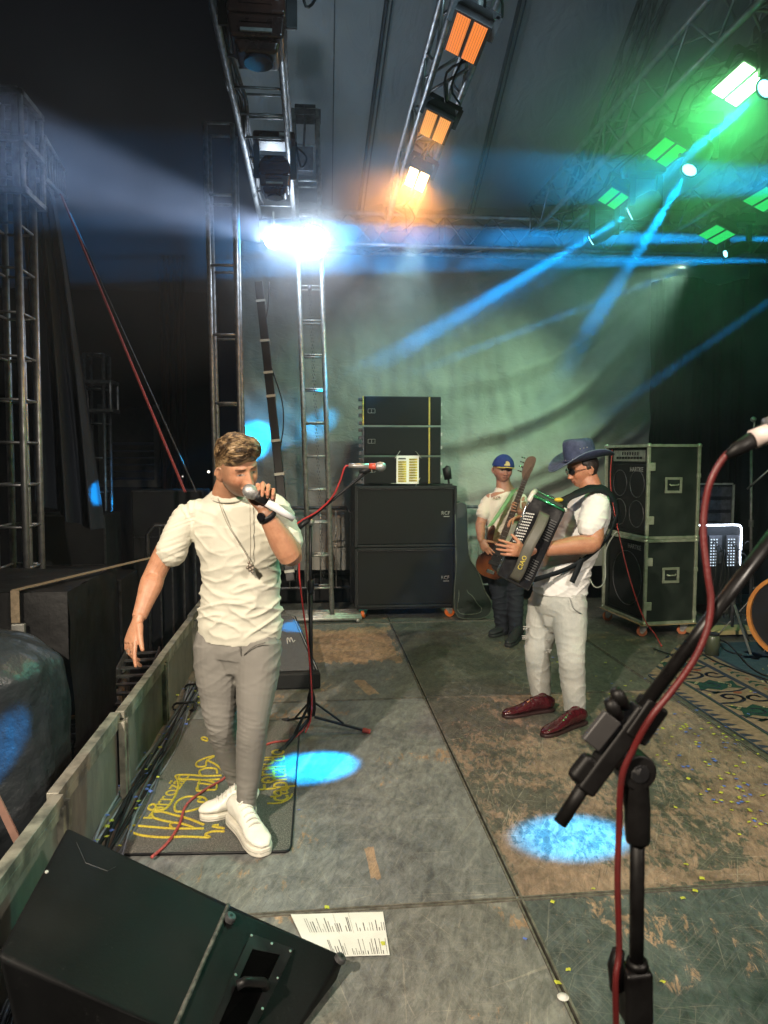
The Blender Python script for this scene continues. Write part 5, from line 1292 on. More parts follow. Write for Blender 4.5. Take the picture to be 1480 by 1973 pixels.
# cable tray lying on the ground
truss('box_truss', 'perforated truss piece lying low beside the stage wall', H(262,1262,0.02)+Vector((-0.25,0.1,-0.30)), H(225,1395,0.02)+Vector((-0.28,0,-0.32)), 0.30, 0.26, (0,0,1), 0.17, r=0.022, rl=0.014, mat=M['steel'], style='ladder')
t = thing('cable_tray', 'pale perforated metal cable tray lying beside the stage wall', 'cable tray', H(270,1300,-0.1))
a, b = Vector((-1.42,6.0,0.02)), Vector((-1.28,4.55,-0.05)); d = (b-a).normalized(); n = Vector((-d.y,d.x,0))
for s in (-1,1): MB().bar(a+n*s*0.13, b+n*s*0.13, 0.012, 0.10, (0,0,1)).build('side_rail', M['alu'], t)
for k in range(9): MB().bar(a.lerp(b,k/8)-n*0.12, a.lerp(b,k/8)+n*0.12, 0.05, 0.012, (0,0,1)).build('rung', M['alu'], t)
# plastic covered round object close by
def dome(u, v):
    a = 2*math.pi*u; cx_, cy_ = -1.80, 3.62
    zt_ = 0.80; r = 0.60
    if v < 0.35: k = v/0.35; rr = r*math.sin(k*math.pi/2)*0.86; z = zt_-0.22*(1-math.cos(k*math.pi/2))
    else: k = (v-0.35)/0.65; rr = r*(0.86+0.14*k+0.05*k*math.sin(a*9)+0.03*math.sin(a*17)*k); z = zt_-0.22-(zt_-0.22+1.25)*k
    rr += 0.03*noise.noise(Vector((math.cos(a)*2.5,math.sin(a)*2.5,v*6)))+0.012*noise.noise(Vector((math.cos(a)*9,math.sin(a)*9,v*14)))
    return Vector((cx_+rr*math.cos(a)*1.02, cy_+rr*math.sin(a)*0.85, z+0.02*noise.noise(Vector((math.cos(a)*3,math.sin(a)*3,v*5)))))
tp = pm('wrinkled_plastic_sheet', (0.018,0.022,0.027), (0.030,0.035,0.04), 2.5, 0.42, 0, 0.6, 9, 0.03)
MB().grid(dome, 120, 60).build('plastic_cover', tp, smooth=True, label='wrinkled plastic sheet draped over equipment with a bright blue spot', cat='plastic sheet')
MB().bar(A(-15,1520,2.9), A(48,1650,2.75), 0.03, 0.008, (0,1,0)).build('webbing_strap', pm('pink_brown_webbing',(0.22,0.12,0.09)), label='short pinkish strap at the left picture edge below the plastic sheet', cat='strap')

# ================================================================ MICROPHONE STANDS
mg = pm('mic_grille_silver', (0.50,0.50,0.50), (0.30,0.30,0.30), 160, 0.4, 0.7, 0.9, 420, 0.002)
def microphone(a, b, lab, bodym, ringm, ball=0.027, name='microphone', ncl=None):
    """a ball end, b cable end"""
    a, b = Vector(a), Vector(b); d = (b-a).normalized(); L_ = (b-a).length
    t = thing(name, lab, 'microphone', a)
    R_ = Matrix.Identity(3)
    MB().tube([a-d*ball, a-d*ball*0.8, a-d*ball*0.3, a+d*ball*0.3, a+d*ball*0.9, a+d*ball*1.25],[ball*0.25,ball*0.68,ball,ball*1.0,ball*0.85,ball*0.70],20).build('grille', mg, t, smooth=True)
    MB().tube([a+d*ball*0.25, a+d*ball*0.45],[ball*1.06]*2,20).build('grille_band', M['steel'], t, smooth=False)
    MB().tube([a+d*ball*1.2, a+d*ball*1.6, a+d*L_*0.38],[ball*0.74,ball*0.72,ball*0.66],18).build('collar', ringm, t, smooth=True)
    MB().tube([a+d*L_*0.375, a+d*L_*0.8, a+d*L_],[ball*0.66,ball*0.52,ball*0.46],18).build('handle', bodym, t, smooth=True)
    return t
# middle stand
Yc = 4.15
ft = H(600,1410,0)
t = thing('microphone_stand', 'black tripod boom microphone stand standing behind the singer\'s mat', 'microphone stand', ft)
hub = Vector((ft.x, ft.y, 0.16)); top = A(599,1008,Yc+0.02); hub.x = A(600,1380,Yc).x
MB().cyl(hub, A(598,1130,Yc), 0.0125, 12).build('lower_tube', M['black'], t, smooth=True)
MB().cyl(A(598,1135,Yc), top, 0.0095, 12).build('upper_tube', M['black'], t, smooth=True)
q = A(599,1128,Yc); MB().tube([q-Vector((0,0,0.05)),q-Vector((0,0,0.02)),q+Vector((0,0,0.02)),q+Vector((0,0,0.035))],[0.015,0.021,0.021,0.013],14).build('height_clutch', M['black'], t, smooth=True)
MB().bar(q, q+Vector((0.045,-0.01,0.004)), 0.016, 0.014).build('clutch_handle', M['black'], t, bevel=0.003)
MB().tube([hub+Vector((0,0,-0.06)),hub+Vector((0,0,-0.02)),hub+Vector((0,0,0.05)),hub+Vector((0,0,0.09))],[0.022,0.03,0.026,0.014],14).build('base_hub', M['black'], t, smooth=True)
for (px,py,c_) in ((543,1446,0),(708,1409,1),(549,1388,0)):
    f = H(px,py,0.012); s_ = hub+(f-hub).normalized()*0.02+Vector((0,0,-0.06))
    l = MB().bar(s_, f, 0.018, 0.012).build('leg', M['black'], t, bevel=0.002); ORIG[l.name] = ORIG[t.name]
    m_ = s_.lerp(f,0.55); MB().bar(hub+Vector((0,0,0.035)), m_+Vector((0,0,0.008)), 0.014, 0.008).build('brace', M['black'], t)
    d = (f-s_).normalized(); MB().cyl(f-d*0.03, f+d*0.018, 0.015, 10).build('rubber_foot', pm('red_rubber',(0.35,0.04,0.03)) if c_ else M['rubber'], l)
MB().ball(top+Vector((0,-0.012,0.005)), 0.019, 14).build('swivel_joint', M['steel'], t, smooth=True)
bA, bB = A(573,1019,Yc-0.02), A(712,905,Yc-0.12)
MB().cyl(bA, bB, 0.0085, 10).build('boom_arm', M['black'], t, smooth=True)
MB().tube([bA-(bB-bA)*0.02, bA+(bB-bA)*0.16],[0.017,0.015],12).build('counterweight', M['black'], t, smooth=True)
q = A(632,966,Yc-0.06); MB().ball(q, 0.018, 10).build('arm_clutch', M['black'], t, smooth=True)
ma, mb_ = A(735,899,Yc-0.14), A(672,897,Yc-0.12)
q = A(702,907,Yc-0.125); MB().tube([q+Vector((-0.03,0,-0.008)),q,q+Vector((0.035,0,0.012))],[0.010,0.016,0.019],12).build('mic_clip', M['black'], t, smooth=True)
microphone(ma, mb_, 'silver and red microphone resting on the middle boom stand', pm('silver_handle',(0.45,0.43,0.42),(0.35,0.33,0.32),20,0.35,0.6), pm('red_collar',(0.55,0.09,0.05),(0.45,0.06,0.04),20,0.35), 0.026)
MB().tube(smoothpts([mb_, A(664,901,Yc-0.12), A(655,928,Yc-0.11), A(640,958,Yc-0.09), A(612,985,Yc-0.06), A(578,1005,Yc-0.03), A(568,1020,Yc-0.02), A(576,1060,Yc-0.02), A(577,1110,Yc-0.02), A(583,1165,Yc-0.02), A(592,1230,Yc-0.02), A(598,1290,Yc-0.02), A(601,1350,Yc-0.01), A(598,1388,Yc+0.0), H(588,1412,0.02)],6),0.0052,8).build('microphone_cable', redc, smooth=True, label='red microphone cable wound down the middle stand', cat='cable')

# foreground stand, very near
FY = 1.02; P = lambda x, y, dy=0.0: A(x, y, FY+dy)
t = thing('microphone_stand', 'blurred black microphone stand towering in the near right corner', 'microphone stand', Vector((P(1232,1900).x,FY,0)))
fb = pm('matte_black_stand', (0.0035,0.003,0.003), (0.006,0.0055,0.0055), 20, 0.5, 0, 0.3, 200, 0.0005, spec=0.25)
MB().cyl(Vector((P(1233,1973).x,FY,0.25)), P(1226,1895), 0.0165, 20).build('lower_tube', fb, t, smooth=True)
MB().cyl(P(1226,1900), P(1229,1560), 0.0112, 20).build('upper_tube', fb, t, smooth=True)
mb = MB(); mb.tube([P(1229,1622),P(1229,1616),P(1228,1560),P(1222,1500),P(1215,1470)],[0.0172,0.0185,0.0195,0.0215,0.024],24); mb.build('swivel_neck', fb, t, smooth=True)
d2 = (P(1480,1046,-0.05)-P(1075,1590)).normalized()
mb = MB(); c = P(1222,1480); mb.cyl(c+Vector((0,0.020,0)), c-Vector((0,0.020,0)), 0.028, 32); mb.build('swivel_disc', fb, t, bevel=0.004)
MB().cyl(c-Vector((0,0.020,0)), c-Vector((0,0.023,0)), 0.014, 24).build('disc_cap', M['black'], t, bevel=0.001)
MB().cyl(P(1079,1586,-0.02), P(1140,1492,-0.02), 0.0105, 20).build('boom_end', fb, t, smooth=True)
up = Vector((0,-1,0))
MB().bar(P(1122,1522,-0.02), P(1240,1362,-0.02), 0.031, 0.030, (0,1,0)).build('boom_clamp', fb, t, bevel=0.006)
MB().bar(P(1215,1420,-0.02), P(1262,1352,-0.02), 0.040, 0.034, (0,1,0)).build('clamp_collar', fb, t, bevel=0.005)
MB().bar(P(1112,1510,-0.02), P(1150,1462,-0.02), 0.044, 0.024, (0,1,0)).build('clamp_collar', fb, t, bevel=0.010)
MB().bar(P(1136,1435,-0.035), P(1180,1380,-0.035), 0.032, 0.012, (0,1,0)).build('clamp_plate', pm('grey_plate',(0.03,0.028,0.028),(0.04,0.038,0.038),10,0.5), t, bevel=0.003)
for k in range(2):
    c1 = P(1204-k*12,1362+k*20,-0.03); MB().tube([c1,c1+Vector((-0.012,-0.004,0.018)),c1+Vector((-0.018,-0.006,0.028))],[0.009,0.011,0.008],14).build('knob', fb, t, smooth=True)
MB().cyl(P(1215,1395,-0.02), P(1500,1018,-0.045), 0.0104, 20).build('boom_tube', pm('shiny_black_tube',(0.005,0.0045,0.0045),(0.008,0.007,0.007),20,0.34,spec=0.35), t, smooth=True)
mb = MB(); mb.bar(P(1224,1862), P(1225,1965), 0.046, 0.040, (0,1,0)); mb.build('height_clutch', fb, t, bevel=0.008)
MB().tube([P(1228,1862),P(1228,1850)],[0.018,0.016],20).build('clutch_ring', fb, t, smooth=True)
MB().tube([P(1188,1905),P(1186,1860),P(1192,1832)],[0.011,0.0125,0.010],14).build('clutch_handle', fb, t, smooth=True)
for k in range(3):
    an = k*2.09+0.4; b0_ = Vector((P(1233,1973).x,FY,0.25)); f = Vector((b0_.x+0.3*math.cos(an),FY+0.3*math.sin(an),0.012)); MB().bar(b0_,f,0.02,0.012).build('leg', fb, t)
rb2 = pm('red_rubber_cable', (0.10,0.010,0.010), (0.075,0.007,0.007), 30, 0.5, 0, 0.2, 200)
MB().tube(smoothpts([P(1435,858,-0.03), P(1400,876,-0.03), P(1370,925,-0.03), P(1357,985,-0.03), P(1356,1040,-0.035), P(1364,1110,-0.045), P(1370,1160,-0.05), P(1362,1215,-0.055), P(1335,1275,-0.055), P(1292,1335,-0.05), P(1256,1380,-0.05), P(1222,1440,-0.035), P(1198,1500,-0.025), P(1193,1600,-0.01), P(1190,1700,-0.01), P(1193,1830,-0.01), P(1186,1900,-0.02), P(1190,2060,-0.01)],8),0.0049,12).build('microphone_cable', rb2, smooth=True, label='thick red cable hanging along the near microphone stand', cat='cable')
ma, mb_ = P(1620,780,-0.05), P(1452,846,-0.03)
tm = microphone(ma, mb_, 'near microphone with a pale label cut by the right picture edge', pm('dark_handle',(0.03,0.02,0.02),(0.05,0.03,0.03),10,0.4), M['black'], 0.026)
MB().tube([P(1398,880,-0.03), P(1420,866,-0.03), P(1455,845,-0.03)],[0.006,0.0105,0.0125],16).build('connector', fb, tm, smooth=True)
MB().tube([P(1450,847,-0.03), P(1496,829,-0.035)],[0.0142,0.0146],18).build('label_band', pm('pale_pink_label',(0.62,0.52,0.48),(0.55,0.45,0.42),20,0.5), tm, smooth=True)
MB().tube([P(1478,825,-0.033), P(1500,816,-0.036)],[0.0150,0.0152],18).build('metal_band', M['alu'], tm, smooth=True)
MB().tube([P(1500,1018,-0.045), P(1545,930,-0.045), P(1530,835,-0.035)],[0.012,0.010,0.010],12).build('clip_arm', fb, tm, smooth=True)
# ================================================================ PEOPLE
def loft(mb, secs, n=24, caps=True):
    """secs: (centre, xdir, rx, ry) ellipses; consecutive ones are bridged"""
    C = [Vector(s[0]) for s in secs]; vs = []; fs = []
    for k, (c, xd, rx, ry) in enumerate(secs):
        t = (C[min(k+1,len(C)-1)]-C[max(k-1,0)]).normalized()
        x = Vector(xd); x = (x - t*x.dot(t)).normalized(); y = t.cross(x)
        for i in range(n):
            a = 2*math.pi*i/n; vs.append(C[k]+x*math.cos(a)*rx+y*math.sin(a)*ry)
    for k in range(len(secs)-1):
        for i in range(n):
            j = (i+1)%n; fs.append((k*n+i,k*n+j,(k+1)*n+j,(k+1)*n+i))
    if caps: fs.append(tuple(range(n))[::-1]); fs.append(tuple((len(secs)-1)*n+i for i in range(n)))
    mb.add(vs, fs)
def dense(secs, m=4):
    out = []
    for i in range(len(secs)-1):
        s0 = secs[max(i-1,0)]; s1 = secs[i]; s2 = secs[i+1]; s3 = secs[min(i+2,len(secs)-1)]
        for k in range(m):
            t = k/m
            cr = lambda a,b,c,d: 0.5*((2*b)+(c-a)*t+(2*a-5*b+4*c-d)*t*t+(3*b-a-3*c+d)*t*t*t)
            out.append((cr(*[Vector(q[0]) for q in (s0,s1,s2,s3)]), Vector(s1[1]).lerp(Vector(s2[1]),t), cr(s0[2],s1[2],s2[2],s3[2]), cr(s0[3],s1[3],s2[3],s3[3])))
    out.append((Vector(secs[-1][0]), Vector(secs[-1][1]), secs[-1][2], secs[-1][3])); return out
def limb(mb, pts, rs, n=18, xdir=(1,0,0)):
    S = dense([(p, xdir, (r if not hasattr(r,'__len__') else r[0]), (r if not hasattr(r,'__len__') else r[1])) for p, r in zip(pts, rs)])
    loft(mb, S, n)
    for e in (0,-1): mb.ball(S[e][0], min(S[e][2],S[e][3])*0.98, 12)
def hand(mb, W, F, N, T, curls, s=1.0, spread=0.06, thumb=(0.75,0.55,0.25), tcurl=0.3):
    W, F, N, T = Vector(W), Vector(F).normalized(), Vector(N), Vector(T)
    N = (N-F*N.dot(F)).normalized(); T = (T-F*T.dot(F)-N*T.dot(N)).normalized()
    loft(mb, dense([(W-F*0.02*s,T,0.026*s,0.020*s),(W+F*0.01*s,T,0.028*s,0.019*s),(W+F*0.045*s,T,0.038*s,0.0165*s),(W+F*0.08*s,T,0.041*s,0.0145*s),(W+F*0.097*s,T,0.036*s,0.010*s)],3), 18)
    L = [(0.044,0.027,0.022),(0.049,0.031,0.024),(0.046,0.029,0.023),(0.036,0.022,0.020)]
    tips = []
    for i in range(4):
        b = W+F*(0.090,0.096,0.092,0.082)[i]*s + T*(0.030,0.0102,-0.0105,-0.030)[i]*s
        a = (1.5-i)*spread; d0 = (F*math.cos(a)+T*math.sin(a)).normalized(); th = 0; c = curls[i]
        pts = [b-d0*0.018*s-N*0.0*s]; rs = [0.0095*s]; p = b.copy(); pts.append(p.copy()); rs.append(0.0096*s)
        cc = c if hasattr(c,'__len__') else (c*0.8,c,c*0.7)
        for k in range(3):
            th += cc[k]; d = d0*math.cos(th)+N*math.sin(th); p = p+d*L[i][k]*s; pts.append(p.copy()); rs.append((0.0088,0.0080,0.0066)[k]*s)
        mb.tube(pts, rs, 10); mb.ball(pts[-1], rs[-1], 10)
        for q, r_ in zip(pts[1:-1], rs[1:-1]): mb.ball(q, r_*1.03, 10)
        tips.append(p)
    b = W+F*0.022*s+T*0.020*s; d = (T*thumb[0]+F*thumb[1]+N*thumb[2]).normalized(); p = b.copy(); pts = [b.copy()]; rs = [0.016*s]
    for k, l in enumerate((0.042,0.034,0.026)):
        dd = (d*math.cos(tcurl*k)+(F*0.4+N*0.9).normalized()*math.sin(tcurl*k)).normalized(); p = p+dd*l*s; pts.append(p.copy()); rs.append((0.0125,0.0105,0.0080)[k]*s)
    mb.tube(pts, rs, 10)
    for q, r_ in zip(pts, rs): mb.ball(q, r_, 10)
    return tips
def fuse(mb, voxel, it=2, fac=0.5):
    me = bpy.data.meshes.new('tmp'); me.from_pydata(mb.v, [], mb.f); o = bpy.data.objects.new('tmp', me); col.objects.link(o)
    bm = bmesh.new(); bm.from_mesh(me); bmesh.ops.recalc_face_normals(bm, faces=bm.faces); bm.to_mesh(me); bm.free()
    md = o.modifiers.new('r','REMESH'); md.mode = 'VOXEL'; md.voxel_size = voxel
    if it: s = o.modifiers.new('s','SMOOTH'); s.factor = fac; s.iterations = it
    dg = bpy.context.evaluated_depsgraph_get(); dg.update()
    out = bpy.data.meshes.new_from_object(o.evaluated_get(dg)); bpy.data.objects.remove(o)
    return out
def co_of(me): a = np.empty(len(me.vertices)*3, dtype=np.float32); me.vertices.foreach_get('co', a); return a.reshape(-1,3).astype(float)
def no_of(me): a = np.empty(len(me.vertices)*3, dtype=np.float32); me.vertex_normals.foreach_get('vector', a); return a.reshape(-1,3).astype(float)
def finish(me, name, mat, parent, co=None, colr=None, label=None):
    if co is not None: me.vertices.foreach_set('co', (co - np.array(ORIG[parent.name])).astype(np.float32).ravel())
    me.update()
    me.polygons.foreach_set('use_smooth', [True]*len(me.polygons))
    me.materials.clear(); me.materials.append(mat)
    if colr is not None:
        ca = me.color_attributes.new('tint','FLOAT_COLOR','POINT'); ca.data.foreach_set('color', np.concatenate([colr, np.ones((len(colr),1))],1).astype(np.float32).ravel())
    o = bpy.data.objects.new(name, me); col.objects.link(o); o.parent = parent; ORIG[o.name] = ORIG[parent.name]
    if label: o['label'] = label
    return o
def nz(p, s=(1,1,1), o=0.0): return noise.noise(Vector((p[0]*s[0]+o, p[1]*s[1]+o*1.3, p[2]*s[2]-o)))
def skinmat(name):
    m, nt, P_, N, L = nodes(name)
    at = nt.nodes.new('ShaderNodeAttribute'); at.attribute_name = 'tint'
    n = ntex(nt, coords(nt), 34, 8, 0.7)
    L.new(mixc(nt, 1.0, at.outputs['Color'], ramp(nt, n, [(0.32,(0.84,0.76,0.74)),(0.68,(1.12,1.12,1.12))]), 'MULTIPLY'), P_.inputs['Base Color'])
    P_.inputs['Roughness'].default_value = 0.48; P_.inputs['Subsurface Weight'].default_value = 0.12
    P_.inputs['Subsurface Radius'].default_value = (0.012,0.005,0.003); P_.inputs['Subsurface Scale'].default_value = 1.0
    L.new(bump(nt, ntex(nt, coords(nt), 420, 3), 0.12, 0.001), P_.inputs['Normal'])
    return m
# ---- head: dense sphere pushed into shape, in local axes (l = person's left, f = forward, u = up), eyes at u = 0
g_ = lambda x, s: math.exp(-(x/s)**2)
def head_pt(dl, df, du, open_=0.0, wide=1.0, grow=0.0):
    l, f, u = dl*0.077*wide, df*0.094, du*0.117
    # jaw and cranium
    if u < 0:
        k = min(1,-u/0.117); l *= 1-0.30*k**1.7; 
        if f < 0: f *= 1-0.50*k**1.1
        else: f *= 1.0-0.10*k
        if f > 0: f += 0.012*k
    else:
        k = u/0.117; 
        if f < 0: f *= 1.06
    if f > 0: f *= 1-0.10*(1-abs(dl))*0.0; 
    # flatten face front
    if f > 0.070: f = 0.070+(f-0.070)*0.55
    if df > 0.15:
        w = min(1,(df-0.15)/0.3)
        al = abs(l); d = 0
        d += 0.0075*g_(u-0.026,0.008)*g_(al-0.026,0.022)          # brow
        d -= 0.0125*g_(u-0.002,0.0125)*g_(al-0.031,0.0150)           # sockets
        d += 0.0060*g_(u+0.001,0.0085)*g_(al-0.031,0.0125)           # eyeball under lids
        if -0.050 < u < 0.03:
            t = (0.026-u)/0.066; d += 0.031*max(0,t)**1.15*g_(l,0.0105+0.004*max(0,t))*(1 if u > -0.040 else max(0,(u+0.050)/0.010))   # nose ridge
        d += 0.0095*g_(u+0.037,0.0085)*g_(al-0.0125,0.0065)         # wings
        d -= 0.004*g_(u+0.046,0.004)*g_(l,0.012)
        d += 0.006*g_(u+0.030,0.02)*g_(al-0.045,0.018)             # cheeks
        d += 0.007*g_(u+0.064,0.016)*g_(l,0.03)                     # muzzle
        d += 0.0045*g_(u+0.0585,0.0042)*g_(l,0.021)+0.0050*g_(u+0.0700+open_*0.008,0.0050)*g_(l,0.018)
        d -= (0.0035+open_*0.018)*g_(u+0.0640+open_*0.004,0.0028+open_*0.006)*g_(l,0.018+open_*0.004)
        d -= 0.004*g_(u+0.080,0.006)*g_(l,0.02)
        d += 0.010*g_(u+0.098,0.014)*g_(l,0.018)                    # chin
        d -= 0.003*g_(al-0.030-0.3*(-(u+0.045)) ,0.004)*g_(u+0.052,0.016)
        f += d*w
    r = math.sqrt(l*l+f*f+u*u); 
    if grow: q = (r+grow)/r; l, f, u = l*q, f*q, u*q
    return l, f, u
class Head:
    def __init__(s, c, fwd, up, scale=1.0, open_=0.0, wide=1.0):
        s.c = Vector(c); s.f = Vector(fwd).normalized(); u = Vector(up); s.u = (u-s.f*u.dot(s.f)).normalized(); s.l = s.u.cross(s.f); s.s = scale; s.open = open_; s.wide = wide
    def W(s, l, f, u): return s.c+(s.l*l+s.f*f+s.u*u)*s.s
    def loc(s, co):
        d = (co-np.array(s.c))/s.s; return d@np.array(s.l), d@np.array(s.f), d@np.array(s.u)
    def surf(s, fn=None, n=72, m=56, grow=0.0):
        vs = []; 
        for j in range(m+1):
            t = math.pi*j/m
            for i in range(n):
                a = 2*math.pi*i/n; dl, df, du = math.sin(t)*math.sin(a), math.sin(t)*math.cos(a), math.cos(t)
                g = fn(dl,df,du) if fn else grow
                vs.append(s.W(*head_pt(dl,df,du,s.open,s.wide,g)))
        fs = [(j*n+i, j*n+(i+1)%n, (j+1)*n+(i+1)%n, (j+1)*n+i) for j in range(m) for i in range(n)]
        return vs, fs
    def add(s, mb):
        mb.add(*s.surf(n=120,m=96))
        for sg in (-1,1):           # ears
            R_ = Matrix((s.l,s.f,s.u)).transposed() @ Matrix.Rotation(sg*0.42,3,'Z') @ Matrix.Rotation(-0.15,3,'X')
            c = s.W(sg*0.0775*s.wide,-0.012,-0.012)
            mb.ball(c, 1.0, 16, (0.0065*s.s,0.017*s.s,0.030*s.s), R_)
            mb.tube([c+R_@Vector((sg*0.005,0.017*math.cos(a),0.030*math.sin(a)))*s.s for a in [i*math.pi/9-1.1 for i in range(14)]],0.0042*s.s,7)
            mb.ball(s.W(sg*0.074,-0.004,-0.038),0.0075*s.s,8)
def skin_colors(co, heads, base, H, beard=0.0, lipc=(0.42,0.16,0.12), browc=(0.10,0.06,0.04), beardc=(0.16,0.095,0.06), brow_w=1.0, goatee=False, squint=0.0055):
    l, f, u = H.loc(co); n = len(co); c = np.tile(np.array(base), (n,1))
    face = (f > 0.02) & (np.abs(l) < 0.1) & (np.abs(u) < 0.14)
    G = lambda x, s: np.exp(-(x/s)**2); al = np.abs(l)
    def mixin(w, colr): 
        nonlocal c; w = np.clip(w*face,0,1)[:,None]; c = c*(1-w)+np.array(colr)*w
    mixin(0.35*G(al-0.045,0.02)*G(u+0.035,0.022), (base[0]*1.0,base[1]*0.66,base[2]*0.6))
    mixin(0.45*G(l,0.014)*G(u+0.036,0.012), (base[0]*1.0,base[1]*0.68,base[2]*0.6))
    if beard:
        line = -0.050-0.35*np.clip(0.07-al,0,0.05)+0.0
        jaw = 1/(1+np.exp((u-(-0.028-0.55*(0.075-al).clip(0,0.06)))/0.004)); face2 = (f > -0.035)&(u > -0.135)
        w = np.clip(jaw*face2*beard*(1-0.5*G(u+0.086,0.008)*G(l,0.02)),0,1)
        mo = G(u+0.050,0.006)*G(l,0.028)*beard*1.1; ch = G(u+0.098,0.024)*G(l,0.03)*beard*1.2
        w = np.clip(np.maximum(np.maximum(w,mo),ch),0,1)[:,None]; c = c*(1-w)+np.array(beardc)*w
        fd = np.clip((f<0.050)*G(al-0.076,0.013)*(1/(1+np.exp(-(u-0.000)/0.006)))*(1/(1+np.exp((u-0.075)/0.006)))*0.62,0,1)[:,None]*(beard>0); c = c*(1-fd)+np.array((0.17,0.10,0.06))*fd
        sb = np.clip((f<0.045)*(f>-0.01)*G(al-0.078,0.010)*G(u+0.012,0.035)*0.75*beard,0,1)[:,None]; c = c*(1-sb)+np.array(beardc)*sb
    if goatee: mixin(0.8*G(u+0.097,0.010)*G(l,0.017), browc); mixin(0.55*G(u+0.050,0.004)*G(l,0.022), browc)
    o_ = H.open
    mixin(0.85*G(u+0.0580,0.0038)*(al<0.024), lipc); mixin(0.9*G(u+0.0705+o_*0.008,0.0045)*(al<0.021), lipc)
    mixin(1.1*G(u+0.0640+o_*0.004,0.0020+0.005*o_)*(al<0.024), (0.03,0.008,0.008))
    mixin(0.95*G(u-0.0225-0.10*(al-0.03).clip(-1,0.012),0.0042)*(al>0.012)*(al<0.052), browc)
    ex = (al-0.031)/0.0150; ey = (u+0.000-0.02*(al-0.031))/squint
    eye = (ex**2+ey**2 < 1); c[face&eye] = (0.30,0.25,0.22)
    iris = ((al-0.0325)**2+(u)**2 < 0.0062**2)&eye; c[face&iris] = (0.04,0.03,0.02)
    rim = (ex**2+ey**2 >= 1)&(ex**2/1.25+ey**2/1.9 < 1); w = (rim&face)[:,None]*0.75; c = c*(1-w)+np.array((0.08,0.04,0.03))*w
    nos = G(al-0.0085,0.0035)*G(u+0.0455,0.0028)*(f>0.075); mixin(1.2*nos,(0.05,0.015,0.01))
    return np.clip(c,0,1)
def ridged(p, s, o): return 1-abs(nz(p,s,o))*2.2
clothm = {}
def fabric(name, c1, c2, sc=300, st=(1,1,1), rough=0.85, b=0.4):
    return pm(name, c1, c2, 3.0, rough, 0, b, sc, 0.0012, st, spec=0.2)

def shoe(root, heel, toe, lift=0.0, wm=None, smat=None, ankle=None, laces=True, sole_h=0.038, w=0.049, name='sneaker', hi=0.115, pitch=0.0):
    heel, toe = Vector(heel), Vector(toe); d = (toe-heel); Ln = d.length; d.normalize(); s = Vector((-d.y,d.x,0)).normalized(); up = d.cross(s); up = up if up.z > 0 else -up
    # sole: rounded outline
    out_ = []
    for (t, ww) in ((0.0,0.45),(0.03,0.72),(0.12,0.86),(0.35,0.80),(0.55,0.90),(0.72,1.04),(0.86,0.96),(0.95,0.68),(0.99,0.34)): out_.append((t,ww))
    ring = [heel+d*Ln*t+s*w*ww for t,ww in out_]+[heel+d*Ln*t-s*w*ww for t,ww in out_[::-1]]
    so = MB(); zt = lambda p: up*sole_h*(1+0.12*((p-heel).dot(d)/Ln < 0.3))
    rr = smoothpts(ring+[ring[0]],3)[:-1]
    so.add([p for p in rr]+[p+up*sole_h for p in rr], [tuple(range(len(rr))),tuple(range(len(rr),2*len(rr)))[::-1]]+[(i,(i+1)%len(rr),len(rr)+(i+1)%len(rr),len(rr)+i) for i in range(len(rr))])
    o = so.build('sole', smat, root, bevel=0.007, seg=3); 
    u_ = MB(); S_ = []
    for (t,ww,h) in ((0.02,0.60,0.075),(0.10,0.80,0.100),(0.22,0.80,0.112),(0.34,0.76,0.112),(0.46,0.80,0.092),(0.60,0.90,0.066),(0.74,0.97,0.050),(0.87,0.88,0.042),(0.955,0.55,0.030),(0.985,0.28,0.018)):
        h = h*hi/0.115; S_.append((heel+d*Ln*t+up*(sole_h-0.004+h*0.5), s, w*ww*0.98, h*0.5))
    loft(u_, dense(S_,3), 22)
    if ankle is not None:
        an_ = Vector(ankle); b_ = heel+d*Ln*0.24+up*(sole_h+0.05)
        loft(u_, dense([(b_,s,0.045,0.056),(b_.lerp(an_,0.5)+up*0.01,s,0.043,0.050),(an_,s,0.046,0.050)],3),20)
    me_ = fuse(u_, 0.004, 3, 0.5); c_ = co_of(me_); n_ = no_of(me_)
    for i in range(len(c_)): c_[i] = c_[i]+n_[i]*(0.0016*nz(c_[i],(40,40,40),2)+0.0012*ridged(c_[i],(26,26,26),4))
    sh_ = finish(me_, name, wm, root, c_)
    if laces:
        lm = pm('white_lace', (0.70,0.68,0.62)); 
        for q in range(5):
            t = 0.38+0.075*q; h = [0.108,0.094,0.078,0.066,0.056][q]*hi/0.115
            c0 = heel+d*Ln*t+up*(sole_h+h)
            MB().tube(smoothpts([c0-s*0.026-up*0.010, c0-s*0.012+up*0.003, c0+s*0.012+up*0.003, c0+s*0.026-up*0.010],3),0.0036,6).build('lace', lm, sh_, smooth=True)
        MB().tube([heel+d*Ln*t+s*w*ww*1.02+up*sole_h*0.55 for t,ww in out_]+[heel+d*Ln*t-s*w*ww*1.02+up*sole_h*0.55 for t,ww in out_[::-1]],0.0022,5,closed=True).build('sole_groove', pm('sole_line',(0.45,0.43,0.37)), o, smooth=True)
    return sh_
def band(parent, c, xd, rx, ry, tdir, r, nm, m, n=40, tilt=None, w=None):
    t = Vector(tdir).normalized(); x = Vector(xd); x = (x-t*x.dot(t)).normalized(); y = t.cross(x)
    pts = []
    for i in range(n):
        a = 2*math.pi*i/n; p = Vector(c)+x*math.cos(a)*rx+y*math.sin(a)*ry
        if tilt: p += tilt(a)
        pts.append(p)
    return MB().tube(pts, r, 8, closed=True).build(nm, m, parent, smooth=True)
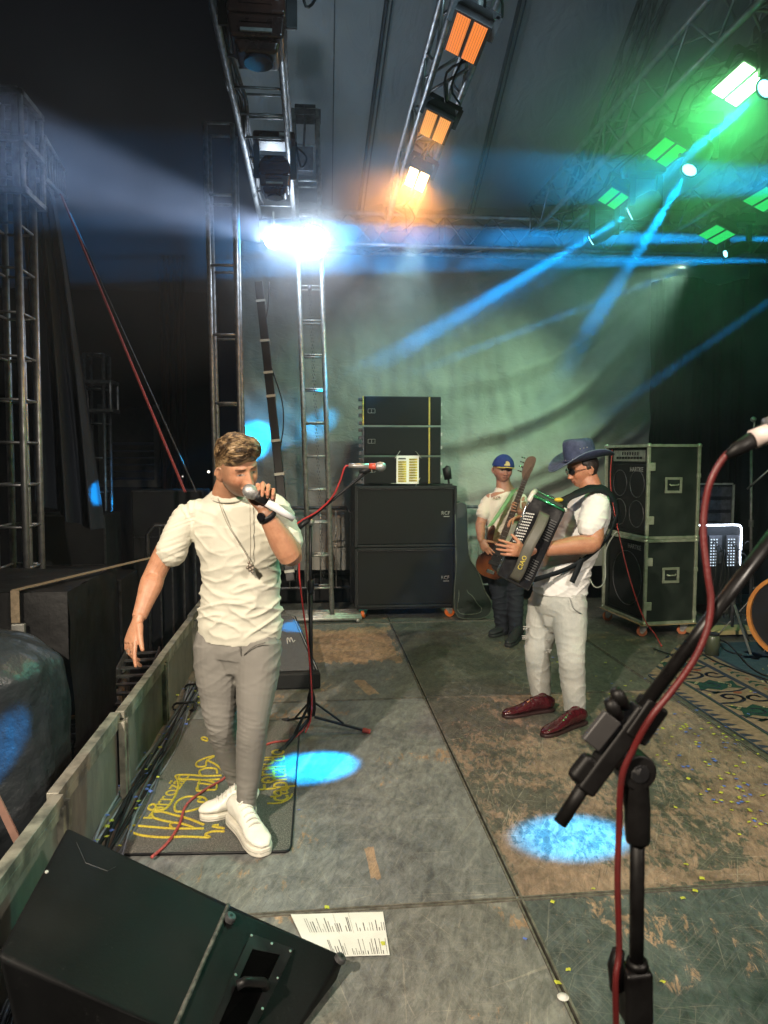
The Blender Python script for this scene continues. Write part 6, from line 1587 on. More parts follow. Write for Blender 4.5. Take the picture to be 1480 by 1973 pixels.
def ringm(c, d, rx, ry, xd, r, wdt):
    x = Vector(xd); x = (x-d*x.dot(d)).normalized(); y = d.cross(x); mb = MB(); n = 30
    A_ = [c+x*math.cos(2*math.pi*i/n)*rx+y*math.sin(2*math.pi*i/n)*ry for i in range(n)]
    mb.add([p-d*wdt/2 for p in A_]+[p+d*wdt/2 for p in A_],[(i,(i+1)%n,n+(i+1)%n,n+i) for i in range(n)]); return mb
# ------------------------------------------------------------------------- THE SINGER
def singer():
    root = thing('person', 'man singing into a microphone in a white T-shirt and grey jeans, one arm held out', 'person', H(462,1600,0))
    P = lambda x, y, Y: A(x, y, Y)
    H_ = Head(P(457,903,2.975), (0.62,-0.76,-0.27), (-0.12,-0.16,1), 1.0, open_=1.0)
    xs = Vector((1,-0.14,-0.03)); 
    sk = MB(); H_.add(sk)
    # neck and torso core
    loft(sk, dense([(P(462,1215,3.15),xs,0.15,0.10),(P(462,1120,3.14),xs,0.14,0.09),(P(452,1020,3.13),xs,0.150,0.09),(P(444,978,3.12),xs,0.11,0.066),(P(441,955,3.11),xs,0.075,0.062),(P(445,930,3.07),xs,0.062,0.062),(P(452,905,3.03),xs,0.058,0.062)],4), 28)
    # right arm (image left), hanging out to the side
    S, E, W = P(360,985,3.16), P(300,1103,3.15), P(268,1190,3.02)
    limb(sk, [S+Vector((0.03,0,-0.01)), S.lerp(E,0.5), E, E.lerp(W,0.28), E.lerp(W,0.65), W], [0.046,0.048,(0.046,0.045),(0.049,0.045),(0.038,0.035),(0.030,0.024)], xdir=(1,0.2,0))
    F = (P(250,1245,2.97)-P(268,1190,3.02)).normalized()
    hand(sk, P(266,1194,3.015), F, (0.55,0.65,0.1), (0.75,-0.35,0.1), [(0.15,0.15,0.1),(0.42,0.5,0.3),(0.5,0.65,0.4),(0.45,0.6,0.4)], 1.05, 0.13, (0.42,0.9,0.10), 0.15)
    # left arm (image right), raised with the microphone
    S2, E2, W2 = P(543,990,3.07), P(560,1072,2.93), P(511,990,2.86)
    limb(sk, [S2+Vector((-0.02,0,-0.01)), S2.lerp(E2,0.5), E2, E2.lerp(W2,0.30), E2.lerp(W2,0.68), W2], [0.046,0.048,(0.048,0.047),(0.052,0.050),(0.041,0.038),(0.031,0.026)], xdir=(1,0.2,0))
    ball, tail = P(481,946,2.825), P(566,1000,2.868)
    ma = (tail-ball).normalized()
    hand(sk, P(510,990,2.872), P(512,950,2.875)-P(510,990,2.872)+Vector((0,0.006,0)), (0.02,-1.0,0.05), (-1,0.0,0.40), [(1.10,1.35,0.7),(1.15,1.35,0.7),(1.2,1.3,0.7),(1.25,1.25,0.7)], 1.02, 0.03, (0.75,0.65,-0.10), 0.35)
    # legs inside the jeans and feet (kept in one body)
    hipR, knR, anR = P(415,1250,3.17), P(426,1392,3.13), P(462,1520,3.30)
    hipL, knL, anL = P(500,1250,3.13), P(487,1395,3.02), P(474,1552,3.06)
    for (a,b,c) in ((hipR,knR,anR),(hipL,knL,anL)):
        limb(sk, [a+Vector((0,0,0.02)), a.lerp(b,0.5), b, b.lerp(c,0.3), b.lerp(c,0.7), c], [0.075,0.072,0.05,0.05,0.036,0.032])
    me = fuse(sk, 0.0030, 2, 0.4); co = co_of(me)
    base = (0.44,0.225,0.132); c = skin_colors(co, None, base, H_, beard=0.8, beardc=(0.20,0.105,0.062), squint=0.0030, lipc=(0.50,0.20,0.17))
    # redder knuckles and elbows
    body = finish(me, 'body', skinmat('skin_fair'), root, co, c)
    # ---- hair: swept up and to the side
    hm_, nt, P_, N, L = nodes('blond_brown_hair')
    n1 = ntex(nt, coords(nt,(1,1,1.6)), 22, 6, 0.6, 0.5)
    L.new(ramp(nt, n1, [(0.41,(0.035,0.020,0.010)),(0.5,(0.13,0.080,0.038)),(0.60,(0.34,0.23,0.12))]), P_.inputs['Base Color']); P_.inputs['Roughness'].default_value = 0.42
    def hg(dl,df,du):
        # hairline in front, faded sides
        top = max(0, du-0.28); side = max(0, du+0.10)*(1 if df < 0.25 else 0)
        fr = g_(df-0.62,0.45)*g_(du-0.72,0.35)
        th = 0.0
        line = 0.50 + 0.0*dl
        if df > 0.2: m = (du-(0.40-0.12*abs(dl)+0.05*dl))/0.10
        elif df > -0.1: m = (du-(-0.02+ (df+0.1)*1.3))/0.14
        else: m = (du+0.42)/0.2
        m = max(0,min(1,m))
        if m <= 0: return -0.006
        t2 = 0.004 + 0.024*min(1,max(0,(du-0.30))/0.35) + 0.020*fr
        t2 += (0.006*noise.noise(Vector((dl*3-df*3,df*1.2+dl*1.2,du*3+3)))+0.0035*noise.noise(Vector((dl*14-df*14,(df+dl)*2.0,du*5))))*min(1,max(0,du)/0.4+0.1)
        return -0.006+m*(t2+0.006)
    hb = MB(); hb.add(*H_.surf(hg, 110, 80)); hair = hb.build('hair', hm_, root, smooth=True)
    # locks
    random.seed(4); lk = MB()
    for q in range(1300):
        dl = random.uniform(-0.95,0.95); df = random.uniform(-0.75,0.85); 
        if dl*dl+df*df > 0.92: continue
        du = math.sqrt(1-dl*dl-df*df)
        if df > 0.2 and du < 0.42: continue
        flow = Vector((0.62+0.25*nz((dl*2,df*2,1)), 0.50+0.25*nz((dl*2,df*2,5)), 0.12))   # comb direction (to his left and forward)
        if df < 0.1 and abs(dl) > 0.55: flow = Vector((0.15*dl, -0.5, -0.75))
        pts = []; ln = random.uniform(0.5,1.0)*(0.36 if du > 0.45 else 0.14); th0 = hg(dl,df,du)
        for k in range(6):
            t = k/5; v = Vector((dl,df,du))+flow*ln*t; v.normalize()
            if v.y > 0.25 and v.z < 0.37: v.z = 0.37; v.normalize()
            lift = (hg(v.x,v.y,v.z) if hg(v.x,v.y,v.z) > 0.002 else 0.004)+0.0010+0.005*math.sin(t*2.6)*(random.random() if du > 0.5 else 0.1)
            pts.append(H_.W(*head_pt(v.x,v.y,v.z,0,1,lift)))
        r = random.uniform(0.0010,0.0022) if du > 0.45 else 0.0009
        lk.tube(pts,[r*0.6,r,r,r*0.9,r*0.6,0.0003],5)
    lk.build('hair_locks', hm_, hair, smooth=True, weld=False)
    # ---- T-shirt
    sh = MB()
    rows = [(P(462,1227,3.16),xs,0.190,0.128),(P(462,1208,3.155),xs,0.188,0.126),(P(464,1160,3.15),xs,0.178,0.120),(P(464,1100,3.14),xs,0.173,0.117),(P(460,1050,3.13),xs,0.190,0.125),(P(453,1010,3.125),xs,0.192,0.122),(P(448,984,3.12),xs,0.178,0.106),(P(444,966,3.12),xs,0.142,0.088),(P(442,951,3.115),xs,0.098,0.074),(P(441,944,3.112),xs,0.078,0.066)]
    loft(sh, dense(rows,4), 36)
    q1, q2 = P(360,985,3.15), P(330,1064,3.15)
    limb(sh, [P(398,985,3.14), P(364,990,3.15), q1.lerp(q2,0.55), q2], [0.055,(0.060,0.066),(0.068,0.070),(0.072,0.072)], 24, (1,0,0.3))
    q3, q4 = P(534,985,3.07), P(554,1044,2.99)
    limb(sh, [P(510,972,3.09), q3, q3.lerp(q4,0.6), q4], [0.055,(0.062,0.068),(0.068,0.072),(0.072,0.072)], 24, (1,0,-0.3))
    me = fuse(sh, 0.0055, 3, 0.5); co = co_of(me); no = no_of(me)
    hemz = P(462,1224,3.15).z; out = co.copy()
    for i in range(len(co)):
        p = co[i]; x, y, z = p
        tz = (z-hemz)/0.6; arm = 0.0
        low = math.exp(-((z-hemz-0.05)/0.20)**2)
        f1 = ridged((x+0.45*z, y, z-0.40*x), (5.0,5.0,17), 3.1)
        f2 = ridged((x-0.5*z, y, z+0.45*x), (5.5,5.5,15), 9.3)
        f3 = ridged((x, y, z), (9,9,30), 5.0)
        d = 0.0105*(max(f1,0)**3)*(0.45+0.8*low) + 0.0095*(max(f2,0)**3)*(0.5+0.4*low) + 0.0020*f3*(0.3+low)
        # smoother chest
        chest = math.exp(-((x-(P(455,1020,3.1).x))/0.10)**2-((z-P(455,1030,3.1).z)/0.10)**2); d *= 1-0.65*chest
        # sleeve (image left) fine horizontal gathers
        if x < P(378,1000,3.15).x: d = 0.0030*ridged((x*0.5+z*0.4,y,z-0.35*x),(6,6,62),2.2)+0.002*f1
        d *= max(0.12, min(1.0, (z-hemz+0.01)/0.07))
        out[i] = p + no[i]*(d-0.006)
    tm = fabric('cream_white_cotton', (0.58,0.56,0.47), (0.52,0.50,0.42), 500)
    shirt = finish(me, 't_shirt', tm, root, out)
    # neckline, cuffs, hem seam
    cN = P(446,953,3.105)
    band(shirt, cN, xs, 0.086, 0.080, (0.0,0.10,1), 0.0055, 'neckband', tm, tilt=lambda a: Vector((0,0,-0.035*max(0,-math.sin(a+0.0))-0.0)))
    # ---- jeans
    jn = MB()
    limb(jn, [P(462,1218,3.155), P(461,1245,3.155), P(460,1262,3.155)], [(0.172,0.112),(0.182,0.120),(0.170,0.118)], 30, xs)
    for (a,b,c,s) in ((hipR,knR,anR,-1),(hipL,knL,anL,1)):
        limb(jn, [a+Vector((0,0,0.03)), a.lerp(b,0.30), a.lerp(b,0.65), b, b.lerp(c,0.28), b.lerp(c,0.62), b.lerp(c,0.88), c], [(0.100,0.105),(0.099,0.100),(0.085,0.086),(0.070,0.072),(0.068,0.070),(0.058,0.060),(0.046,0.049),(0.050,0.052)], 24)
    me = fuse(jn, 0.0050, 3, 0.5); co = co_of(me); no = no_of(me); out = co.copy()
    for i in range(len(co)):
        p = co[i]; x, y, z = p
        kn = math.exp(-((z-0.50)/0.13)**2); th = math.exp(-((z-0.80)/0.12)**2); an = math.exp(-((z-0.16)/0.10)**2)
        r1 = ridged((x*0.8,y*0.8,z+0.35*x),(6,6,30),1.7); r2 = ridged((x,y,z-0.5*x),(7,7,22),7.9); r3 = ridged((x,y,z+0.25*x),(8,8,46),4.4)
        msk = max(0.0,min(1.0,0.45+1.6*nz(p,(5,5,5),12.0)))
        d = (0.0052*max(0,r1)**2*(0.10+0.9*kn+0.5*an)+0.0060*max(0,r2)**2*(0.25+0.9*th+0.3*kn))*msk+0.0026*max(0,r3)**2*(0.12+0.7*kn+0.9*an)
        out[i] = p+no[i]*(d-0.004)
    jm = fabric('grey_stretch_denim', (0.215,0.205,0.185), (0.165,0.157,0.143), 380, (1,1,2))
    jeans = finish(me, 'jeans', jm, root, out)
    sm = pm('jeans_seam', (0.10,0.095,0.085))
    MB().tube(smoothpts([P(463,1246,3.035), P(464,1256,3.035), P(467,1272,3.045)],4),0.0028,6).build('fly_seam', sm, jeans, smooth=True)
    MB().tube(smoothpts([P(512,1238,3.015), P(490,1245,3.015), P(470,1262,3.03)],4),0.0022,6).build('pocket_seam', sm, jeans, smooth=True)
    # ---- shoes
    wm = pm('white_leather', (0.76,0.74,0.66), (0.68,0.66,0.59), 9, 0.45, 0, 0.15, 60, 0.001); smat = pm('white_rubber_sole', (0.68,0.65,0.56), (0.58,0.55,0.48), 20, 0.6)
    shoe(root, H(494,1566,0.002), H(384,1581,0.002), wm=wm, smat=smat, ankle=anR+Vector((0.0,0,-0.01)))
    shoe(root, H(452,1588,0.012)+Vector((-0.01,0.02,0.012)), H(512,1652,0.004), ankle=anL+Vector((0,0,-0.01)), w=0.053, wm=wm, smat=smat)
    # ---- watch, necklace
    wd = (W2-E2).normalized(); wc = W2-wd*0.012
    wb = MB(); x_, y_ = perp(wd)
    for k in range(30): pass
    ws = ringm(wc, wd, 0.0365, 0.0325, (1,0.2,0), 0, 0.022).build('watch', M['black'], root, solid=0.004, smooth=True); ORIG[ws.name] = ORIG[root.name]
    fc = wc+Vector((-0.020,-0.030,0.0)); MB().cyl(fc-Vector((-0.003,-0.005,0)),fc+Vector((-0.003,-0.005,0)),0.017,24).build('watch_face', pm('black_glass',(0.008,0.008,0.01),rough=0.12), ws, bevel=0.001)
    chn = pm('dull_silver_chain', (0.30,0.25,0.20), (0.18,0.15,0.12), 60, 0.4, 0.5)
    def front(px,py,Y): return P(px,py,Y)
    MB().tube(smoothpts([front(420,960,3.03),front(428,985,2.995),front(441,1015,2.985),front(458,1042,2.985),front(478,1075,2.99),front(482,1088,2.99)],6),0.0016,6).build('necklace', chn, root, smooth=True)
    MB().tube(smoothpts([front(482,965,3.0),front(482,1000,2.985),front(483,1040,2.985),front(482,1088,2.99)],6),0.0013,6).build('necklace', chn, root, smooth=True)
    pd = MB()
    for (dx,dy,r) in ((0,0,7),(-5,4,5),(5,5,6),(0,8,6),(4,12,4),(-3,-6,4)): pd.ball(front(482+dx,1090+dy,2.985), r*0.0022*0.7, 8)
    pd.build('pendant', chn, root, smooth=True)
    MB().tube([P(247,1255,2.93)+Vector((0.004*math.cos(a),0.004*math.sin(a)*0,0.004*math.sin(a)))*2.2 for a in [i*math.pi/8 for i in range(16)]],0.0012,5,closed=True).build('finger_ring', chn, root, smooth=True)
    microphone(ball, tail, 'white and black microphone held by the singer at his mouth', pm('white_mic_handle',(0.66,0.66,0.68),(0.6,0.6,0.62),20,0.3), M['black'], 0.028)
    return root
singer()

def wrinkle(me, fn):
    co = co_of(me); no = no_of(me); out = co.copy()
    for i in range(len(co)): out[i] = co[i]+no[i]*fn(co[i])
    return out
# ------------------------------------------------------------------------- THE ACCORDIONIST
def accordionist():
    root = thing('person', 'man in a dark blue brimmed hat and pale jeans playing a black accordion', 'person', H(1080,1400,0))
    P = A; Y0 = 4.33
    H_ = Head(P(1122,903,Y0+0.02), (-0.98,-0.12,-0.24), (-0.06,0,1), 1.0, open_=0.0, wide=1.04)
    xs = Vector((0.25,-1,0)).normalized()      # across the shoulders, towards the camera = his left
    sk = MB(); H_.add(sk)
    loft(sk, dense([(P(1084,1150,Y0),xs,0.15,0.12),(P(1092,1090,Y0),xs,0.15,0.12),(P(1118,1020,Y0),xs,0.17,0.115),(P(1138,975,Y0),xs,0.15,0.09),(P(1140,950,Y0),xs,0.085,0.07),(P(1136,932,Y0),xs,0.066,0.066),(P(1128,912,Y0+0.02),xs,0.062,0.066)],4),28)
    # near (left) arm
    S, E, W = P(1146,975,4.19), P(1142,1046,4.08), P(1014,1064,4.045)
    limb(sk, [S, S.lerp(E,0.5), E, E.lerp(W,0.25), E.lerp(W,0.62), W], [0.060,0.062,(0.056,0.054),(0.058,0.056),(0.044,0.042),(0.034,0.028)], xdir=(0.1,-0.2,1))
    hand(sk, P(1012,1063,4.045), P(982,1058,4.01)-P(1012,1063,4.045), (-0.35,0.9,0.0), (0.0,0.10,1), [(0.25,0.35,0.3),(0.30,0.5,0.4),(0.35,0.55,0.4),(0.45,0.6,0.4)], 1.0, 0.10, (0.75,0.75,0.2), 0.2)
    # far (right) arm reaches round to the keys
    S, E, W = P(1130,978,4.47), P(1085,1050,4.62), P(1015,1000,4.52)
    limb(sk, [S, S.lerp(E,0.5), E, E.lerp(W,0.3), W], [0.058,0.058,0.052,0.050,0.034], xdir=(0,0,1))
    hand(sk, W, (-1,-0.35,0.1), (-0.2,-0.5,-0.8), (0,0.2,1), [0.5,0.5,0.5,0.5], 0.95)
    hipN, knN, anN = P(1096,1165,4.25), P(1101,1268,4.16), P(1109,1385,4.24)
    hipF, knF, anF = P(1052,1165,4.42), P(1035,1258,4.40), P(1044,1352,4.50)
    for (a,b,c) in ((hipN,knN,anN),(hipF,knF,anF)): limb(sk, [a+Vector((0,0,0.02)), a.lerp(b,0.5), b, b.lerp(c,0.3), b.lerp(c,0.7), c], [0.08,0.078,0.055,0.055,0.042,0.036])
    me = fuse(sk, 0.0040, 2, 0.4); co = co_of(me)
    c = skin_colors(co, None, (0.42,0.20,0.115), H_, beard=0.0, lipc=(0.36,0.13,0.09), squint=0.004)
    finish(me, 'body', skinmat('skin_tan'), root, co, c)
    # hair: short dark at the nape and side
    hd = pm('dark_hair', (0.012,0.009,0.008), (0.03,0.022,0.018), 60, 0.5, 0, 0.7, 200, 0.003)
    def hg(dl,df,du):
        if df > 0.30: return -0.006
        m = max(0,min(1,(du+0.48 - (0.38 if df > -0.15 else 0))/0.12)) if df < 0.15 else max(0,min(1,(du-0.15)/0.1))
        return -0.006+m*(0.016+0.004*noise.noise(Vector((dl*9,df*9,du*9))))
    hb = MB(); hb.add(*H_.surf(hg,80,60)); hb.build('hair', hd, root, smooth=True)
    # glasses
    gm_ = MB()
    for sg in (-1,1):
        cgl = H_.W(sg*0.032,0.092,0.002); x = (H_.l*1.0+H_.f*(-0.30*sg)).normalized()
        pts = [cgl+x*math.cos(a)*0.026+H_.u*math.sin(a)*0.018 for a in [i*math.pi/10 for i in range(20)]]
        gm_.tube(pts,0.0022,6,closed=True); gm_.tube([cgl+x*0.026*sg, H_.W(sg*0.079,0.06,0.006), H_.W(sg*0.081,-0.01,0.0)],0.0018,6)
    gm_.tube([H_.W(-0.008,0.100,0.006),H_.W(0.008,0.100,0.006)],0.0018,6); go_ = gm_.build('glasses', M['black'], root, smooth=True)
    lm = MB()
    for sg in (-1,1):
        cgl = H_.W(sg*0.032,0.092,0.002); x = (H_.l*1.0+H_.f*(-0.30*sg)).normalized(); lm.add([cgl+x*math.cos(a)*0.025+H_.u*math.sin(a)*0.017 for a in [i*math.pi/10 for i in range(20)]],[tuple(range(20))])
    lm.build('lens', pm('dark_lens',(0.02,0.02,0.022),rough=0.1), go_)
    # hat
    felt = pm('navy_denim_felt', (0.040,0.056,0.12), (0.024,0.035,0.08), 30, 0.75, 0, 0.4, 260)
    hc = H_.W(0,-0.002,0.058); hu = (H_.u+H_.f*-0.02).normalized(); hf = (H_.f-hu*H_.f.dot(hu)).normalized(); hl = hu.cross(hf)
    HW = lambda l,f,u: hc+hl*l+hf*f+hu*u
    crown = MB(); n = 48
    prof = [(1.0,0.0),(0.99,0.03),(0.965,0.07),(0.93,0.105),(0.86,0.128),(0.70,0.138),(0.45,0.130),(0.2,0.120),(0.02,0.116)]
    vs = []
    for (r,u) in prof:
        for i in range(n):
            a = 2*math.pi*i/n; ca, sa2 = math.cos(a), math.sin(a)
            l, f = 0.088*r*ca, 0.106*r*sa2
            pin = 0.016*max(0,u-0.05)/0.08*math.exp(-((sa2-0.75)/0.25)**2); l *= 1-pin*5
            dz_ = 0.010*sa2*(u/0.13) + (-0.022*math.exp(-(ca/0.35)**2)*(r<0.75)) + (-0.030*max(0,sa2)**2 if r < 0.6 else 0)
            vs.append(HW(l,f,u+dz_))
    fs = [(k*n+i,k*n+(i+1)%n,(k+1)*n+(i+1)%n,(k+1)*n+i) for k in range(len(prof)-1) for i in range(n)]+[tuple((len(prof)-1)*n+i for i in range(n))]
    crown.add(vs,fs); hat = crown.build('hat', felt, root, smooth=True, subd=1); ORIG[hat.name] = ORIG[root.name]
    br = MB()
    def brim(u, v):
        a = 2*math.pi*u; ca, sa2 = math.cos(a), math.sin(a); r = v
        l = (0.087+0.085*r)*ca; f = (0.105+0.108*r)*sa2
        z = 0.0 + 0.055*r*r*abs(ca)**2.2 - 0.030*r*r*max(0,sa2)**2 - 0.018*r*max(0,-sa2)**2
        return HW(l,f,z)
    br.grid(brim, 64, 8); bo = br.build('hat_brim', felt, hat, smooth=True, solid=0.004)
    MB().tube([brim(i/64,1.0) for i in range(64)],0.0035,6,closed=True).build('brim_edge', pm('brim_binding',(0.10,0.14,0.22)), hat, smooth=True)
    MB().tube([HW(0.0905*math.cos(a),0.1085*math.sin(a),0.012) for a in [i*math.pi/24 for i in range(48)]],0.006,6,closed=True).build('hat_band', felt, hat, smooth=True)
    st = MB(); 
    for (a,u) in ((0.10,0.075),(-0.12,0.075),(0.32,0.075),(0.9,0.018),(0.1,0.018),(-0.7,0.018),(1.5,0.018)):
        st.ball(HW(0.089*math.cos(a)*(1-0.03*(u>0.05)),0.107*math.sin(a)*0.98,u),0.0042,8)
    st.build('stud', M['alu'], hat, smooth=True)
    # shirt
    tm = fabric('white_cotton', (0.72,0.72,0.70), (0.66,0.66,0.64), 500)
    sh = MB()
    rows = [(P(1080,1142,Y0),xs,0.175,0.172),(P(1082,1120,Y0),xs,0.172,0.168),(P(1094,1080,Y0),xs,0.165,0.155),(P(1112,1040,Y0),xs,0.172,0.142),(P(1128,1002,Y0),xs,0.182,0.132),(P(1138,972,Y0),xs,0.165,0.108),(P(1142,952,Y0),xs,0.115,0.088),(P(1141,940,Y0),xs,0.085,0.076)]
    loft(sh, dense(rows,4), 36)
    limb(sh, [P(1146,965,4.24), P(1148,972,4.19), P(1142,1000,4.14), P(1134,1016,4.11)], [0.075,(0.084,0.084),(0.086,0.082),(0.080,0.074)], 24, (1,-0.2,0))
    limb(sh, [P(1138,965,4.40), P(1128,980,4.47), P(1112,1010,4.53)], [0.07,0.082,0.078], 24, (1,-0.2,0))
    me = fuse(sh, 0.006, 3, 0.5); hz = P(1080,1140,Y0).z
    out = wrinkle(me, lambda p: 0.008*max(0,ridged((p[0]+0.5*p[2],p[1],p[2]-0.5*p[0]),(5,5,19),6.1))**2*(0.4+0.8*math.exp(-((p[2]-hz-0.12)/0.16)**2))+0.004*max(0,ridged((p[0],p[1],p[2]+0.4*p[0]),(7,7,26),2.1))**2-0.006)
    shirt = finish(me, 't_shirt', tm, root, out)
    band(shirt, P(1140,945,Y0), xs, 0.080, 0.074, (-0.15,0,1), 0.006, 'neckband', tm)
    # jeans
    jn = MB()
    limb(jn, [P(1078,1138,Y0), P(1078,1160,Y0), P(1077,1180,Y0)], [(0.165,0.160),(0.170,0.165),(0.150,0.145)], 30, xs)
    for (a,b,c) in ((hipN,knN,anN),(hipF,knF,anF)):
        limb(jn, [a+Vector((0,0,0.02)), a.lerp(b,0.35), a.lerp(b,0.7), b, b.lerp(c,0.3), b.lerp(c,0.65), b.lerp(c,0.9), c+Vector((0,0,-0.02))], [(0.112,0.115),(0.108,0.112),(0.094,0.096),(0.082,0.086),(0.080,0.082),(0.072,0.074),(0.066,0.070),(0.068,0.072)], 24)
    me = fuse(jn, 0.0055, 3, 0.5)
    out = wrinkle(me, lambda p: 0.0055*max(0,ridged((p[0],p[1],p[2]+0.4*p[0]),(6,6,20),3.3))**2*max(0,min(1,0.5+1.6*nz(p,(4,4,4),2.0)))*(0.15+0.9*math.exp(-((p[2]-0.14)/0.09)**2)+0.5*math.exp(-((p[2]-0.5)/0.12)**2)+0.4*math.exp(-((p[2]-0.8)/0.1)**2))+0.0035*max(0,ridged((p[0],p[1],p[2]),(9,9,14),1.3))**2-0.003)
    dm, nt, P_, N, L = nodes('bleached_denim')
    n1 = ntex(nt, coords(nt,(1,1,0.5)), 5, 6, 0.6); n2 = ntex(nt, coords(nt,(1,1,3)), 120, 4)
    L.new(mixc(nt,1.0,ramp(nt,n1,[(0.35,(0.36,0.38,0.36)),(0.6,(0.50,0.50,0.46))]),ramp(nt,n2,[(0.3,(0.85,0.86,0.88)),(0.7,(1.1,1.1,1.08))]),'MULTIPLY'), P_.inputs['Base Color']); P_.inputs['Roughness'].default_value = 0.85
    L.new(bump(nt,n2,0.3,0.001),P_.inputs['Normal'])
    jeans = finish(me, 'jeans', dm, root, out)
    sm = pm('denim_seam', (0.24,0.25,0.24))
    MB().tube(smoothpts([P(1098,1152,4.14),P(1105,1172,4.10),P(1120,1182,4.12)],4),0.003,6).build('pocket_seam', sm, jeans, smooth=True)
    tear = MB()
    for (x,y,Y) in ((1053,1220,4.32),(1056,1235,4.31),(1010,1228,4.33),(1057,1255,4.30),(1100,1278,4.09),(1012,1210,4.34)):
        q = P(x,y,Y); 
        for k in range(5): tear.tube([q+Vector((-0.014,0,0.006*k-0.012+0.002*math.sin(k*9))),q+Vector((0.012+0.003*k%2,0,0.006*k-0.012))],0.0013,4)
    tear.build('frayed_threads', pm('pale_threads',(0.62,0.62,0.58)), jeans)
    # shoes
    ox = pm('oxblood_patent_leather', (0.065,0.008,0.012), (0.04,0.005,0.008), 12, 0.16, 0, 0.2, 60, 0.001, spec=0.7); sl = pm('dark_shoe_sole', (0.03,0.012,0.012), rough=0.5)
    for (h,t_,an) in ((H(1127,1392,0.002),H(1044,1421,0.002),anN),(H(1066,1368,0.002),H(968,1383,0.002),anF)):
        sh_ = shoe(root, h, t_, wm=ox, smat=sl, ankle=an+Vector((0,0,-0.02)), laces=False, sole_h=0.020, w=0.047, name='shoe', hi=0.098)
        d = (t_-h).normalized(); s2 = Vector((-d.y,d.x,0)); q = h+d*((t_-h).length*0.42)+Vector((0,0,0.108))
        for k in range(3): MB().tube([q+d*0.022*k-s2*0.028-Vector((0,0,0.012+0.010*k)),q+d*0.022*k+Vector((0,0,-0.012*k)),q+d*0.022*k+s2*0.028-Vector((0,0,0.012+0.010*k))],0.0028,6).build('lace', sl, sh_, smooth=True)
    # ---------------- the accordion (a thing of its own, held on straps)
    O = P(955,1108,4.10)                       # lower front corner, near side
    Lg = (P(1019,966,4.06)-O); Wd = (P(1008,1136,4.03)-O); Wd = Wd.normalized()*0.215
    Lg = Lg.normalized()*0.53
    D = Lg.cross(Wd).normalized(); D = D if D.y > 0 else -D; D = D*0.33; D = (D+Vector((-0.02,0,0.05)))
    ac = thing('accordion', 'black piano accordion with white keys and chrome trim held by the man in the hat', 'accordion', O)
    Q = lambda a,b,c: O+Lg*a+Wd*b+D*c
    blk = pm('black_lacquer', (0.010,0.010,0.012), (0.016,0.016,0.018), 10, 0.16, 0, 0.1, 60, spec=0.7)
    def blk_(b0,b1,nm,mt,a0=0,a1=1,c0=0,c1=1,bev=0.012,par=None): 
        return MB().hexa([Q(a0,b0,c0),Q(a1,b0,c0),Q(a1,b1,c0),Q(a0,b1,c0)],[Q(a0,b0,c1),Q(a1,b0,c1),Q(a1,b1,c1),Q(a0,b1,c1)]).build(nm,mt,par or ac,bevel=bev,seg=3)
    blk_(0.0,1.0,'bass_box',blk,c0=0.0,c1=0.36,bev=0.016)
    bel = pm('bellows_black',(0.02,0.02,0.022),rough=0.55)
    for k in range(7): blk_(0.015 if k%2 else 0.0,0.985 if k%2 else 1.0,'bellows_fold',bel,0.01,0.99,0.375+0.045*k,0.375+0.045*k+0.032,0.003)
    blk_(0.0,1.0,'treble_box',blk,c0=0.70,c1=1.0,bev=0.016)
    chrome = pm('chrome', (0.6,0.6,0.6), (0.5,0.5,0.5), 10, 0.18, 1.0)
    for c_ in (0.365,0.695): MB().tube([Q(0.0,0.0,c_),Q(1.0,0.0,c_),Q(1.0,1.0,c_),Q(0.0,1.0,c_)],0.0042,8,closed=True).build('chrome_trim', chrome, ac, smooth=True)
    MB().tube([Q(0.02,0.02,-0.006),Q(0.98,0.02,-0.006)],0.0028,6).build('chrome_edge', chrome, ac, smooth=True)
    std = MB()
    for k in range(24): std.ball(Q(0.04+0.038*k,-0.012,0.20),0.0042,8)
    std.build('rivet', chrome, ac, smooth=True)
    corner = pm('pearl_corner', (0.62,0.60,0.54), rough=0.25)
    MB().tube(smoothpts([Q(0.90,0.0,0.02),Q(1.0,0.02,0.06),Q(1.012,0.06,0.30)],5),0.016,10).build('pearl_corner', corner, ac, smooth=True)
    MB().ball(Q(0.98,0.98,0.1),0.016,10).build('pearl_corner', corner, ac, smooth=True)
    kw = pm('ivory_button', (0.72,0.72,0.70), rough=0.25)
    for r_ in range(5):
        mb = MB()
        for k in range(15): mb.cyl(Q(0.30+0.034*k+0.006*r_,0.07+0.048*r_,-0.001),Q(0.30+0.034*k+0.006*r_,0.07+0.048*r_,-0.022),0.0048,8)
        mb.build('button_row', kw, ac)
    stp = pm('brown_black_leather', (0.075,0.072,0.058), (0.10,0.095,0.075), 14, 0.5)
    Dn = D.normalized(); s0 = lambda t,b,h: Q(t,b,0)-Dn*h
    MB().grid(lambda u,v: s0(0.05+0.82*u, 0.36+0.30*v+0.02*math.sin(u*9), 0.010+0.082*math.sin(u*math.pi)**0.8), 24, 4).build('hand_strap', stp, ac, smooth=True, solid=0.004)
    gold = pm('gold_print', (0.65,0.52,0.05), rough=0.4)
    text('gold_lettering', 'CIAO', 0.036, s0(0.30,0.51,0.090), Lg, -Wd, gold, ac)
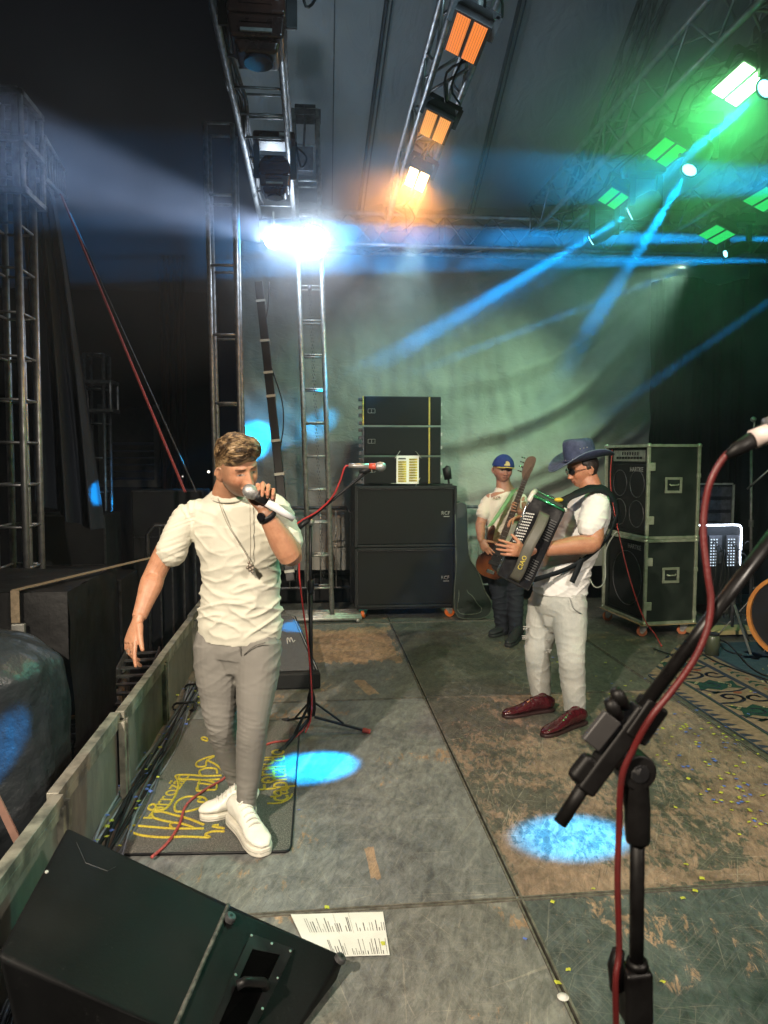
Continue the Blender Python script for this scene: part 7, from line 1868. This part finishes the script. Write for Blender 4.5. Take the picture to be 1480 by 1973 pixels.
    for a0 in (0.12,0.60):
      vn = MB()
      for k in range(9):
        vn.hexa([Q(a0+0.028*k,0.74,-0.002),Q(a0+0.028*k+0.012,0.74,-0.002),Q(a0+0.028*k+0.012,0.92,-0.002),Q(a0+0.028*k,0.92,-0.002)],[Q(a0+0.028*k,0.74,-0.012),Q(a0+0.028*k+0.012,0.74,-0.012),Q(a0+0.028*k+0.012,0.92,-0.012),Q(a0+0.028*k,0.92,-0.012)])
      vn.build('vent_slats', pm('vent_grey',(0.06,0.062,0.065),rough=0.35), ac)
    MB().tube([Q(0.985,0.06,-0.02),Q(0.985,0.97,-0.02)],0.0075,10).build('chrome_bar', pm('green_chrome',(0.10,0.62,0.28),rough=0.18,metal=0.8), ac, smooth=True)
    MB().hexa([Q(1.0,0.1,0.05),Q(1.0,0.9,0.05),Q(1.0,0.9,0.32),Q(1.0,0.1,0.32)],[Q(1.012,0.14,0.08),Q(1.012,0.86,0.08),Q(1.012,0.86,0.30),Q(1.012,0.14,0.30)]).build('top_panel', pm('top_panel',(0.05,0.05,0.053),rough=0.35), ac, bevel=0.003)
    MB().ball(Q(1.02,0.75,0.55),0.020,10,(1.5,1,0.7)).build('yellow_tag', pm('yellow_plastic',(0.7,0.5,0.03),rough=0.4), ac, smooth=True)
    # shoulder straps
    sp = pm('black_padded_strap', (0.005,0.008,0.010), (0.009,0.013,0.016), 14, 0.75, spec=0.2)
    def strap(pts, wd, nm, upv, par=ac):
        Pn = smoothpts(pts,5); mb = MB(); vs = []
        for k, p in enumerate(Pn):
            t = (Pn[min(k+1,len(Pn)-1)]-Pn[max(k-1,0)]).normalized(); nn = Vector(upv[min(len(upv)-1,int(k/len(Pn)*len(upv)))]); s_ = t.cross(nn).normalized()
            vs += [p-s_*wd/2, p+s_*wd/2]
        mb.add(vs,[(2*k,2*k+1,2*k+3,2*k+2) for k in range(len(Pn)-1)]); return mb.build(nm, sp, par, smooth=True, solid=0.006)
    strap([Q(0.97,0.9,0.15),P(1086,966,4.15),P(1112,951,4.14),P(1142,941,4.15),P(1168,946,4.17),P(1184,965,4.19),P(1190,990,4.20),P(1182,1014,4.18)],0.062,'shoulder_strap',[(-0.4,-0.5,0.8),(0,-0.5,1),(0.1,-0.5,1),(0.5,-0.6,0.8),(1,-0.6,0.2),(1,-0.6,0),(1,-0.6,-0.1),(0.8,-0.8,-0.2)])
    strap([P(1183,1010,4.18),P(1172,1034,4.13),P(1146,1062,4.115),P(1112,1086,4.115),P(1078,1102,4.12),Q(0.12,1.0,0.2)],0.030,'back_strap',[(0.7,-0.9,-0.3),(0.3,-1,-0.2),(0.1,-1,-0.2),(0,-1,-0.2)])
    strap([P(1122,1075,4.115),P(1112,1100,4.112),P(1102,1122,4.112)],0.034,'strap_end',[(0,-1,0)])
accordionist()

# ------------------------------------------------------------------------- THE BASSIST
def bassist():
    root = thing('person', 'man in a blue cap and black trousers playing a brown bass guitar behind', 'person', H(970,1235,0))
    P = A; Y0 = 6.35
    H_ = Head(P(969,905,Y0-0.02), (0.06,-1,-0.08), (0.05,0,1), 1.0, wide=1.12)
    xs = Vector((1,0.12,0))
    sk = MB(); H_.add(sk)
    loft(sk, dense([(P(972,1060,Y0),xs,0.17,0.11),(P(972,1010,Y0),xs,0.165,0.11),(P(973,975,Y0),xs,0.18,0.11),(P(973,952,Y0),xs,0.15,0.08),(P(972,942,Y0),xs,0.085,0.066),(P(970,930,Y0),xs,0.066,0.06),(P(970,918,Y0),xs,0.062,0.06)],4),28)
    S,E,W = P(944,962,Y0), P(926,1010,Y0-0.05), P(927,1040,Y0-0.27)
    limb(sk,[S,S.lerp(E,0.5),E,E.lerp(W,0.3),W],[0.055,0.052,0.045,0.046,0.030])
    hand(sk, W, P(936,1052,Y0-0.30)-W+Vector((0,0,-0.02)), (0.6,0.55,-0.3), (-0.6,-0.4,0.5), [0.35,0.45,0.5,0.6], 1.0, 0.10)
    S,E,W = P(1003,962,Y0), P(1022,1010,Y0-0.1), P(1000,984,Y0-0.28)
    limb(sk,[S,S.lerp(E,0.5),E,E.lerp(W,0.3),W],[0.055,0.052,0.045,0.046,0.030])
    hand(sk, W, P(984,975,Y0-0.33)-W+Vector((0,0,0.0)), (0.0,-1,0.1), (0.3,0,1), [0.7,0.8,0.8,0.9], 0.95, 0.08)
    for (a,b,c) in ((P(956,1075,Y0),P(962,1145,Y0-0.02),P(968,1212,6.42)),(P(990,1075,Y0),P(993,1150,Y0-0.05),P(994,1222,6.25))):
        limb(sk,[a,a.lerp(b,0.5),b,b.lerp(c,0.4),c],[0.08,0.075,0.055,0.05,0.036])
    me = fuse(sk, 0.0045, 2, 0.4); co = co_of(me)
    c = skin_colors(co, None, (0.36,0.185,0.115), H_, beard=0.0, goatee=True, lipc=(0.30,0.12,0.09), squint=0.0045)
    finish(me, 'body', skinmat('skin_brown'), root, co, c)
    hd = pm('black_hair', (0.012,0.010,0.009), rough=0.6)
    def hg(dl,df,du): return 0.004 if (df < 0.05 and du > -0.25) else -0.006
    hb = MB(); hb.add(*H_.surf(hg,60,40)); hb.build('hair', hd, root, smooth=True)
    # cap
    blue = pm('royal_blue_cap', (0.008,0.026,0.16), (0.006,0.019,0.12), 20, 0.85); yel2 = pm('gold_cap_brim', (0.45,0.33,0.05), (0.38,0.28,0.04), 20, 0.7)
    def cg(dl,df,du): return 0.014+0.010*max(0,df)*max(0,du) if du > 0.30 else -0.02
    cb_ = MB(); vs, fs = H_.surf(lambda a,b,c_: 0.013+0.016*max(0,b)*max(0,c_)+0.010*max(0,c_), 48, 40)
    hh = [H_.loc(np.array([list(v)]))[2][0] for v in vs]; keep = set(i for i,h in enumerate(hh) if h > 0.030)
    cb_.add(vs, fs); cb_.f = [f for f in cb_.f if all(i in keep for i in f)]; cb_.mi = [0]*len(cb_.f)
    cap = cb_.build('cap', blue, root, smooth=True, solid=0.003)
    ORIG[cap.name] = ORIG[root.name]
    MB().grid(lambda u,v: H_.W((0.085*math.sin((u-0.5)*math.pi))*(1-0.06*v), 0.070+0.020*math.cos((u-0.5)*math.pi)+0.065*v*math.cos((u-0.5)*math.pi*0.86), 0.036-0.012*abs(u-0.5)*2-0.004*v), 20, 6).build('cap_brim', yel2, cap, smooth=True, solid=0.004)
    em_ = MB(); 
    em_.add([H_.W(l,0.109-abs(l)*0.15-0.2*(u_-0.05),u_) for l,u_ in ((-0.026,0.046),(0.026,0.046),(0.026,0.060),(0.018,0.078),(0.004,0.086),(-0.014,0.082),(-0.012,0.066),(-0.026,0.056))],[tuple(range(8))])
    em_.build('cap_emblem', pm('gold_patch',(0.62,0.52,0.22)), cap, solid=0.004)
    tm = fabric('pale_cream_shirt', (0.66,0.62,0.54), (0.58,0.55,0.48), 400)
    sh = MB(); loft(sh, dense([(P(972,1062,Y0),xs,0.185,0.125),(P(972,1010,Y0),xs,0.175,0.12),(P(973,975,Y0),xs,0.190,0.12),(P(973,956,Y0),xs,0.165,0.095),(P(972,946,Y0),xs,0.105,0.075),(P(972,940,Y0),xs,0.082,0.066)],4),32)
    limb(sh,[P(950,960,Y0),P(941,968,Y0),P(932,990,Y0-0.03)],[0.06,0.068,0.070],20); limb(sh,[P(998,960,Y0),P(1006,968,Y0),P(1013,990,Y0-0.04)],[0.06,0.068,0.070],20)
    me = fuse(sh, 0.007, 3, 0.5)
    shirt = finish(me,'t_shirt',tm,root,wrinkle(me, lambda p: 0.007*max(0,ridged((p[0]+0.4*p[2],p[1],p[2]-0.4*p[0]),(6,6,20),5.1))**2-0.004))
    text('shirt_print', 'PIZZA', 0.032, P(955,958,Y0-0.140), (1,0.1,0), (0,0,1), pm('faded_red_print',(0.35,0.16,0.12)), shirt, extrude=0.004)
    sk2 = fabric('black_denim', (0.012,0.015,0.022), (0.02,0.024,0.032), 300); tr = MB()
    limb(tr,[P(972,1052,Y0),P(972,1072,Y0),P(972,1090,Y0)],[(0.165,0.115),(0.17,0.12),(0.15,0.11)],24)
    for (a,b,c) in ((P(956,1078,Y0),P(962,1145,Y0-0.02),P(968,1216,6.42)),(P(990,1078,Y0),P(993,1150,Y0-0.05),P(994,1226,6.25))):
        limb(tr,[a,a.lerp(b,0.5),b,b.lerp(c,0.4),b.lerp(c,0.8),c],[0.10,0.095,0.075,0.072,0.064,0.066],20)
    me = fuse(tr,0.007,3,0.5); finish(me,'trousers',sk2,root,wrinkle(me, lambda p: 0.008*max(0,ridged(p,(7,7,20),2.2))**2-0.003))
    bs = pm('black_suede', (0.012,0.016,0.018), rough=0.7)
    shoe(root, H(986,1216,0.002), H(944,1228,0.002), wm=bs, smat=bs, ankle=P(968,1214,6.42), laces=False, sole_h=0.025, name='shoe', hi=0.1)
    shoe(root, H(1004,1226,0.002), H(978,1247,0.002), wm=bs, smat=bs, ankle=P(994,1224,6.25), laces=False, sole_h=0.025, name='shoe', hi=0.1)
    # ---------------- bass guitar
    YG = 6.06
    c0, c1 = P(955,1072,YG), P(1008,932,YG-0.02)
    ax = (c1-c0).normalized(); nrm = Vector((-0.12,-1,0.06)); nrm = (nrm-ax*nrm.dot(ax)).normalized(); sd_ = ax.cross(nrm)
    g = thing('bass_guitar', 'sunburst brown bass guitar with a dark neck held by the man in the cap', 'bass guitar', c0)
    B = lambda a,s_,h=0: c0+ax*a+sd_*s_+nrm*h
    out_ = [(-0.22,0.0),(-0.21,0.09),(-0.14,0.155),(-0.05,0.155),(0.02,0.115),(0.09,0.125),(0.17,0.155),(0.225,0.14),(0.21,0.11),(0.13,0.075),(0.10,0.03),(0.10,-0.03),(0.14,-0.085),(0.26,-0.11),(0.275,-0.145),(0.22,-0.165),(0.13,-0.15),(0.04,-0.125),(-0.05,-0.165),(-0.15,-0.16),(-0.21,-0.09)]
    out_ = [(a*0.9,s_*0.84) for a,s_ in out_]
    pts = smoothpts([B(a,s_,-0.02) for a,s_ in out_]+[B(*out_[0],-0.02)],4)[:-1]
    bmx, nt, P_, N, L = nodes('sunburst_lacquer')
    n1 = ntex(nt, coords(nt,(1,1,1)), 3.2, 3, 0.5); L.new(ramp(nt, n1, [(0.44,(0.008,0.004,0.004)),(0.56,(0.075,0.020,0.008)),(0.70,(0.16,0.05,0.014))]), P_.inputs['Base Color']); P_.inputs['Roughness'].default_value = 0.2
    MB().prism(pts, nrm*0.04).build('body', bmx, g, bevel=0.008, seg=3)
    pgp = smoothpts([B(a,s_,0.022) for a,s_ in ((-0.12,0.05),(-0.10,0.12),(0.03,0.08),(0.12,0.10),(0.12,-0.03),(0.0,-0.04),(-0.10,0.0),(-0.12,0.05))],3)[:-1]
    MB().prism(pgp, nrm*0.003).build('pickguard', M['black'], g)
    rw = pm('dark_fretboard', (0.035,0.022,0.015), (0.05,0.03,0.02), 20, 0.4); mp_ = pm('maple_neck', (0.12,0.06,0.03), rough=0.4)
    MB().hexa([B(0.06,-0.030,0.02),B(0.72,-0.021,0.02),B(0.72,0.021,0.02),B(0.06,0.030,0.02)],[B(0.06,-0.030,0.036),B(0.72,-0.021,0.036),B(0.72,0.021,0.036),B(0.06,0.030,0.036)]).build('fretboard', rw, g)
    MB().hexa([B(0.09,-0.028,0.0),B(0.72,-0.020,0.0),B(0.72,0.020,0.0),B(0.09,0.028,0.0)],[B(0.09,-0.030,0.0195),B(0.72,-0.021,0.0195),B(0.72,0.021,0.0195),B(0.09,0.030,0.0195)]).build('neck', mp_, g)
    fr_ = MB()
    for k in range(18): fr_.bar(B(0.14+0.58*(1-0.945**k)/(1-0.945**18),-0.024,0.037),B(0.14+0.58*(1-0.945**k)/(1-0.945**18),0.024,0.037),0.002,0.002)
    fr_.build('frets', M['alu'], g)
    hs = smoothpts([B(a,s_,0.006) for a,s_ in ((0.72,-0.021),(0.76,-0.045),(0.84,-0.055),(0.90,-0.05),(0.93,-0.01),(0.92,0.025),(0.86,0.035),(0.78,0.028),(0.72,0.021),(0.72,-0.021))],2)[:-1]
    MB().prism(hs, nrm*0.016).build('headstock', mp_, g, bevel=0.003)
    for k in range(4):
        q = B(0.77+0.040*k,-0.050-0.004*k,0.01); MB().cyl(q,q-sd_*0.035,0.006,8).build('tuner', chrome_(), g, smooth=True)
        MB().cyl(B(-0.14,-0.027+0.018*k,0.036),B(0.77+0.035*k,-0.015+0.010*k,0.042),0.0012,4).build('string', chrome_(), g)
    MB().box(B(-0.14,0,0.028),(0.07,0.02,0.03),Matrix((sd_,nrm,ax)).transposed()).build('bridge', chrome_(), g, bevel=0.003)
    for a in (0.03,-0.06): MB().box(B(a,0,0.028),(0.085,0.02,0.035),Matrix((sd_,nrm,ax)).transposed()).build('pickup', M['black'], g, bevel=0.003)
    gs = pm('green_strap', (0.16,0.34,0.15), (0.12,0.26,0.12), 20, 0.7)
    MB().grid(lambda u,v: [B(0.23,-0.14,0.0),P(1000,1000,6.18),P(1006,968,6.22),P(1000,948,6.24),P(990,940,6.30)][0].lerp(P(992,942,6.22),u)+Vector((0.055*(v-0.5),-0.02*math.sin(u*3.14),0.02*(v-0.5))),10,2).build('strap', gs, g, smooth=True, solid=0.004)
_ch = []
def chrome_():
    if not _ch: _ch.append(pm('chrome_parts', (0.6,0.6,0.6), (0.5,0.5,0.5), 10, 0.2, 1.0))
    return _ch[0]
bassist()
